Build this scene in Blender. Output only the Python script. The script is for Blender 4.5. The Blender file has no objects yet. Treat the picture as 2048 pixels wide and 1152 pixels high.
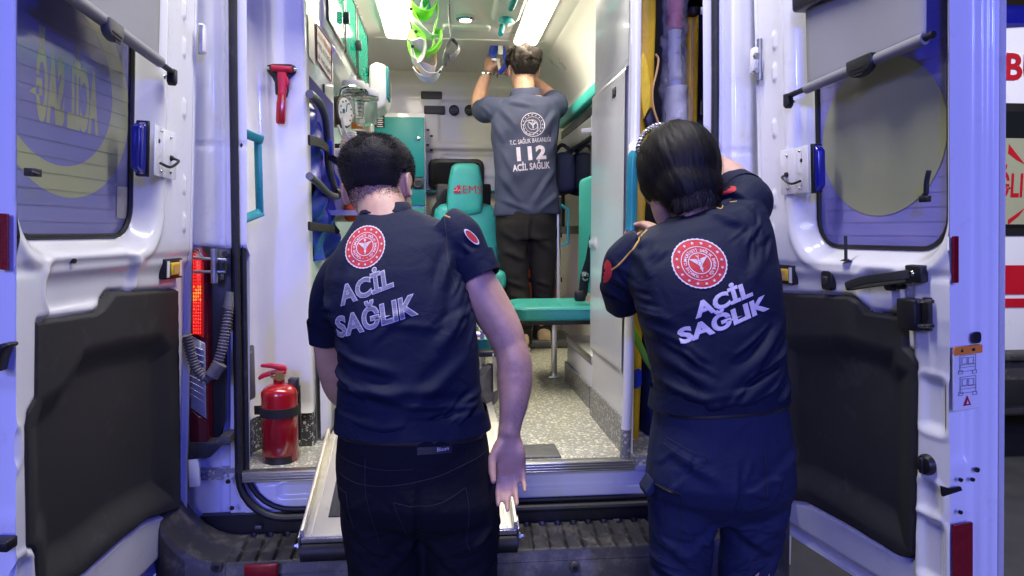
import bpy, bmesh, math, random
import numpy as np
from mathutils import Vector, Matrix
from mathutils.bvhtree import BVHTree
random.seed(7); rng = np.random.default_rng(7)
SC = bpy.context.scene
COL = SC.collection
R = math.radians

# ------------------------------------------------------------------ camera
F = 1400.0                                   # focal length in pixels of the 2048 px wide photograph
TH = math.atan(111 / F); PS = math.atan(139 / F * math.cos(TH))
CAM = np.array([0.0, 0.0, 1.45])
FW = np.array([math.sin(PS) * math.cos(TH), math.cos(PS) * math.cos(TH), -math.sin(TH)])
RT = np.array([math.cos(PS), -math.sin(PS), 0.0]); UP = np.cross(RT, FW)
cam_d = bpy.data.cameras.new('camera'); cam = bpy.data.objects.new('camera', cam_d); COL.objects.link(cam)
cam.location = CAM; cam.rotation_euler = (R(90) - TH, 0, -PS)
cam_d.sensor_width = 36; cam_d.lens = F * 36 / 2048; cam_d.clip_start = 0.05; cam_d.clip_end = 400
SC.camera = cam

# ------------------------------------------------------------------ sky, sun, lamps, exposure
W = bpy.data.worlds.new('World'); SC.world = W; W.use_nodes = True
wn = W.node_tree.nodes; wl = W.node_tree.links
sky = wn.new('ShaderNodeTexSky'); sky.sky_type = 'NISHITA'; sky.sun_disc = False
sky.sun_elevation = R(-2.5); sky.sun_rotation = R(200)
wl.new(sky.outputs[0], wn['Background'].inputs[0]); wn['Background'].inputs[1].default_value = 0.14

def aim(o, tgt):
    o.rotation_euler = (Vector(tgt) - Vector(o.location)).to_track_quat('-Z', 'Y').to_euler()
def lamp(name, kind, loc, energy, col, tgt=None, **kw):
    d = bpy.data.lights.new(name, kind); d.energy = energy; d.color = col
    for k, v in kw.items(): setattr(d, k, v)
    o = bpy.data.objects.new(name, d); COL.objects.link(o); o.location = loc
    if tgt: aim(o, tgt)
    return o
lamp('front_fill', 'SUN', (-1.2, -7, 3.9), 0.72, (0.95, 0.95, 1.0), (0.2, 2, 1.2), angle=R(25))  # soft white fill added from the front; the scene is at night
# unseen overhead lamps; unseen blue beacons assumed on an ambulance behind the camera
lamp('unseen_overhead_lamp', 'AREA', (0.15, 1.60, 3.7), 110, (1.0, 0.97, 0.95), (0.15, 1.60, 0), shape='RECTANGLE', size=2.4, size_y=0.3)
lamp('unseen_overhead_lamp', 'AREA', (3.4, 1.6, 3.9), 90, (1.0, 0.97, 0.95), (3.4, 2.6, 0), shape='RECTANGLE', size=2.4, size_y=0.3)  # added to brighten the neighbouring ambulance; no such lamp is in view
lamp('beacon_lamp', 'POINT', (-1.1, -2.6, 2.7), 400, (0.05, 0.075, 1.0), shadow_soft_size=0.16)
lamp('beacon_lamp', 'POINT', (1.6, -2.8, 2.7), 360, (0.05, 0.075, 1.0), shadow_soft_size=0.16)

SC.view_settings.view_transform = 'Standard'; SC.view_settings.look = 'None'
SC.view_settings.gamma = 1; SC.view_settings.use_curve_mapping = False
SC.view_settings.exposure = 0.0
SC.cycles.use_denoising = True; SC.cycles.max_bounces = 8; SC.cycles.caustics_reflective = False
SC.cycles.caustics_refractive = False; SC.cycles.sample_clamp_indirect = 6

# ------------------------------------------------------------------ places: photograph pixel -> point at a known depth
def ray(px, py): return FW * F + RT * (px - 1024) - UP * (py - 576)
def at(px, py, Y): d = ray(px, py); return CAM + d * (Y / d[1])
def atx(px, py, X): d = ray(px, py); return CAM + d * (X / d[0])
def atz(px, py, Z): d = ray(px, py); return CAM + d * ((Z - CAM[2]) / d[2])
def pln(px, py, P0, n): d = ray(px, py); return CAM + d * (((np.array(P0) - CAM) @ n) / (d @ n))
def A(*v): return np.array(v, float)
def nrm(v): v = np.asarray(v, float); return v / (np.linalg.norm(v) + 1e-12)

# ------------------------------------------------------------------ materials
MATS = {}
def pm(name, col, rough=0.5, metal=0.0, var=0.06, vs=6.0, bump=0.0, bs=250.0, coat=0.0, spec=0.5,
       em=None, ems=0.0, trans=0.0, ior=1.45, alpha=1.0, sss=0.0, sheen=0.0, rvar=0.08, bdist=0.002, stretch=None, wear=None):
    m = bpy.data.materials.new(name); m.use_nodes = True; MATS[name] = m
    n = m.node_tree.nodes; l = m.node_tree.links; b = n['Principled BSDF']
    tc = n.new('ShaderNodeTexCoord'); src = tc.outputs['Object']
    if stretch:
        mp = n.new('ShaderNodeMapping'); mp.inputs['Scale'].default_value = stretch; l.new(src, mp.inputs[0]); src = mp.outputs[0]
    nz = n.new('ShaderNodeTexNoise'); nz.inputs['Scale'].default_value = vs; nz.inputs['Detail'].default_value = 6; nz.inputs['Roughness'].default_value = 0.6
    l.new(src, nz.inputs['Vector'])
    rp = n.new('ShaderNodeValToRGB'); rp.color_ramp.elements[0].position = 0.3; rp.color_ramp.elements[1].position = 0.7
    rp.color_ramp.elements[0].color = (*[c * (1 - var) for c in col], 1); rp.color_ramp.elements[1].color = (*[min(1, c * (1 + var)) for c in col], 1)
    l.new(nz.outputs['Fac'], rp.inputs[0]); csrc = rp.outputs[0]
    if wear:                                         # (colour, scale, threshold, amount): scuffs and dirt with a shape of their own
        wz = n.new('ShaderNodeTexNoise'); wz.inputs['Scale'].default_value = wear[1]; wz.inputs['Detail'].default_value = 8; wz.inputs['Roughness'].default_value = 0.72
        l.new(src, wz.inputs['Vector'])
        wr = n.new('ShaderNodeMapRange'); wr.inputs['From Min'].default_value = wear[2]; wr.inputs['From Max'].default_value = wear[2] + 0.16; wr.inputs['To Max'].default_value = wear[3]
        l.new(wz.outputs['Fac'], wr.inputs['Value'])
        mx = n.new('ShaderNodeMix'); mx.data_type = 'RGBA'; l.new(wr.outputs[0], mx.inputs['Factor']); l.new(csrc, mx.inputs[6]); mx.inputs[7].default_value = (*wear[0], 1)
        csrc = mx.outputs[2]
    l.new(csrc, b.inputs['Base Color'])
    mr = n.new('ShaderNodeMapRange'); mr.inputs['To Min'].default_value = max(0.02, rough - rvar); mr.inputs['To Max'].default_value = min(1, rough + rvar)
    l.new(nz.outputs['Fac'], mr.inputs['Value']); l.new(mr.outputs[0], b.inputs['Roughness'])
    b.inputs['Metallic'].default_value = metal; b.inputs['Specular IOR Level'].default_value = spec
    b.inputs['Coat Weight'].default_value = coat; b.inputs['Coat Roughness'].default_value = 0.06
    b.inputs['Transmission Weight'].default_value = trans; b.inputs['IOR'].default_value = ior; b.inputs['Alpha'].default_value = alpha
    if sss: b.inputs['Subsurface Weight'].default_value = sss; b.inputs['Subsurface Radius'].default_value = (0.012, 0.004, 0.002); b.inputs['Subsurface Scale'].default_value = 1.0
    if sheen: b.inputs['Sheen Weight'].default_value = sheen; b.inputs['Sheen Roughness'].default_value = 0.5
    if em: b.inputs['Emission Color'].default_value = (*em, 1); b.inputs['Emission Strength'].default_value = ems
    if bump:
        bz = n.new('ShaderNodeTexNoise'); bz.inputs['Scale'].default_value = bs; bz.inputs['Detail'].default_value = 4; l.new(src, bz.inputs['Vector'])
        bp = n.new('ShaderNodeBump'); bp.inputs['Strength'].default_value = bump; bp.inputs['Distance'].default_value = bdist
        l.new(bz.outputs['Fac'], bp.inputs['Height']); l.new(bp.outputs[0], b.inputs['Normal'])
    return m

pm('paint', (0.80, 0.80, 0.80), 0.20, var=0.02, vs=3, coat=0.5, bump=0.12, bs=3.5, bdist=0.006, wear=((0.42, 0.39, 0.35), 13, 0.57, 0.28))
pm('gelcoat', (0.80, 0.79, 0.76), 0.14, var=0.02, vs=4, coat=0.4, bump=0.16, bs=5, bdist=0.008)
pm('lining', (0.78, 0.76, 0.70), 0.30, var=0.03, vs=3, coat=0.25, bump=0.10, bs=4, bdist=0.008)
pm('rubber', (0.012, 0.012, 0.013), 0.55, var=0.3, vs=20, wear=((0.08, 0.07, 0.06), 14, 0.56, 0.6))
pm('trim_black', (0.024, 0.024, 0.024), 0.72, var=0.2, vs=4, bump=0.35, bs=700, bdist=0.001, wear=((0.085, 0.083, 0.080), 7, 0.58, 0.5))
pm('bumper_black', (0.034, 0.033, 0.033), 0.52, var=0.3, vs=6, bump=0.3, bs=500, bdist=0.001, wear=((0.17, 0.155, 0.13), 11, 0.50, 0.6))
pm('black', (0.012, 0.012, 0.013), 0.4, var=0.1)
pm('webbing', (0.012, 0.012, 0.013), 0.8, var=0.2, bump=0.5, bs=900)
pm('steel', (0.55, 0.55, 0.56), 0.28, metal=1.0, var=0.1, rvar=0.12, vs=15)
pm('alu', (0.62, 0.61, 0.58), 0.36, metal=1.0, var=0.12, vs=20, stretch=(4, 60, 60), rvar=0.15, wear=((0.30, 0.27, 0.22), 5, 0.55, 0.5))
pm('galv', (0.33, 0.34, 0.34), 0.45, metal=0.9, var=0.2, vs=30)
pm('teal', (0.045, 0.40, 0.35), 0.42, var=0.07, vs=12, bump=0.25, bs=600, bdist=0.0008)
pm('teal_gloss', (0.008, 0.25, 0.24), 0.42, var=0.05)
pm('teal_rail', (0.02, 0.24, 0.30), 0.30, var=0.06)
pm('teal_pad', (0.05, 0.42, 0.36), 0.40, var=0.07, vs=10, bump=0.3, bs=500, bdist=0.001)
pm('red_paint', (0.36, 0.008, 0.014), 0.22, var=0.08, coat=0.6, wear=((0.12, 0.01, 0.012), 8, 0.60, 0.5))
pm('red_plastic', (0.50, 0.010, 0.030), 0.38, var=0.1)
pm('red_vinyl', (0.45, 0.008, 0.02), 0.35, var=0.05)
pm('red_reflector', (0.22, 0.004, 0.012), 0.25, var=0.15, vs=40, bump=0.4, bs=400)
pm('orange', (0.75, 0.10, 0.015), 0.45, var=0.1)
pm('orange_sticker', (0.80, 0.25, 0.03), 0.5)
pm('yellow', (0.74, 0.46, 0.014), 0.42, var=0.10, vs=9, bump=0.2, bs=60, wear=((0.30, 0.17, 0.02), 12, 0.58, 0.6))
pm('yellow_fabric', (0.85, 0.58, 0.03), 0.75, var=0.12, vs=30, bump=0.4, bs=500)
pm('yellow_button', (0.75, 0.50, 0.02), 0.4)
pm('blue_vinyl', (0.014, 0.034, 0.42), 0.24, var=0.15, vs=6, bump=0.45, bs=22, bdist=0.006)
pm('navy_bag', (0.010, 0.016, 0.055), 0.7, var=0.2, vs=12, bump=0.4, bs=400)
pm('blue_strap', (0.015, 0.05, 0.40), 0.6, var=0.15, bump=0.3, bs=500)
pm('green_webbing', (0.16, 0.40, 0.03), 0.7, var=0.12, bump=0.4, bs=500)
pm('green_collar', (0.22, 0.72, 0.04), 0.42, var=0.08, vs=15)
pm('white_plastic', (0.74, 0.73, 0.70), 0.35, var=0.03)
pm('cream_plastic', (0.72, 0.68, 0.58), 0.42, var=0.05)
pm('foam_tan', (0.62, 0.36, 0.12), 0.6, var=0.12)
pm('grey_plastic', (0.09, 0.09, 0.092), 0.45, var=0.1)
pm('conduit_grey', (0.11, 0.10, 0.095), 0.6, var=0.25, vs=30, wear=((0.25, 0.22, 0.18), 20, 0.5, 0.6))
pm('dark_glass', (0.010, 0.012, 0.014), 0.06, var=0.0, coat=0.3)
pm('ink', (0.012, 0.012, 0.014), 0.6)
pm('ink_grey', (0.10, 0.10, 0.12), 0.6)
pm('print_white', (0.75, 0.75, 0.74), 0.5)
pm('print_red', (0.42, 0.010, 0.02), 0.45)
pm('clear', (0.95, 0.95, 0.95), 0.05, var=0.0, trans=1.0, ior=1.12, rvar=0.02)
pm('film', (0.92, 0.92, 0.94), 0.09, var=0.0, alpha=0.22, spec=0.9, bump=1.0, bs=28, bdist=0.02, rvar=0.03)
pm('teal_acrylic', (0.02, 0.42, 0.30), 0.06, var=0.02, trans=0.35, ior=1.2, rvar=0.02)
pm('blind', (0.32, 0.32, 0.33), 0.75, var=0.05, vs=3, bump=0.3, bs=700)
pm('blind_bar', (0.24, 0.24, 0.25), 0.45, var=0.05)
pm('led', (0.9, 0.9, 0.88), 0.4, em=(1.0, 0.89, 0.70), ems=30.0)
pm('spot_lens', (0.9, 0.9, 0.88), 0.4, em=(1.0, 0.96, 0.86), ems=12.0)
pm('chrome', (0.75, 0.74, 0.72), 0.10, metal=1.0, var=0.02)
pm('tyre', (0.10, 0.095, 0.085), 0.75, var=0.35, vs=20, wear=((0.24, 0.22, 0.18), 14, 0.5, 0.7))
# ------------------------------------------------------------------ mesh helpers: each returns (verts, faces)
def join(*parts):
    V, Fc, o = [], [], 0
    for v, f in parts:
        v = np.asarray(v, float).reshape(-1, 3); V.append(v); Fc += [tuple(int(i) + o for i in q) for q in f]; o += len(v)
    return np.vstack(V), Fc
def frame(d, hint=(0, 0, 1)):
    d = nrm(d); h = np.asarray(hint, float)
    if abs(d @ nrm(h)) > 0.97: h = A(1, 0, 0) if abs(d[0]) < 0.9 else A(0, 1, 0)
    a = nrm(np.cross(h, d)); b = np.cross(d, a); return a, b, d
def box(c, s, ax=None):
    c = np.asarray(c, float); s = np.asarray(s, float) / 2
    ax = np.eye(3) if ax is None else np.asarray(ax, float)
    v = [c + ax[0] * s[0] * i + ax[1] * s[1] * j + ax[2] * s[2] * k for i in (-1, 1) for j in (-1, 1) for k in (-1, 1)]
    return np.array(v), [(0, 1, 3, 2), (4, 6, 7, 5), (0, 4, 5, 1), (2, 3, 7, 6), (0, 2, 6, 4), (1, 5, 7, 3)]
def boxmm(x0, x1, y0, y1, z0, z1): return box(((x0 + x1) / 2, (y0 + y1) / 2, (z0 + z1) / 2), (x1 - x0, y1 - y0, z1 - z0))
def rotz(a): c, s = math.cos(a), math.sin(a); return np.array([[c, s, 0], [-s, c, 0], [0, 0, 1]])
def loft(rings, closed=True, cap=True):
    n = len(rings[0]); v = np.vstack(rings); f = []
    for i in range(len(rings) - 1):
        for j in range(n if closed else n - 1):
            k = (j + 1) % n; f.append((i * n + j, i * n + k, (i + 1) * n + k, (i + 1) * n + j))
    if cap and closed:
        f.append(tuple(range(n - 1, -1, -1))); f.append(tuple((len(rings) - 1) * n + j for j in range(n)))
    return v, f
def ell(c, a, b, n=20, p=2.0):
    c = np.asarray(c, float); t = np.arange(n) * 2 * math.pi / n; ct, st = np.cos(t), np.sin(t)
    x = np.sign(ct) * np.abs(ct) ** (2 / p); y = np.sign(st) * np.abs(st) ** (2 / p)
    return c + np.outer(x, a) + np.outer(y, b)
def tube(pts, r, n=12, hint=(0, 0, 1), cap=True, flat=1.0, p=2.0):
    pts = [np.asarray(q, float) for q in pts]; m = len(pts)
    rs = [r] * m if np.isscalar(r) else r; rings = []; pa = None
    for i in range(m):
        d = nrm(nrm(pts[min(i + 1, m - 1)] - pts[i]) + nrm(pts[i] - pts[max(i - 1, 0)])) if 0 < i < m - 1 else nrm(pts[min(i + 1, m - 1)] - pts[max(i - 1, 0)])
        if pa is None: a, b, _ = frame(d, hint)
        else: a = nrm(pa - d * (pa @ d)); b = np.cross(d, a)
        pa = a; rr = rs[i]; rx, ry = (rr, rr * flat) if np.isscalar(rr) else rr
        rings.append(ell(pts[i], a * rx, b * ry, n, p))
    return loft(rings, cap=cap)
def smooth_path(pts, k=6):
    P = [np.asarray(q, float) for q in pts]; P = [2 * P[0] - P[1]] + P + [2 * P[-1] - P[-2]]; out = []
    for i in range(1, len(P) - 2):
        for t in np.arange(k) / k:
            a, b, c, d = P[i - 1:i + 3]
            out.append(0.5 * ((2 * b) + (c - a) * t + (2 * a - 5 * b + 4 * c - d) * t * t + (3 * b - a - 3 * c + d) * t ** 3))
    return out + [P[-2]]
def lathe(prof, c, axis=(0, 0, 1), n=24, cap=True):
    a, b, d = frame(axis); c = np.asarray(c, float)
    return loft([ell(c + d * h, a * r, b * r, n) for r, h in prof], cap=cap)
def sphere(c, r, n=12, ax=None):
    r = np.ones(3) * r if np.isscalar(r) else np.asarray(r, float); ax = np.eye(3) if ax is None else np.asarray(ax)
    rings = []
    for t in np.linspace(0.06, math.pi - 0.06, n):
        q = ell((0, 0, 0), A(r[0] * math.sin(t), 0, 0), A(0, r[1] * math.sin(t), 0), 2 * n); q[:, 2] = -r[2] * math.cos(t); rings.append(q @ ax + np.asarray(c))
    return loft(rings)
def prism(poly, o, a, b, n, h):
    """outline (s,t) pairs in the plane o + s*a + t*b, pushed h along n"""
    o, a, b, n = [np.asarray(q, float) for q in (o, a, b, n)]
    p = np.array([o + a * s + b * t for s, t in poly]); m = len(p)
    f = [tuple(range(m - 1, -1, -1)), tuple(range(m, 2 * m))] + [(i, (i + 1) % m, m + (i + 1) % m, m + i) for i in range(m)]
    return np.vstack([p, p + n * h]), f
def rrect(w, h, r, k=5, c=(0, 0)):
    out = []
    for cx, cy, a0 in ((w / 2 - r, h / 2 - r, 0), (-w / 2 + r, h / 2 - r, 90), (-w / 2 + r, -h / 2 + r, 180), (w / 2 - r, -h / 2 + r, 270)):
        for i in range(k + 1):
            t = R(a0 + 90 * i / k); out.append((c[0] + cx + r * math.cos(t), c[1] + cy + r * math.sin(t)))
    return out
def hfield(o, a, b, n, us, vs, h, mask=None):
    """a pressed sheet: point = o + u*a + v*b + h(u,v)*n"""
    o, a, b, n = [np.asarray(q, float) for q in (o, a, b, n)]
    U, Vv = np.meshgrid(us, vs, indexing='ij'); Hh = h(U, Vv)
    P = o + U[..., None] * a + Vv[..., None] * b + Hh[..., None] * n
    nu, nv = len(us), len(vs); keep = np.ones((nu - 1, nv - 1), bool)
    if mask is not None:
        uc = (U[:-1, :-1] + U[1:, 1:]) / 2; vc = (Vv[:-1, :-1] + Vv[1:, 1:]) / 2; keep = mask(uc, vc)
    f = [(i * nv + j, (i + 1) * nv + j, (i + 1) * nv + j + 1, i * nv + j + 1) for i in range(nu - 1) for j in range(nv - 1) if keep[i, j]]
    v = P.reshape(-1, 3); used = np.unique(np.array(f).ravel()); mp = -np.ones(len(v), int); mp[used] = np.arange(len(used))
    return v[used], [tuple(mp[list(q)]) for q in f]
def ss(x, a, b): t = np.clip((x - a) / (b - a), 0, 1); return t * t * (3 - 2 * t)
def sdr(u, v, u0, u1, v0, v1, r):
    """signed distance to a rounded rectangle, negative inside"""
    cu, cv, hu, hv = (u0 + u1) / 2, (v0 + v1) / 2, abs(u1 - u0) / 2 - r, abs(v1 - v0) / 2 - r
    qx, qy = np.abs(u - cu) - hu, np.abs(v - cv) - hv
    return np.hypot(np.maximum(qx, 0), np.maximum(qy, 0)) + np.minimum(np.maximum(qx, qy), 0) - r
def sdpoly(u, v, poly):
    P = np.asarray(poly, float); d = np.full(np.shape(u), 1e9); s = np.zeros(np.shape(u), bool)
    for i in range(len(P)):
        a, b = P[i], P[(i + 1) % len(P)]; e = b - a; wx, wy = u - a[0], v - a[1]
        t = np.clip((wx * e[0] + wy * e[1]) / (e @ e), 0, 1); d = np.minimum(d, np.hypot(wx - e[0] * t, wy - e[1] * t))
        c = ((a[1] > v) != (b[1] > v)) & (u < (b[0] - a[0]) * (v - a[1]) / (b[1] - a[1] + 1e-12) + a[0]); s ^= c
    return np.where(s, -d, d)

def mk(name, geo, mat, parent=None, smooth=35, bevel=0.0, seg=2, solid=0.0, sub=0):
    v, f = geo
    me = bpy.data.meshes.new(name); me.from_pydata([tuple(map(float, q)) for q in v], [], [tuple(int(i) for i in q) for q in f]); me.validate()
    bm = bmesh.new(); bm.from_mesh(me); bmesh.ops.recalc_face_normals(bm, faces=bm.faces); bm.to_mesh(me); bm.free()
    if smooth: me.shade_smooth(); me.set_sharp_from_angle(angle=R(smooth))
    for m in (mat if isinstance(mat, (list, tuple)) else [mat]): me.materials.append(MATS[m])
    o = bpy.data.objects.new(name, me); COL.objects.link(o)
    if solid:
        md = o.modifiers.new('solid', 'SOLIDIFY'); md.thickness = solid; md.offset = 0
    if bevel:
        md = o.modifiers.new('bevel', 'BEVEL'); md.width = bevel; md.segments = seg; md.limit_method = 'ANGLE'; md.angle_limit = R(32); md.harden_normals = False
        if smooth: me.set_sharp_from_angle(angle=R(180))
    if sub:
        md = o.modifiers.new('sub', 'SUBSURF'); md.levels = sub; md.render_levels = sub
    if parent is not None: setpar(o, parent)
    return o
def setpar(o, parent):
    o.parent = parent
    o.matrix_parent_inverse = Matrix.Identity(4) if parent.parent else Matrix.Translation(parent.location).inverted()
def tag(o, label=None, cat=None, group=None, kind=None):
    if label: o['label'] = label
    if cat: o['category'] = cat
    if group: o['group'] = group
    if kind: o['kind'] = kind
    return o
def thing(name, loc, label, cat, group=None):
    e = bpy.data.objects.new(name, None); COL.objects.link(e); e.location = [float(x) for x in loc]; e.empty_display_size = 0.1
    return tag(e, label, cat, group)
def evmesh(o):
    dg = bpy.context.evaluated_depsgraph_get(); return bpy.data.meshes.new_from_object(o.evaluated_get(dg))

# ------------------------------------------------------------------ flat prints: outlines in 2D, draped on a surface
def text2d(s, size=1.0, offset=0.0, align='CENTER', sx=1.0, gap=1.0):
    c = bpy.data.curves.new('t', 'FONT'); c.body = s; c.size = size; c.offset = offset * size; c.align_x = align; c.space_character = gap
    c.resolution_u = 3; o = bpy.data.objects.new('t', c); COL.objects.link(o)
    me = evmesh(o); bpy.data.objects.remove(o); bpy.data.curves.remove(c)
    v = np.array([q.co[:] for q in me.vertices]).reshape(-1, 3) if len(me.vertices) else np.zeros((0, 3)); f = [tuple(p.vertices) for p in me.polygons]; bpy.data.meshes.remove(me)
    v[:, 0] *= sx; return v, f
def poly2d(p): return np.array([(x, y, 0) for x, y in p], float), [tuple(range(len(p)))]
def ring2d(r0, r1, n=48, jag=0.0):
    t = np.arange(n) * 2 * math.pi / n; ro = r1 * (1 + jag * np.where(np.arange(n) % 2, 1, -1))
    v = np.vstack([np.c_[r0 * np.cos(t), r0 * np.sin(t), t * 0], np.c_[ro * np.cos(t), ro * np.sin(t), t * 0]])
    return v, [(i, (i + 1) % n, n + (i + 1) % n, n + i) for i in range(n)]
def disc2d(r, n=48, k=6, jag=0.0):
    g = [ring2d(r * i / k, r * (i + 1) / k, n, jag if i == k - 1 else 0) for i in range(1, k)]
    t = np.arange(n) * 2 * math.pi / n; c = (np.c_[r / k * np.cos(t), r / k * np.sin(t), t * 0], [tuple(range(n))])
    return join(c, *g)
def star2d(r, c=(0, 0), rot=0.0, m=5, ri=0.42):
    return poly2d([(c[0] + (r if i % 2 == 0 else r * ri) * math.sin(rot + i * math.pi / m), c[1] + (r if i % 2 == 0 else r * ri) * math.cos(rot + i * math.pi / m)) for i in range(2 * m)])
def xf2d(g, s=1.0, t=(0, 0), rot=0.0):
    v, f = g; v = np.array(v, float); c, q = math.cos(rot), math.sin(rot)
    return np.c_[s * (v[:, 0] * c - v[:, 1] * q) + t[0], s * (v[:, 0] * q + v[:, 1] * c) + t[1], v[:, 2]], f
def arc_text(s, rad, size, a0, a1, offset=0.0, outside=True):
    g = []
    for i, ch in enumerate(s):
        if ch == ' ': continue
        a = a0 + (a1 - a0) * (i + 0.5) / len(s)
        g.append(xf2d(text2d(ch, size, offset), 1, (rad * math.sin(R(a)), rad * math.cos(R(a))), -R(a) + (0 if outside else math.pi)))
    return join(*g)
def refine(g, maxlen):
    v, f = g; bm = bmesh.new(); bv = [bm.verts.new(q) for q in v]
    for q in f:
        try: bm.faces.new([bv[i] for i in q])
        except ValueError: pass
    bmesh.ops.triangulate(bm, faces=bm.faces)
    for _ in range(6):
        e = [e for e in bm.edges if e.calc_length() > maxlen]
        if not e: break
        bmesh.ops.subdivide_edges(bm, edges=e, cuts=1); bmesh.ops.triangulate(bm, faces=bm.faces)
    bm.verts.index_update(); out = np.array([q.co[:] for q in bm.verts]), [tuple(x.index for x in q.verts) for q in bm.faces]; bm.free(); return out
def drape(g, bvh, o, a, b, n, off=0.0015, maxlen=0.012):
    """lay a flat outline (metres) on a surface: from o + s*a + t*b travel along n until the surface"""
    v, f = refine(g, maxlen); o, a, b, n = [np.asarray(q, float) for q in (o, a, b, n)]; out = []; bad = set()
    for i, q in enumerate(v):
        p = o + a * q[0] + b * q[1]; hit = bvh.ray_cast(Vector(p - n * 0.25), Vector(n), 0.6)
        if hit[0] is None: bad.add(i); out.append(p)
        else: out.append(np.array(hit[0]) - n * off + 0 * p)
    return np.array(out), [q for q in f if not any(i in bad for i in q)]
def flat(g, o, a, b):
    v, f = g; o, a, b = [np.asarray(q, float) for q in (o, a, b)]; return o + np.outer(v[:, 0], a) + np.outer(v[:, 1], b), f
# ------------------------------------------------------------------ ground
pm('asphalt', (0.055, 0.055, 0.060), 0.75, var=0.25, vs=3, bump=0.6, bs=160, bdist=0.004)
g = mk('ground', ([(-60, -60, 0), (60, -60, 0), (60, 60, 0), (-60, 60, 0)], [(0, 1, 2, 3)]), 'asphalt'); tag(g, kind='structure')

FZ = 0.75                                             # ambulance floor height
# ------------------------------------------------------------------ the ambulance
AMB = thing('ambulance', (0.12, 3.6, 0), 'white ambulance with both rear doors wide open showing its lit treatment cabin', 'ambulance')
pm('glow_tint_right', (0.26, 0.25, 0.58), 0.16, var=0.05, vs=2, coat=0.4)  # blue light behind the clear glass is painted into the pane colour
pm('frost_film', (0.34, 0.355, 0.22), 0.22, var=0.05, vs=2, coat=0.3)
pm('frost_grey', (0.42, 0.40, 0.39), 0.3, var=0.04)
pm('beacon_blue', (0.006, 0.008, 0.16), 0.15, var=0.1, coat=0.5, em=(0.01, 0.015, 1.0), ems=0.06)
pm('heater', (0.12, 0.12, 0.14), 0.5)
pm('warn_red', (0.45, 0.01, 0.02), 0.5)

class Door:
    def __init__(s, side, hx, hy, ang, Wd, T):
        s.side = side; s.W = Wd; s.T = T; a = R(ang)
        s.d = A(side * math.sin(a), -math.cos(a), 0); s.b = A(-side * 0.055, 0, 1.0)
        s.n = nrm(np.cross(s.d, s.b)); s.n = s.n if s.n[0] * side < 0 else -s.n          # towards the cabin side
        s.O = A(hx, hy, 0)
    def uv(s, px, py, w=0.0):
        p = pln(px, py, s.O + s.n * w, s.n); q = p - s.O - s.n * w; v = q[2] / s.b[2]; return float((q - s.b * v) @ s.d), float(v)
    def p(s, u, v, w=0.0): return s.O + s.d * u + s.b * v + s.n * w
    def px(s, x, y, w=0.0): return s.p(*s.uv(x, y, w), w)

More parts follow.
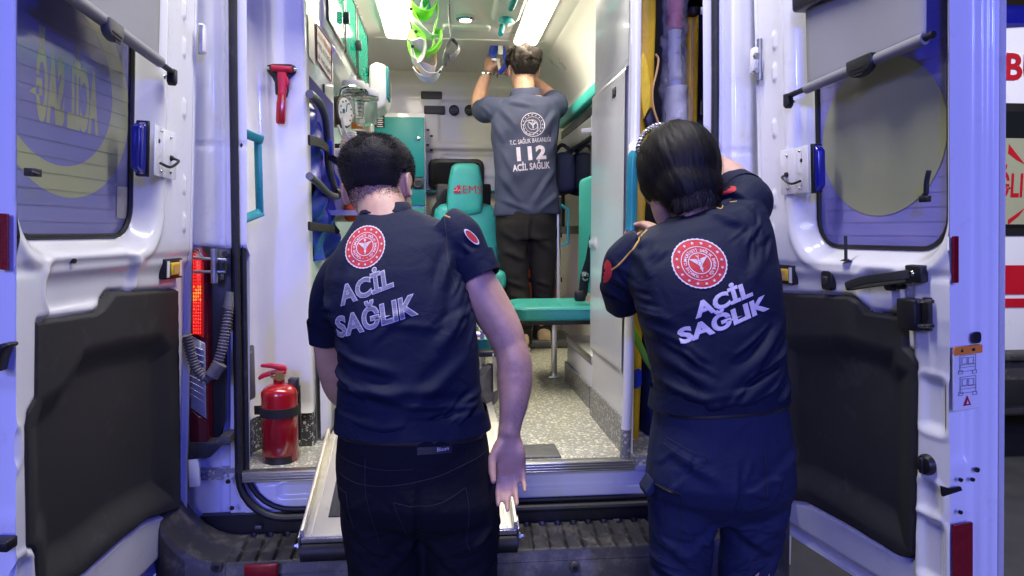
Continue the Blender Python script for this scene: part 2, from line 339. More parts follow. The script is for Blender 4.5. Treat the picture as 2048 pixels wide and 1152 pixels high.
def build_door(D, win, trim, pocket, slots, recesses, label):
    us = np.linspace(0, D.W, int(D.W / 0.0055)); vs = np.linspace(0.52, 2.52, 340)
    (wu0, wv0), (wu1, _) = win; wv1 = 2.36
    TP = np.array([D.uv(*q) for q in trim]); PP = np.array([D.uv(*q) for q in pocket])
    def h(u, v):
        sd = sdr(u, v, wu0, wu1, wv0, wv1, 0.075)
        y = -0.050 * (1 - ss(sd, 0.002, 0.045)) + 0.006 * np.exp(-((sd - 0.06) / 0.012) ** 2)
        lo = ss(-v, -(wv0 - 0.05), -(wv0 - 0.10))
        y = y - 0.014 * lo * (1 - ss(u, D.W - 0.11, D.W - 0.09))
        for (u0, u1, v0, v1, r, dep) in recesses:
            q = sdr(u, v, min(u0, u1), max(u0, u1), v0, v1, r); y = y - dep * (1 - ss(q, -0.016, 0.008)) + 0.003 * np.exp(-((q - 0.014) / 0.006) ** 2)
        st = sdpoly(u, v, TP); y = y - 0.012 * (1 - ss(st, -0.004, 0.012))
        for (cu, cv) in slots:
            q = sdr(u, v, cu - 0.008, cu + 0.008, cv - 0.024, cv + 0.024, 0.008); y = y + 0.006 * (1 - ss(q, -0.005, 0.003))
        y = y - 0.005 * (1 - ss(u, 0.010, 0.016)) - 0.030 * (1 - ss(v, 0.545, 0.575)) * 1.0
        y = y - 0.010 * np.exp(-((v - wv0 + 0.055) / 0.010) ** 2) * 0.5
        return y
    shell = hfield(D.O, D.d, D.b, D.n, us, vs, h, lambda u, v: (sdr(u, v, wu0, wu1, wv0, wv1, 0.075) > 0.0) & (sdpoly(u, v, TP) > -0.012))
    # free edge: the face that meets the other door, stepped and rolled towards the outer skin
    ws = np.linspace(0, D.T, 40); ves = np.linspace(0.52, 2.52, 200)
    def he(w, v):
        e = 0.016 * ss(w, D.T * 0.62, D.T * 0.74) - 0.010 * ss(w, 0, 0.010) + 0.010 * ss(w, D.T * 0.80, D.T * 0.90)
        low = 1 - ss(v, 1.16, 1.20); mid = 1 - ss(v, 0.93, 0.95)
        return e - 0.012 * low * (1 - ss(w, D.T * 0.5, D.T * 0.6)) + 0.009 * mid * (1 - ss(w, D.T * 0.5, D.T * 0.6))
    edge = hfield(D.p(D.W, 0), -D.n, D.b, D.d, ws, ves, he)
    # outer skin with its own window opening, hinge edge, window reveal
    uo = np.linspace(-0.03, D.W + 0.030, 60); vo = np.linspace(0.48, 2.55, 120)
    outer = hfield(D.p(0, 0, -D.T - 0.002), D.d, D.b, D.n, uo, vo, lambda u, v: -0.05 * ss(v, 1.2, 2.6) * 0, lambda u, v: sdr(u, v, wu0 - 0.01, wu1 + 0.01, wv0 - 0.01, wv1 + .01, 0.075) > 0)
    hinge = join(*[(np.array([D.p(0, 0.52), D.p(0, 2.52), D.p(0, 2.52, -D.T), D.p(0, 0.52, -D.T)]), [(0, 1, 2, 3)])])
    bot = (np.array([D.p(0, 0.52, -0.03), D.p(D.W, 0.52, -0.03), D.p(D.W, 0.52, -D.T), D.p(0, 0.52, -D.T)]), [(0, 1, 2, 3)])
    o = mk('rear_door', join(shell, edge, outer, hinge, bot), 'paint', AMB, smooth=60); o['label'] = label
    rev = [(wu0 + wu1) / 2, (wv0 + wv1) / 2]; rr = rrect(wu1 - wu0, wv1 - wv0, 0.075, 6, rev)
    rim = mk('window_seal', tube([D.p(u, v, -0.049) for u, v in rr + rr[:1]], 0.006, 6, cap=False), 'rubber', o)
    pane = mk('window_pane', prism(rrect(wu1 - wu0 + 0.004, wv1 - wv0 + 0.004, 0.075, 6, rev), D.p(0, 0, -0.060), D.d, D.b, D.n, 0.004), 'glow_tint_right' if D.side > 0 else 'glow_tint_left', o)
    def ht(u, v):
        q = sdpoly(u, v, PP); e = sdpoly(u, v, TP)
        return -0.030 + 0.025 * (1 - ss(e, -0.006, 0.002)) ** 0.6 - 0.030 * (1 - ss(q, -0.075, 0.005))
    lo, hi = TP.min(0), TP.max(0)
    tr = hfield(D.O, D.d, D.b, D.n, np.arange(lo[0], hi[0] + 0.004, 0.0035), np.arange(lo[1], hi[1] + 0.004, 0.0035), ht, lambda u, v: sdpoly(u, v, TP) < 0.003)
    mk('trim_panel', tr, 'trim_black', o, smooth=70)
    return o, pane
pm('glow_tint_left', (0.20, 0.20, 0.40), 0.2, var=0.05, vs=2, coat=0.35)  # left pane: dimmer blue-violet glow through the glass put into its colour

DL = Door(-1, -0.781, 2.06, 2.5, 0.765, 0.125)
DR = Door(1, 1.044, 2.06, 9.5, 0.672, 0.114)
z2 = lambda zx, zy: (zx / 2, 576 + zy / 2)
z4 = lambda zx, zy: (1500 + zx / 1.766, 500 + zy / 1.766)
# --- left door
wl0 = DL.uv(301, 474); wl1 = DL.uv(62, 474)
sl = [DL.uv(368, y) for y in (20, 95, 217, 370, 445)]
rc = [(DL.uv(288, 0)[0], DL.uv(100, 0)[0], DL.uv(200, 612)[1], DL.uv(200, 512)[1], 0.05, 0.012)]
rc.append((DL.uv(14, 900)[0], DL.uv(36, 900)[0] + 0.005, DL.uv(20, 935)[1], DL.uv(20, 868)[1], 0.012, 0.012))
rc.append((DL.uv(66, 1140)[0], DL.uv(22, 1140)[0], 0.53, DL.uv(40, 1125)[1], 0.02, 0.012))
trimL = [z2(*q) for q in [(155, 135), (400, 100), (430, 80), (475, 20), (725, 5), (735, 870), (720, 892), (600, 930), (500, 1010), (350, 1145), (160, 1300), (150, 1060), (140, 1045), (118, 1045), (112, 560), (120, 500), (152, 440)]]
pockL = [z2(*q) for q in [(175, 440), (260, 380), (345, 240), (480, 200), (660, 175), (700, 240), (705, 850), (600, 905), (480, 985), (320, 1130), (190, 1200), (175, 1030), (145, 1000), (138, 560)]]
DOL, paneL = build_door(DL, ((min(wl0[0], wl1[0]), wl0[1]), (max(wl0[0], wl1[0]), 0)), trimL, pockL, sl, rc, 'left rear door swung open with crescent film on its window')
# --- right door
wr0 = DR.uv(1609, 494); wr1 = DR.uv(1864, 494)
sr = [DR.uv(1549, y) for y in (82, 146, 257, 398)] + [DR.uv(1545, 466)]
rc = [(DR.uv(1708, 0)[0], DR.uv(1800, 0)[0], DR.uv(1750, 640)[1], DR.uv(1750, 545)[1], 0.04, 0.012),
      (DR.uv(*z4(602, 500))[0], DR.uv(*z4(688, 500))[0], DR.uv(*z4(640, 632))[1], DR.uv(*z4(640, 455))[1], 0.014, 0.012),
      (DR.uv(*z4(600, 880))[0], DR.uv(*z4(668, 880))[0], DR.uv(*z4(630, 925))[1], DR.uv(*z4(630, 825))[1], 0.02, 0.008),
      (DR.uv(*z4(592, 1050))[0], DR.uv(*z4(680, 1050))[0], DR.uv(*z4(630, 1160))[1], DR.uv(*z4(630, 950))[1], 0.016, 0.012)]
trimR = [z4(*q) for q in [(60, 152), (340, 165), (370, 185), (400, 222), (530, 240), (536, 345), (560, 368), (583, 400), (585, 480), (578, 900), (566, 1078), (545, 1095), (515, 1085), (330, 970), (190, 895), (60, 878)]]
pockR = [z4(*q) for q in [(85, 300), (330, 300), (400, 320), (505, 350), (520, 400), (560, 430), (556, 880), (548, 1060), (330, 930), (200, 850), (85, 840)]]
DOR, paneR = build_door(DR, ((wr0[0], wr0[1]), (wr1[0], 0)), trimR, pockR, sr, rc, 'right rear door swung open with oval film on its window')

# films and heater wires on the panes
def pane_poly(D, pts, w): return [D.uv(x, y, w) for x, y in pts]
def flat_on(name, D, uvpoly, w, th, mat, par): return mk(name, prism(uvpoly, D.p(0, 0, w), D.d, D.b, D.n, th), mat, par)
def ovalpx(cx, cy, rx, ry, n=48): return [(cx + rx * math.cos(2 * math.pi * i / n), cy + ry * math.sin(2 * math.pi * i / n)) for i in range(n)]
# oval on the right pane: an upright oval as it stands on the glass
c = DR.uv(1757, 275, -0.055); e = DR.uv(1646, 290, -0.055); bt = DR.uv(1745, 432, -0.055)
ov = [(c[0] + abs(c[0] - e[0]) * math.cos(t), c[1] + abs(c[1] - bt[1]) * math.sin(t)) for t in np.arange(56) * 2 * math.pi / 56]
ov = [(min(u, wr1[0] - 0.004), v) for u, v in ov]
flat_on('oval_film', DR, ov, -0.0555, 0.001, 'frost_film', paneR)
# crescent ring on the left pane, with lettering seen from behind
def crescent(D, pts_out, pts_in): return [D.uv(x, y, -0.055) for x, y in pts_out + pts_in[::-1]]
oc = DL.uv(140, 190, -0.055); oe = DL.uv(259, 215, -0.055); ob = DL.uv(165, 398, -0.055)
ra, rb = abs(oc[0] - oe[0]), abs(oc[1] - ob[1]); ua = min(wl0[0], wl1[0]) + .004; ub = max(wl0[0], wl1[0]) - .004
T = np.linspace(0, 2 * math.pi, 60)[:-1]
out = [(oc[0] + ra * math.cos(t), oc[1] + rb * math.sin(t)) for t in T]; inn = [(oc[0] + ra * 0.12 + ra * 0.80 * math.cos(t), oc[1] + rb * 0.10 + rb * 0.80 * math.sin(t)) for t in T]
V = [DL.p(min(max(u, ua), ub), v, -0.0557) for u, v in out + inn]; N = len(T)
mk('crescent_film', (np.array(V), [(i, (i + 1) % N, N + (i + 1) % N, N + i) for i in range(N)]), 'frost_film', paneL)
u_r, v_t = DL.uv(198, 148, -0.055); u_l, _ = DL.uv(58, 170, -0.055); _, v_b = DL.uv(198, 272, -0.055)
tg = text2d('ACİL SAĞ', 1.0, 0.05, align='LEFT', gap=0.98); x0 = tg[0][:, 0].min(); w0 = tg[0][:, 0].max() - x0; hh = text2d('H', 1, .05)[0][:, 1]
vv = tg[0].copy(); vv[:, 0] = (vv[:, 0] - x0) / w0 * (u_l - u_r) + u_r; vv[:, 1] = (vv[:, 1] - hh.min()) / (hh.max() - hh.min()) * (v_t - v_b) + v_b; mid = (0, 0)
vv2 = np.array([DL.p(min(max(mid[0] + q[0], ua), ub), mid[1] + q[1], -0.0557) for q in vv])
mk('window_lettering', (vv2, tg[1]), 'frost_film', paneL)
stk = [DL.uv(*q, -0.055) for q in ((234, 372), (287, 378), (285, 440), (233, 436))]
flat_on('window_sticker', DL, stk, -0.0552, 0.0006, 'frost_grey', paneL)
def wires(D, u0, u1, v0, v1, k, par):
    g = [box(D.p((u0 + u1) / 2, v0 + (v1 - v0) * i / (k - 1), -0.0549), (u1 - u0, 0.0005, 0.0004), [D.d, nrm(D.b), D.n]) for i in range(k)]
    tag(mk('heater_wires', join(*g), 'heater', par, smooth=0), kind='stuff')
wires(DR, wr0[0] + .012, wr1[0] - .01, wr0[1] + .03, 2.3, 27, paneR)
wires(DL, ua + .01, ub - .01, wl0[1] + .03, 2.3, 27, paneL)

# roller blinds with bar and pull grip
def blind(D, par, top, b0, b1, cl0, cl1, grip, gw, hook0):
    """b0,b1: bar ends in the photograph, cl0,cl1 cloth ends"""
    w = 0.030
    P = lambda q, ww=w: D.px(q[0], q[1], ww)
    bar = mk('blind_bar', tube([P(b0), P(b1)], 0.0075, 10), 'black', par)
    sl = mk('blind_hem', tube([P(cl0), P(cl1)], 0.013, 12), 'blind_bar', par)
    u0, v0 = D.uv(*cl0, w); u1, v1 = D.uv(*cl1, w); t = np.linspace(0, 1, 24); s = np.linspace(0, 1, 30); pts = []
    for i in t:
        for j in s:
            u = u0 + (u1 - u0) * i; vb = v0 + (v1 - v0) * i; v = vb + (top - vb) * j
            pts.append(D.p(u, v, w - 0.004 + 0.003 * math.sin(9 * i + 3 * j) * (1 - j)))
    f = [(i * 30 + j, (i + 1) * 30 + j, (i + 1) * 30 + j + 1, i * 30 + j + 1) for i in range(23) for j in range(29)]
    mk('blind_cloth', (np.array(pts), f), 'blind', par, solid=0.0015)
    gp = D.px(*grip, w); ax = nrm(P(cl1) - P(cl0)); dn = nrm(np.cross(ax, D.n)); dn = dn if dn[2] < 0 else -dn
    half = [(-gw, 0.016)] + [(gw * math.cos(a), -0.006 - gw * 0.62 * math.sin(a)) for a in np.linspace(math.pi, 0, 12)][0:] + [(gw, 0.016)]
    gm = mk('pull_grip', prism(half, gp - D.n * 0.002, ax, -dn, D.n, 0.020), 'black' if D.side > 0 else 'grey_plastic', par, bevel=0.004)
    for k in range(3): mk('grip_slot', box(gp + dn * (0.010 + 0.008 * k) + D.n * 0.019, (gw * (1.3 - 0.3 * k), 0.003, 0.002), [ax, dn, D.n]), 'rubber', gm)
    hk = P(hook0); mk('bar_hook', prism([(-.010, .014), (.010, .014), (.011, -.018), (0, -.027), (-.011, -.018)], hk - D.n * 0.012, D.d, nrm(D.b), D.n, 0.020), 'black', par, bevel=0.003)
    mk('bar_screw', lathe([(0.006, 0), (0.005, 0.003)], D.px(hook0[0], hook0[1] + 5, w) - D.n * .02, D.n, 12), 'steel', par)
blind(DL, DOL, 2.44, (347, 146), (60, -66), (320, 124), (80, -53), (217, 58), 0.030, (346, 150))
blind(DR, DOR, 2.44, (1577, 192), (1868, 68), (1613, 178), (1850, 77), (1728, 128), 0.040, (1575, 198))
mk('blind_cassette', box(DR.px(1740, -60, 0.03), (0.5, 0.05, 0.05), [DR.d, nrm(DR.b), DR.n]), 'black', DOR, bevel=0.01)
mk('blind_cassette', box(DL.px(190, -330, 0.03), (0.5, 0.05, 0.05), [DL.d, nrm(DL.b), DL.n]), 'black', DOL, bevel=0.01)

# blue beacon lamps on folded white brackets beside each window
def beacon(D, par, cx, cy, sgn, q0, q1):
    """q0/q1: corner pixels of the bracket's plate"""
    u0, v0 = D.uv(*q0, 0.02); u1, v1 = D.uv(*q1, 0.02)
    ua_, ub_ = min(u0, u1), max(u0, u1); va, vb = min(v0, v1), max(v0, v1); um = ua_ + (ub_ - ua_) * 0.46
    pl = join(box(D.p((ua_ + um) / 2, (va + vb) / 2, 0.010), (um - ua_, vb - va, 0.003), [D.d, nrm(D.b), D.n]),
              box(D.p((um + ub_) / 2, (va + vb) / 2, 0.020), (ub_ - um + 0.02, vb - va, 0.003), [nrm(D.d * (ub_ - um) + D.n * 0.022), nrm(D.b), nrm(np.cross(D.d * (ub_ - um) + D.n * .022, D.b))]))
    br = mk('lamp_bracket', pl, 'paint', par, bevel=0.001)
    for (s, t) in ((0.22, 0.13), (0.22, 0.87), (0.78, 0.10), (0.78, 0.90)):
        ww = 0.012 if s < .5 else 0.030
        mk('rivet', sphere(D.p(ua_ + (ub_ - ua_) * s, va + (vb - va) * t, ww), (0.004, 0.004, 0.004), 6), 'steel', br)
    mk('cable_hole', lathe([(0.0055, 0), (0.0055, 0.003)], D.p(ua_ + (ub_ - ua_) * .78, va + (vb - va) * .70, 0.022), D.n, 12), 'black', br)
    a_ = D.p(ua_ + (ub_ - ua_) * 0.2, va + (vb - va) * 0.44, 0.014); b_ = D.p(ua_ + (ub_ - ua_) * 0.78, va + (vb - va) * 0.26, 0.028)
    mk('lamp_cable', tube(smooth_path([a_, a_ + D.n * .022 + (b_ - a_) * .22 - A(0, 0, .004), a_ + (b_ - a_) * .6 + D.n * .012 - A(0, 0, .014), b_]), 0.0035, 8), 'black', br)
    mk('cable_gland', lathe([(0.008, 0), (0.006, 0.006)], a_ - D.n * 0.003, D.n, 12), 'black', br)
    hs = (ub_ + 0.003, (va + vb) / 2)
    ll = .030 if D.side < 0 else .016; poly = [(0, -0.062), (ll, -0.046), (ll, 0.046), (0, 0.062)]
    mk('beacon_housing', prism([(0, -.066), (0.012, -.064), (0.012, .064), (0, .066)], D.p(ub_ + .000, hs[1], -0.008), D.d, nrm(D.b), D.n, 0.028), 'black', br, bevel=0.002)
    mk('beacon_lens', prism(poly, D.p(ub_ + .012, hs[1], -0.006), D.d, nrm(D.b), D.n, 0.024), 'beacon_blue', br, bevel=0.004)
beacon(DL, DOL, 328, 303, 1, (359, 360), (301, 247))
beacon(DR, DOR, 1590, 340, 1, (1557, 390), (1620, 290))

# latches, buttons, straps, reflectors, stickers
def button(D, par, c, w, h):
    u, v = D.uv(*c, 0.0); w = abs(D.uv(c[0] - w / 2, c[1])[0] - D.uv(c[0] + w / 2, c[1])[0]); h = abs(D.uv(c[0], c[1] - h / 2)[1] - D.uv(c[0], c[1] + h / 2)[1]); k = mk('latch_frame', prism(rrect(w, h, 0.005, 3), D.p(u, v, -0.016), D.d, nrm(D.b), D.n, 0.020), 'black', par, bevel=0.002)
    mk('latch_button', box(D.p(u + 0.001, v, 0.006), (w * 0.52, h * 0.62, 0.006), [D.d, nrm(D.b), D.n]), 'yellow_button', k, bevel=0.002)
    for s in (-1, 1): mk('latch_label', box(D.p(u + s * w * 0.38, v, 0.0045), (w * 0.15, h * 0.8, 0.001), [D.d, nrm(D.b), D.n]), 'print_white', k)
    mk('button_slot', box(D.p(u, v, 0.0095), (w * 0.34, h * 0.42, 0.001), [D.d, nrm(D.b), D.n]), 'foam_tan', k)
button(DL, DOL, (346, 537), 33, 40)
button(DR, DOR, (1569, 549), 37, 38)
u, v = DR.uv(1653, 561); k = mk('lock_cover', prism(rrect(0.040, 0.052, 0.010, 4), DR.p(u, v, -0.016), DR.d, nrm(DR.b), DR.n, 0.018), 'black', DOR, bevel=0.003)
mk('lock_socket', box(DR.p(u, v, 0.004), (0.020, 0.024, 0.006), [DR.d, nrm(DR.b), DR.n]), 'rubber', k, bevel=0.003)
P = [DR.px(x, y, w) for x, y, w in ((1835, 546, 0.012), (1790, 552, 0.030), (1730, 560, 0.035), (1697, 570, 0.028), (1693, 573, 0.020), (1705, 573, 0.012), (1750, 566, 0.010), (1828, 556, 0.008))]
mk('pull_strap', tube(smooth_path(P, 5), (0.0105), 8, hint=DR.n, flat=0.22, p=4), 'trim_black', DOR)
mk('strap_anchor', box(DR.px(1833, 547, 0.010), (0.045, 0.038, 0.022), [DR.d, nrm(DR.b), DR.n]), 'black', DOR, bevel=0.003)
mk('strap_screw', lathe([(0.007, 0), (0.005, 0.003)], DR.px(1823, 547, 0.021), DR.n, 12), 'steel', DOR)
mk('lock_rod', tube([DR.px(1692, 522, 0.004), DR.px(1691, 472, 0.004)], 0.0042, 8), 'black', DOR)
mk('rod_foot', lathe([(0.016, 0), (0.006, 0.005)], DR.px(1692, 522, 0.0), (0, 0, 1), 12), 'black', DOR)
lt = mk('latch_block', box(DR.px(1825, 628, 0.012), (0.052, 0.070, 0.040), [DR.d, nrm(DR.b), DR.n]), 'black', DOR, bevel=0.003)
for y in (603, 652): mk('latch_bolt', tube([DR.px(1838, y, 0.034), DR.px(1866, y, 0.034)], 0.0045, 8), 'steel', lt)
mk('latch_plate', box(DR.px(1855, 628, 0.012), (0.018, 0.074, 0.012), [DR.d, nrm(DR.b), DR.n]), 'black', lt, bevel=0.002)
kc = DR.px(*z4(628, 757), 0.0); kn = mk('rotary_knob', lathe([(0.024, -0.012), (0.024, 0.006), (0.020, 0.014), (0.012, 0.016)], kc, DR.n, 24), 'black', DOR)
mk('knob_bar', box(kc + DR.n * 0.016, (0.010, 0.036, 0.012), [DR.d, nrm(DR.b), DR.n]), 'black', kn, bevel=0.003)
for (x, y) in ((1736, 541), (1797, 574), (1775, 572)): mk('hole_plug', lathe([(0.0065 if x != 1775 else .014, -0.016), (0.005 if x != 1775 else .011, 0.001)], DR.px(x, y, -.004), DR.n, 12), 'black', DOR)
for (x, y) in ((150, 522), (74, 564)): mk('hole_plug', lathe([(0.0065, -0.016), (0.005, 0.001)], DL.px(x, y, -.004), DL.n, 12), 'black', DOL)
# edge faces of the doors: plane through the free edge, seen nearly head-on
class Edge:
    def __init__(s, D): s.D = D; s.O = D.p(D.W, 0) + D.d * 0.004; s.a = -D.n; s.b = D.b; s.n = D.d
    def wv(s, x, y): p = pln(x, y, s.O, s.n); q = p - s.O; v = q[2] / s.b[2]; return float((q - s.b * v) @ s.a), float(v)
    def p(s, w, v, h=0.0): return s.O + s.a * w + s.b * v + s.n * h
ER, EL = Edge(DR), Edge(DL)
def on_edge(name, E, x0, y0, x1, y1, mat, par, h=0.002, r=0.002):
    w0, v0 = E.wv(x0, y0); w1, v1 = E.wv(x1, y1); w0 = max(w0, .006); c = ((w0 + w1) / 2, (v0 + v1) / 2)
    return mk(name, prism(rrect(abs(w1 - w0), abs(v1 - v0), min(r, abs(w1 - w0) * .49, abs(v1 - v0) * .49), 4), E.p(c[0], c[1], -0.004), E.a, nrm(E.b), E.n, 0.004 + h), mat, par)
on_edge('edge_reflector', ER, 1898, 473, 1926, 567, 'red_reflector', DOR)
on_edge('edge_reflector', ER, 1906, 1055, 1949, 1165, 'red_reflector', DOR)
on_edge('edge_reflector', EL, -6, 428, 13, 541, 'red_reflector', DOL)
st = on_edge('warning_sticker', ER, 1913, 697, 1971, 820, 'paint', DOR, 0.0008)
on_edge('sticker_band', ER, 1913, 697, 1971, 710, 'orange_sticker', st, 0.0036)
w, v = ER.wv(1930, 703); tri = [(-.0045, -.004), (.0045, -.004), (0, .005)]
mk('sticker_mark', prism(tri, ER.p(w, v, .0036), ER.a, nrm(ER.b), ER.n, 0.0004), 'ink', st)
w, v = ER.wv(1953, 703); mk('sticker_mark', prism(rrect(.009, .006, .001, 2), ER.p(w, v, .0036), ER.a, nrm(ER.b), ER.n, 0.0004), 'ink', st)
def linebox(E, x0, y0, x1, y1, par, mat='ink_grey', t=0.0007):
    w0, v0 = E.wv(x0, y0); w1, v1 = E.wv(x1, y1); P = [E.p(*q, 0.0036) for q in ((w0, v0), (w1, v0), (w1, v1), (w0, v1), (w0, v0))]
    return [box((P[i] + P[i + 1]) / 2, (np.linalg.norm(P[i + 1] - P[i]), t, t), list(frame(P[i + 1] - P[i], E.n))[2:] + list(frame(P[i + 1] - P[i], E.n))[:2]) for i in range(4)]
for y0 in (714, 757):
    gs = linebox(ER, 1926, y0, 1957, y0 + 30, st) + linebox(ER, 1930, y0 + 4, 1940, y0 + 16, st) + linebox(ER, 1943, y0 + 4, 1953, y0 + 16, st) + linebox(ER, 1926, y0 + 19, 1957, y0 + 22, st) + linebox(ER, 1923, y0 + 30, 1931, y0 + 36, st) + linebox(ER, 1951, y0 + 30, 1959, y0 + 36, st)
    mk('sticker_van_drawing', join(*gs), 'ink_grey', st, smooth=0)
w, v = ER.wv(1940, 805); mk('sticker_triangle', prism([(-.010, -.010), (.010, -.010), (0, .012)], ER.p(w, v, .0032), ER.a, nrm(ER.b), ER.n, 0.0006), 'warn_red', st)
mk('sticker_triangle_core', prism([(-.0035, -.0065), (.0035, -.0065), (0, .002)], ER.p(w, v, .0038), ER.a, nrm(ER.b), ER.n, 0.0006), 'print_white', st)
on_edge('edge_hole', ER, 1956, 669, 1971, 691, 'black', DOR, 0.001, 0.008)
for (x, y, r_) in ((1962, 946, .0055), (1929, 964, .0045), (1953, 965, .0045), (1928, 1029, .0045)):
    w, v = ER.wv(x, y); mk('edge_hole', lathe([(r_, -0.004), (r_, 0.0012)], ER.p(w, v), ER.n, 14), 'black', DOR)
w, v = ER.wv(1889, 984); sc_ = [(0, .012), (.020, .004), (.052, .003), (.056, -.006), (.030, -.009), (.004, -.012)]
mk('latch_opening', prism(sc_, ER.p(w, v, -.004), ER.a, nrm(ER.b), ER.n, 0.0055), 'black', DOR)
gl = [(x, y) for x, y in ((-.004, .010), (.012, .010), (.016, -.004), (-.002, -.008))]
for nm, x, y in (('door_symbol', 1890, 924), ('door_symbol', 1890, 940)):
    u, v = DR.uv(x, y); g_ = ring2d(.006, .0068, 20); vv = g_[0] * A(1.6, 1, 1); mk(nm, flat((vv, g_[1]), DR.p(u, v, -0.0008), DR.d, nrm(DR.b)), 'ink_grey', DOR)
# left door: handle end and latch hardware at the free edge, sticking out of the frame's left side
pl_ = [(0, -.002), (.010, .020), (.018, .028), (.034, .030), (.036, .024), (.026, .018), (.020, 0.0), (.016, -.022), (0, -.020)]
w, v = EL.wv(16, 716); mk('exit_handle', prism([(-(s - .018) , t) for s, t in pl_], EL.p(w, v, 0), EL.a, nrm(EL.b), EL.n, 0.030), 'black', DOL, bevel=0.003)
w, v = EL.wv(8, 1084); mk('latch_striker', box(EL.p(w, v, .01), (0.040, 0.020, 0.030), [EL.a, nrm(EL.b), EL.n]), 'black', DOL, bevel=0.003)
mk('blind_end_hook', join(box(DL.px(66, 345, 0.012), (0.02, 0.014, 0.02), [DL.d, nrm(DL.b), DL.n]), tube([DL.px(62, 345, .02), DL.px(76, 349, .02)], 0.004, 8)), 'black', DOL, bevel=0.001)
hb = DR.px(1850, 398, 0.012)
mk('wiper_plug', join(tube(smooth_path([DR.px(1858, 340, .01), DR.px(1853, 365, .012), DR.px(1852, 385, .012), DR.px(1848, 398, .012)]), 0.006, 8), box(hb, (.024, .014, .012), [DR.d, nrm(DR.b), DR.n])), 'black', DOR, bevel=0.002)
# ------------------------------------------------------------------ ambulance body round the opening
XL, XR = -0.600, 0.838                                 # centre lines of the door seal
def opening_path(x0, x1, z0, z1, y, r=0.13, k=7):
    p = [A(x0 + 0.035, y, z1)]
    for i in range(k + 1): t = R(180 + 90 * i / k); p.append(A(x0 + r + r * math.cos(t), y, z0 + r + r * math.sin(t)))
    for i in range(k + 1): t = R(270 + 90 * i / k); p.append(A(x1 - r + r * math.cos(t), y, z0 + r + r * math.sin(t)))
    return p + [A(x1 - 0.035, y, z1)]
def openclosed(x0, x1, z0, z1, y, r=0.13):
    p = opening_path(x0, x1, z0, z1, y, r); return p[:1] + [A(x0 + .018, y, (z0 + z1) / 2 + .3)] + p[1:-1] + [A(x1 - .018, y, (z0 + z1) / 2 + .3)] + p[-1:]
s1 = tube(openclosed(XL, XR, 0.605, 2.55, 2.075), 0.0115, 10); s2 = tube(openclosed(XL + .017, XR - .017, 0.624, 2.55, 2.092), 0.0085, 8)
seal = mk('door_seal', s1, 'rubber', AMB); mk('seal_lip', s2, 'rubber', seal)
# pillar faces either side of the opening (pressed sheet), sides, roof, header
def pillar(side):
    x0 = XL if side < 0 else XR
    us = np.linspace(0.0, 0.215, 44); vs = np.linspace(0.30, 2.62, 240)
    def h(u, v):
        y = -0.020 * ss(u, 0.055, 0.068) + 0.010 * ss(u, 0.082, 0.090) - 0.05 * ss(u, 0.15, 0.215)
        y = y - 0.004 * np.exp(-((v - 1.695) / 0.004) ** 2) - 0.003 * np.exp(-((u - 0.075) / 0.003) ** 2) * (v > 1.42) - 0.03 * (1 - ss(v, 1.385, 1.41))
        return y + 0.012 * ss(v, 1.39, 1.42) * np.exp(-((u - 0.11) / 0.02) ** 2) * 0.4
    return hfield(A(x0 - side * -0.0, 2.083, 0), A(side, 0, 0), A(-side * 0.028, 0, 1), A(0, -1, 0), us, vs, h)
pl_, pr_ = pillar(-1), pillar(1)
def wall_side(side):
    X0 = -0.90 if side < 0 else 1.14; P = [(X0, 0.35), (X0 - side * 0.0, 1.3), (X0 - side * 0.03, 1.8), (X0 - side * 0.10, 2.45), (X0 - side * 0.25, 2.70), (0.12, 2.76)]
    v = [A(x, y, z) for y in (2.14, 2.9, 4.0, 5.2, 6.0) for x, z in P]; n = len(P)
    return np.array(v), [(i * n + j, (i + 1) * n + j, (i + 1) * n + j + 1, i * n + j + 1) for i in range(4) for j in range(n - 1)]
hdr = boxmm(XL - 0.05, XR + 0.05, 2.06, 2.16, 2.56, 2.72)
sideL = (np.array([(-0.815, 2.155, .3), (-0.90, 2.16, .35), (-0.80, 2.16, 2.45), (-0.75, 2.155, 2.62)]), [(0, 1, 2, 3)])
sideR = (np.array([(1.055, 2.155, .3), (1.14, 2.16, .35), (1.04, 2.16, 2.45), (0.99, 2.155, 2.62)]), [(0, 1, 2, 3)])
mk('body_shell', join(pl_, pr_, wall_side(-1), wall_side(1), hdr, sideL, sideR), 'paint', AMB, smooth=50)
cabf = join(boxmm(-0.86, 1.10, 5.95, 6.0, 0.35, 2.7), boxmm(-.86, 1.1, 6.0, 7.2, 0.4, 1.35)); mk('cab', cabf, 'paint', AMB, bevel=0.06, seg=4)
for x in (-0.80, 1.04):
    for y in (3.3, 6.7):
        w_ = mk('road_wheel', lathe([(.20, -.11), (.33, -.10), (.345, 0), (.33, .10), (.20, .11)], (x, y, .345), (1, 0, 0), 32), 'tyre', AMB)
        mk('rim', lathe([(.20, -.118), (.15, -.09), (.05, -.112)] if x < 0 else [(.05, .112), (.15, .09), (.20, .118)], (x, y, .345), (1, 0, 0), 24), 'galv', w_)
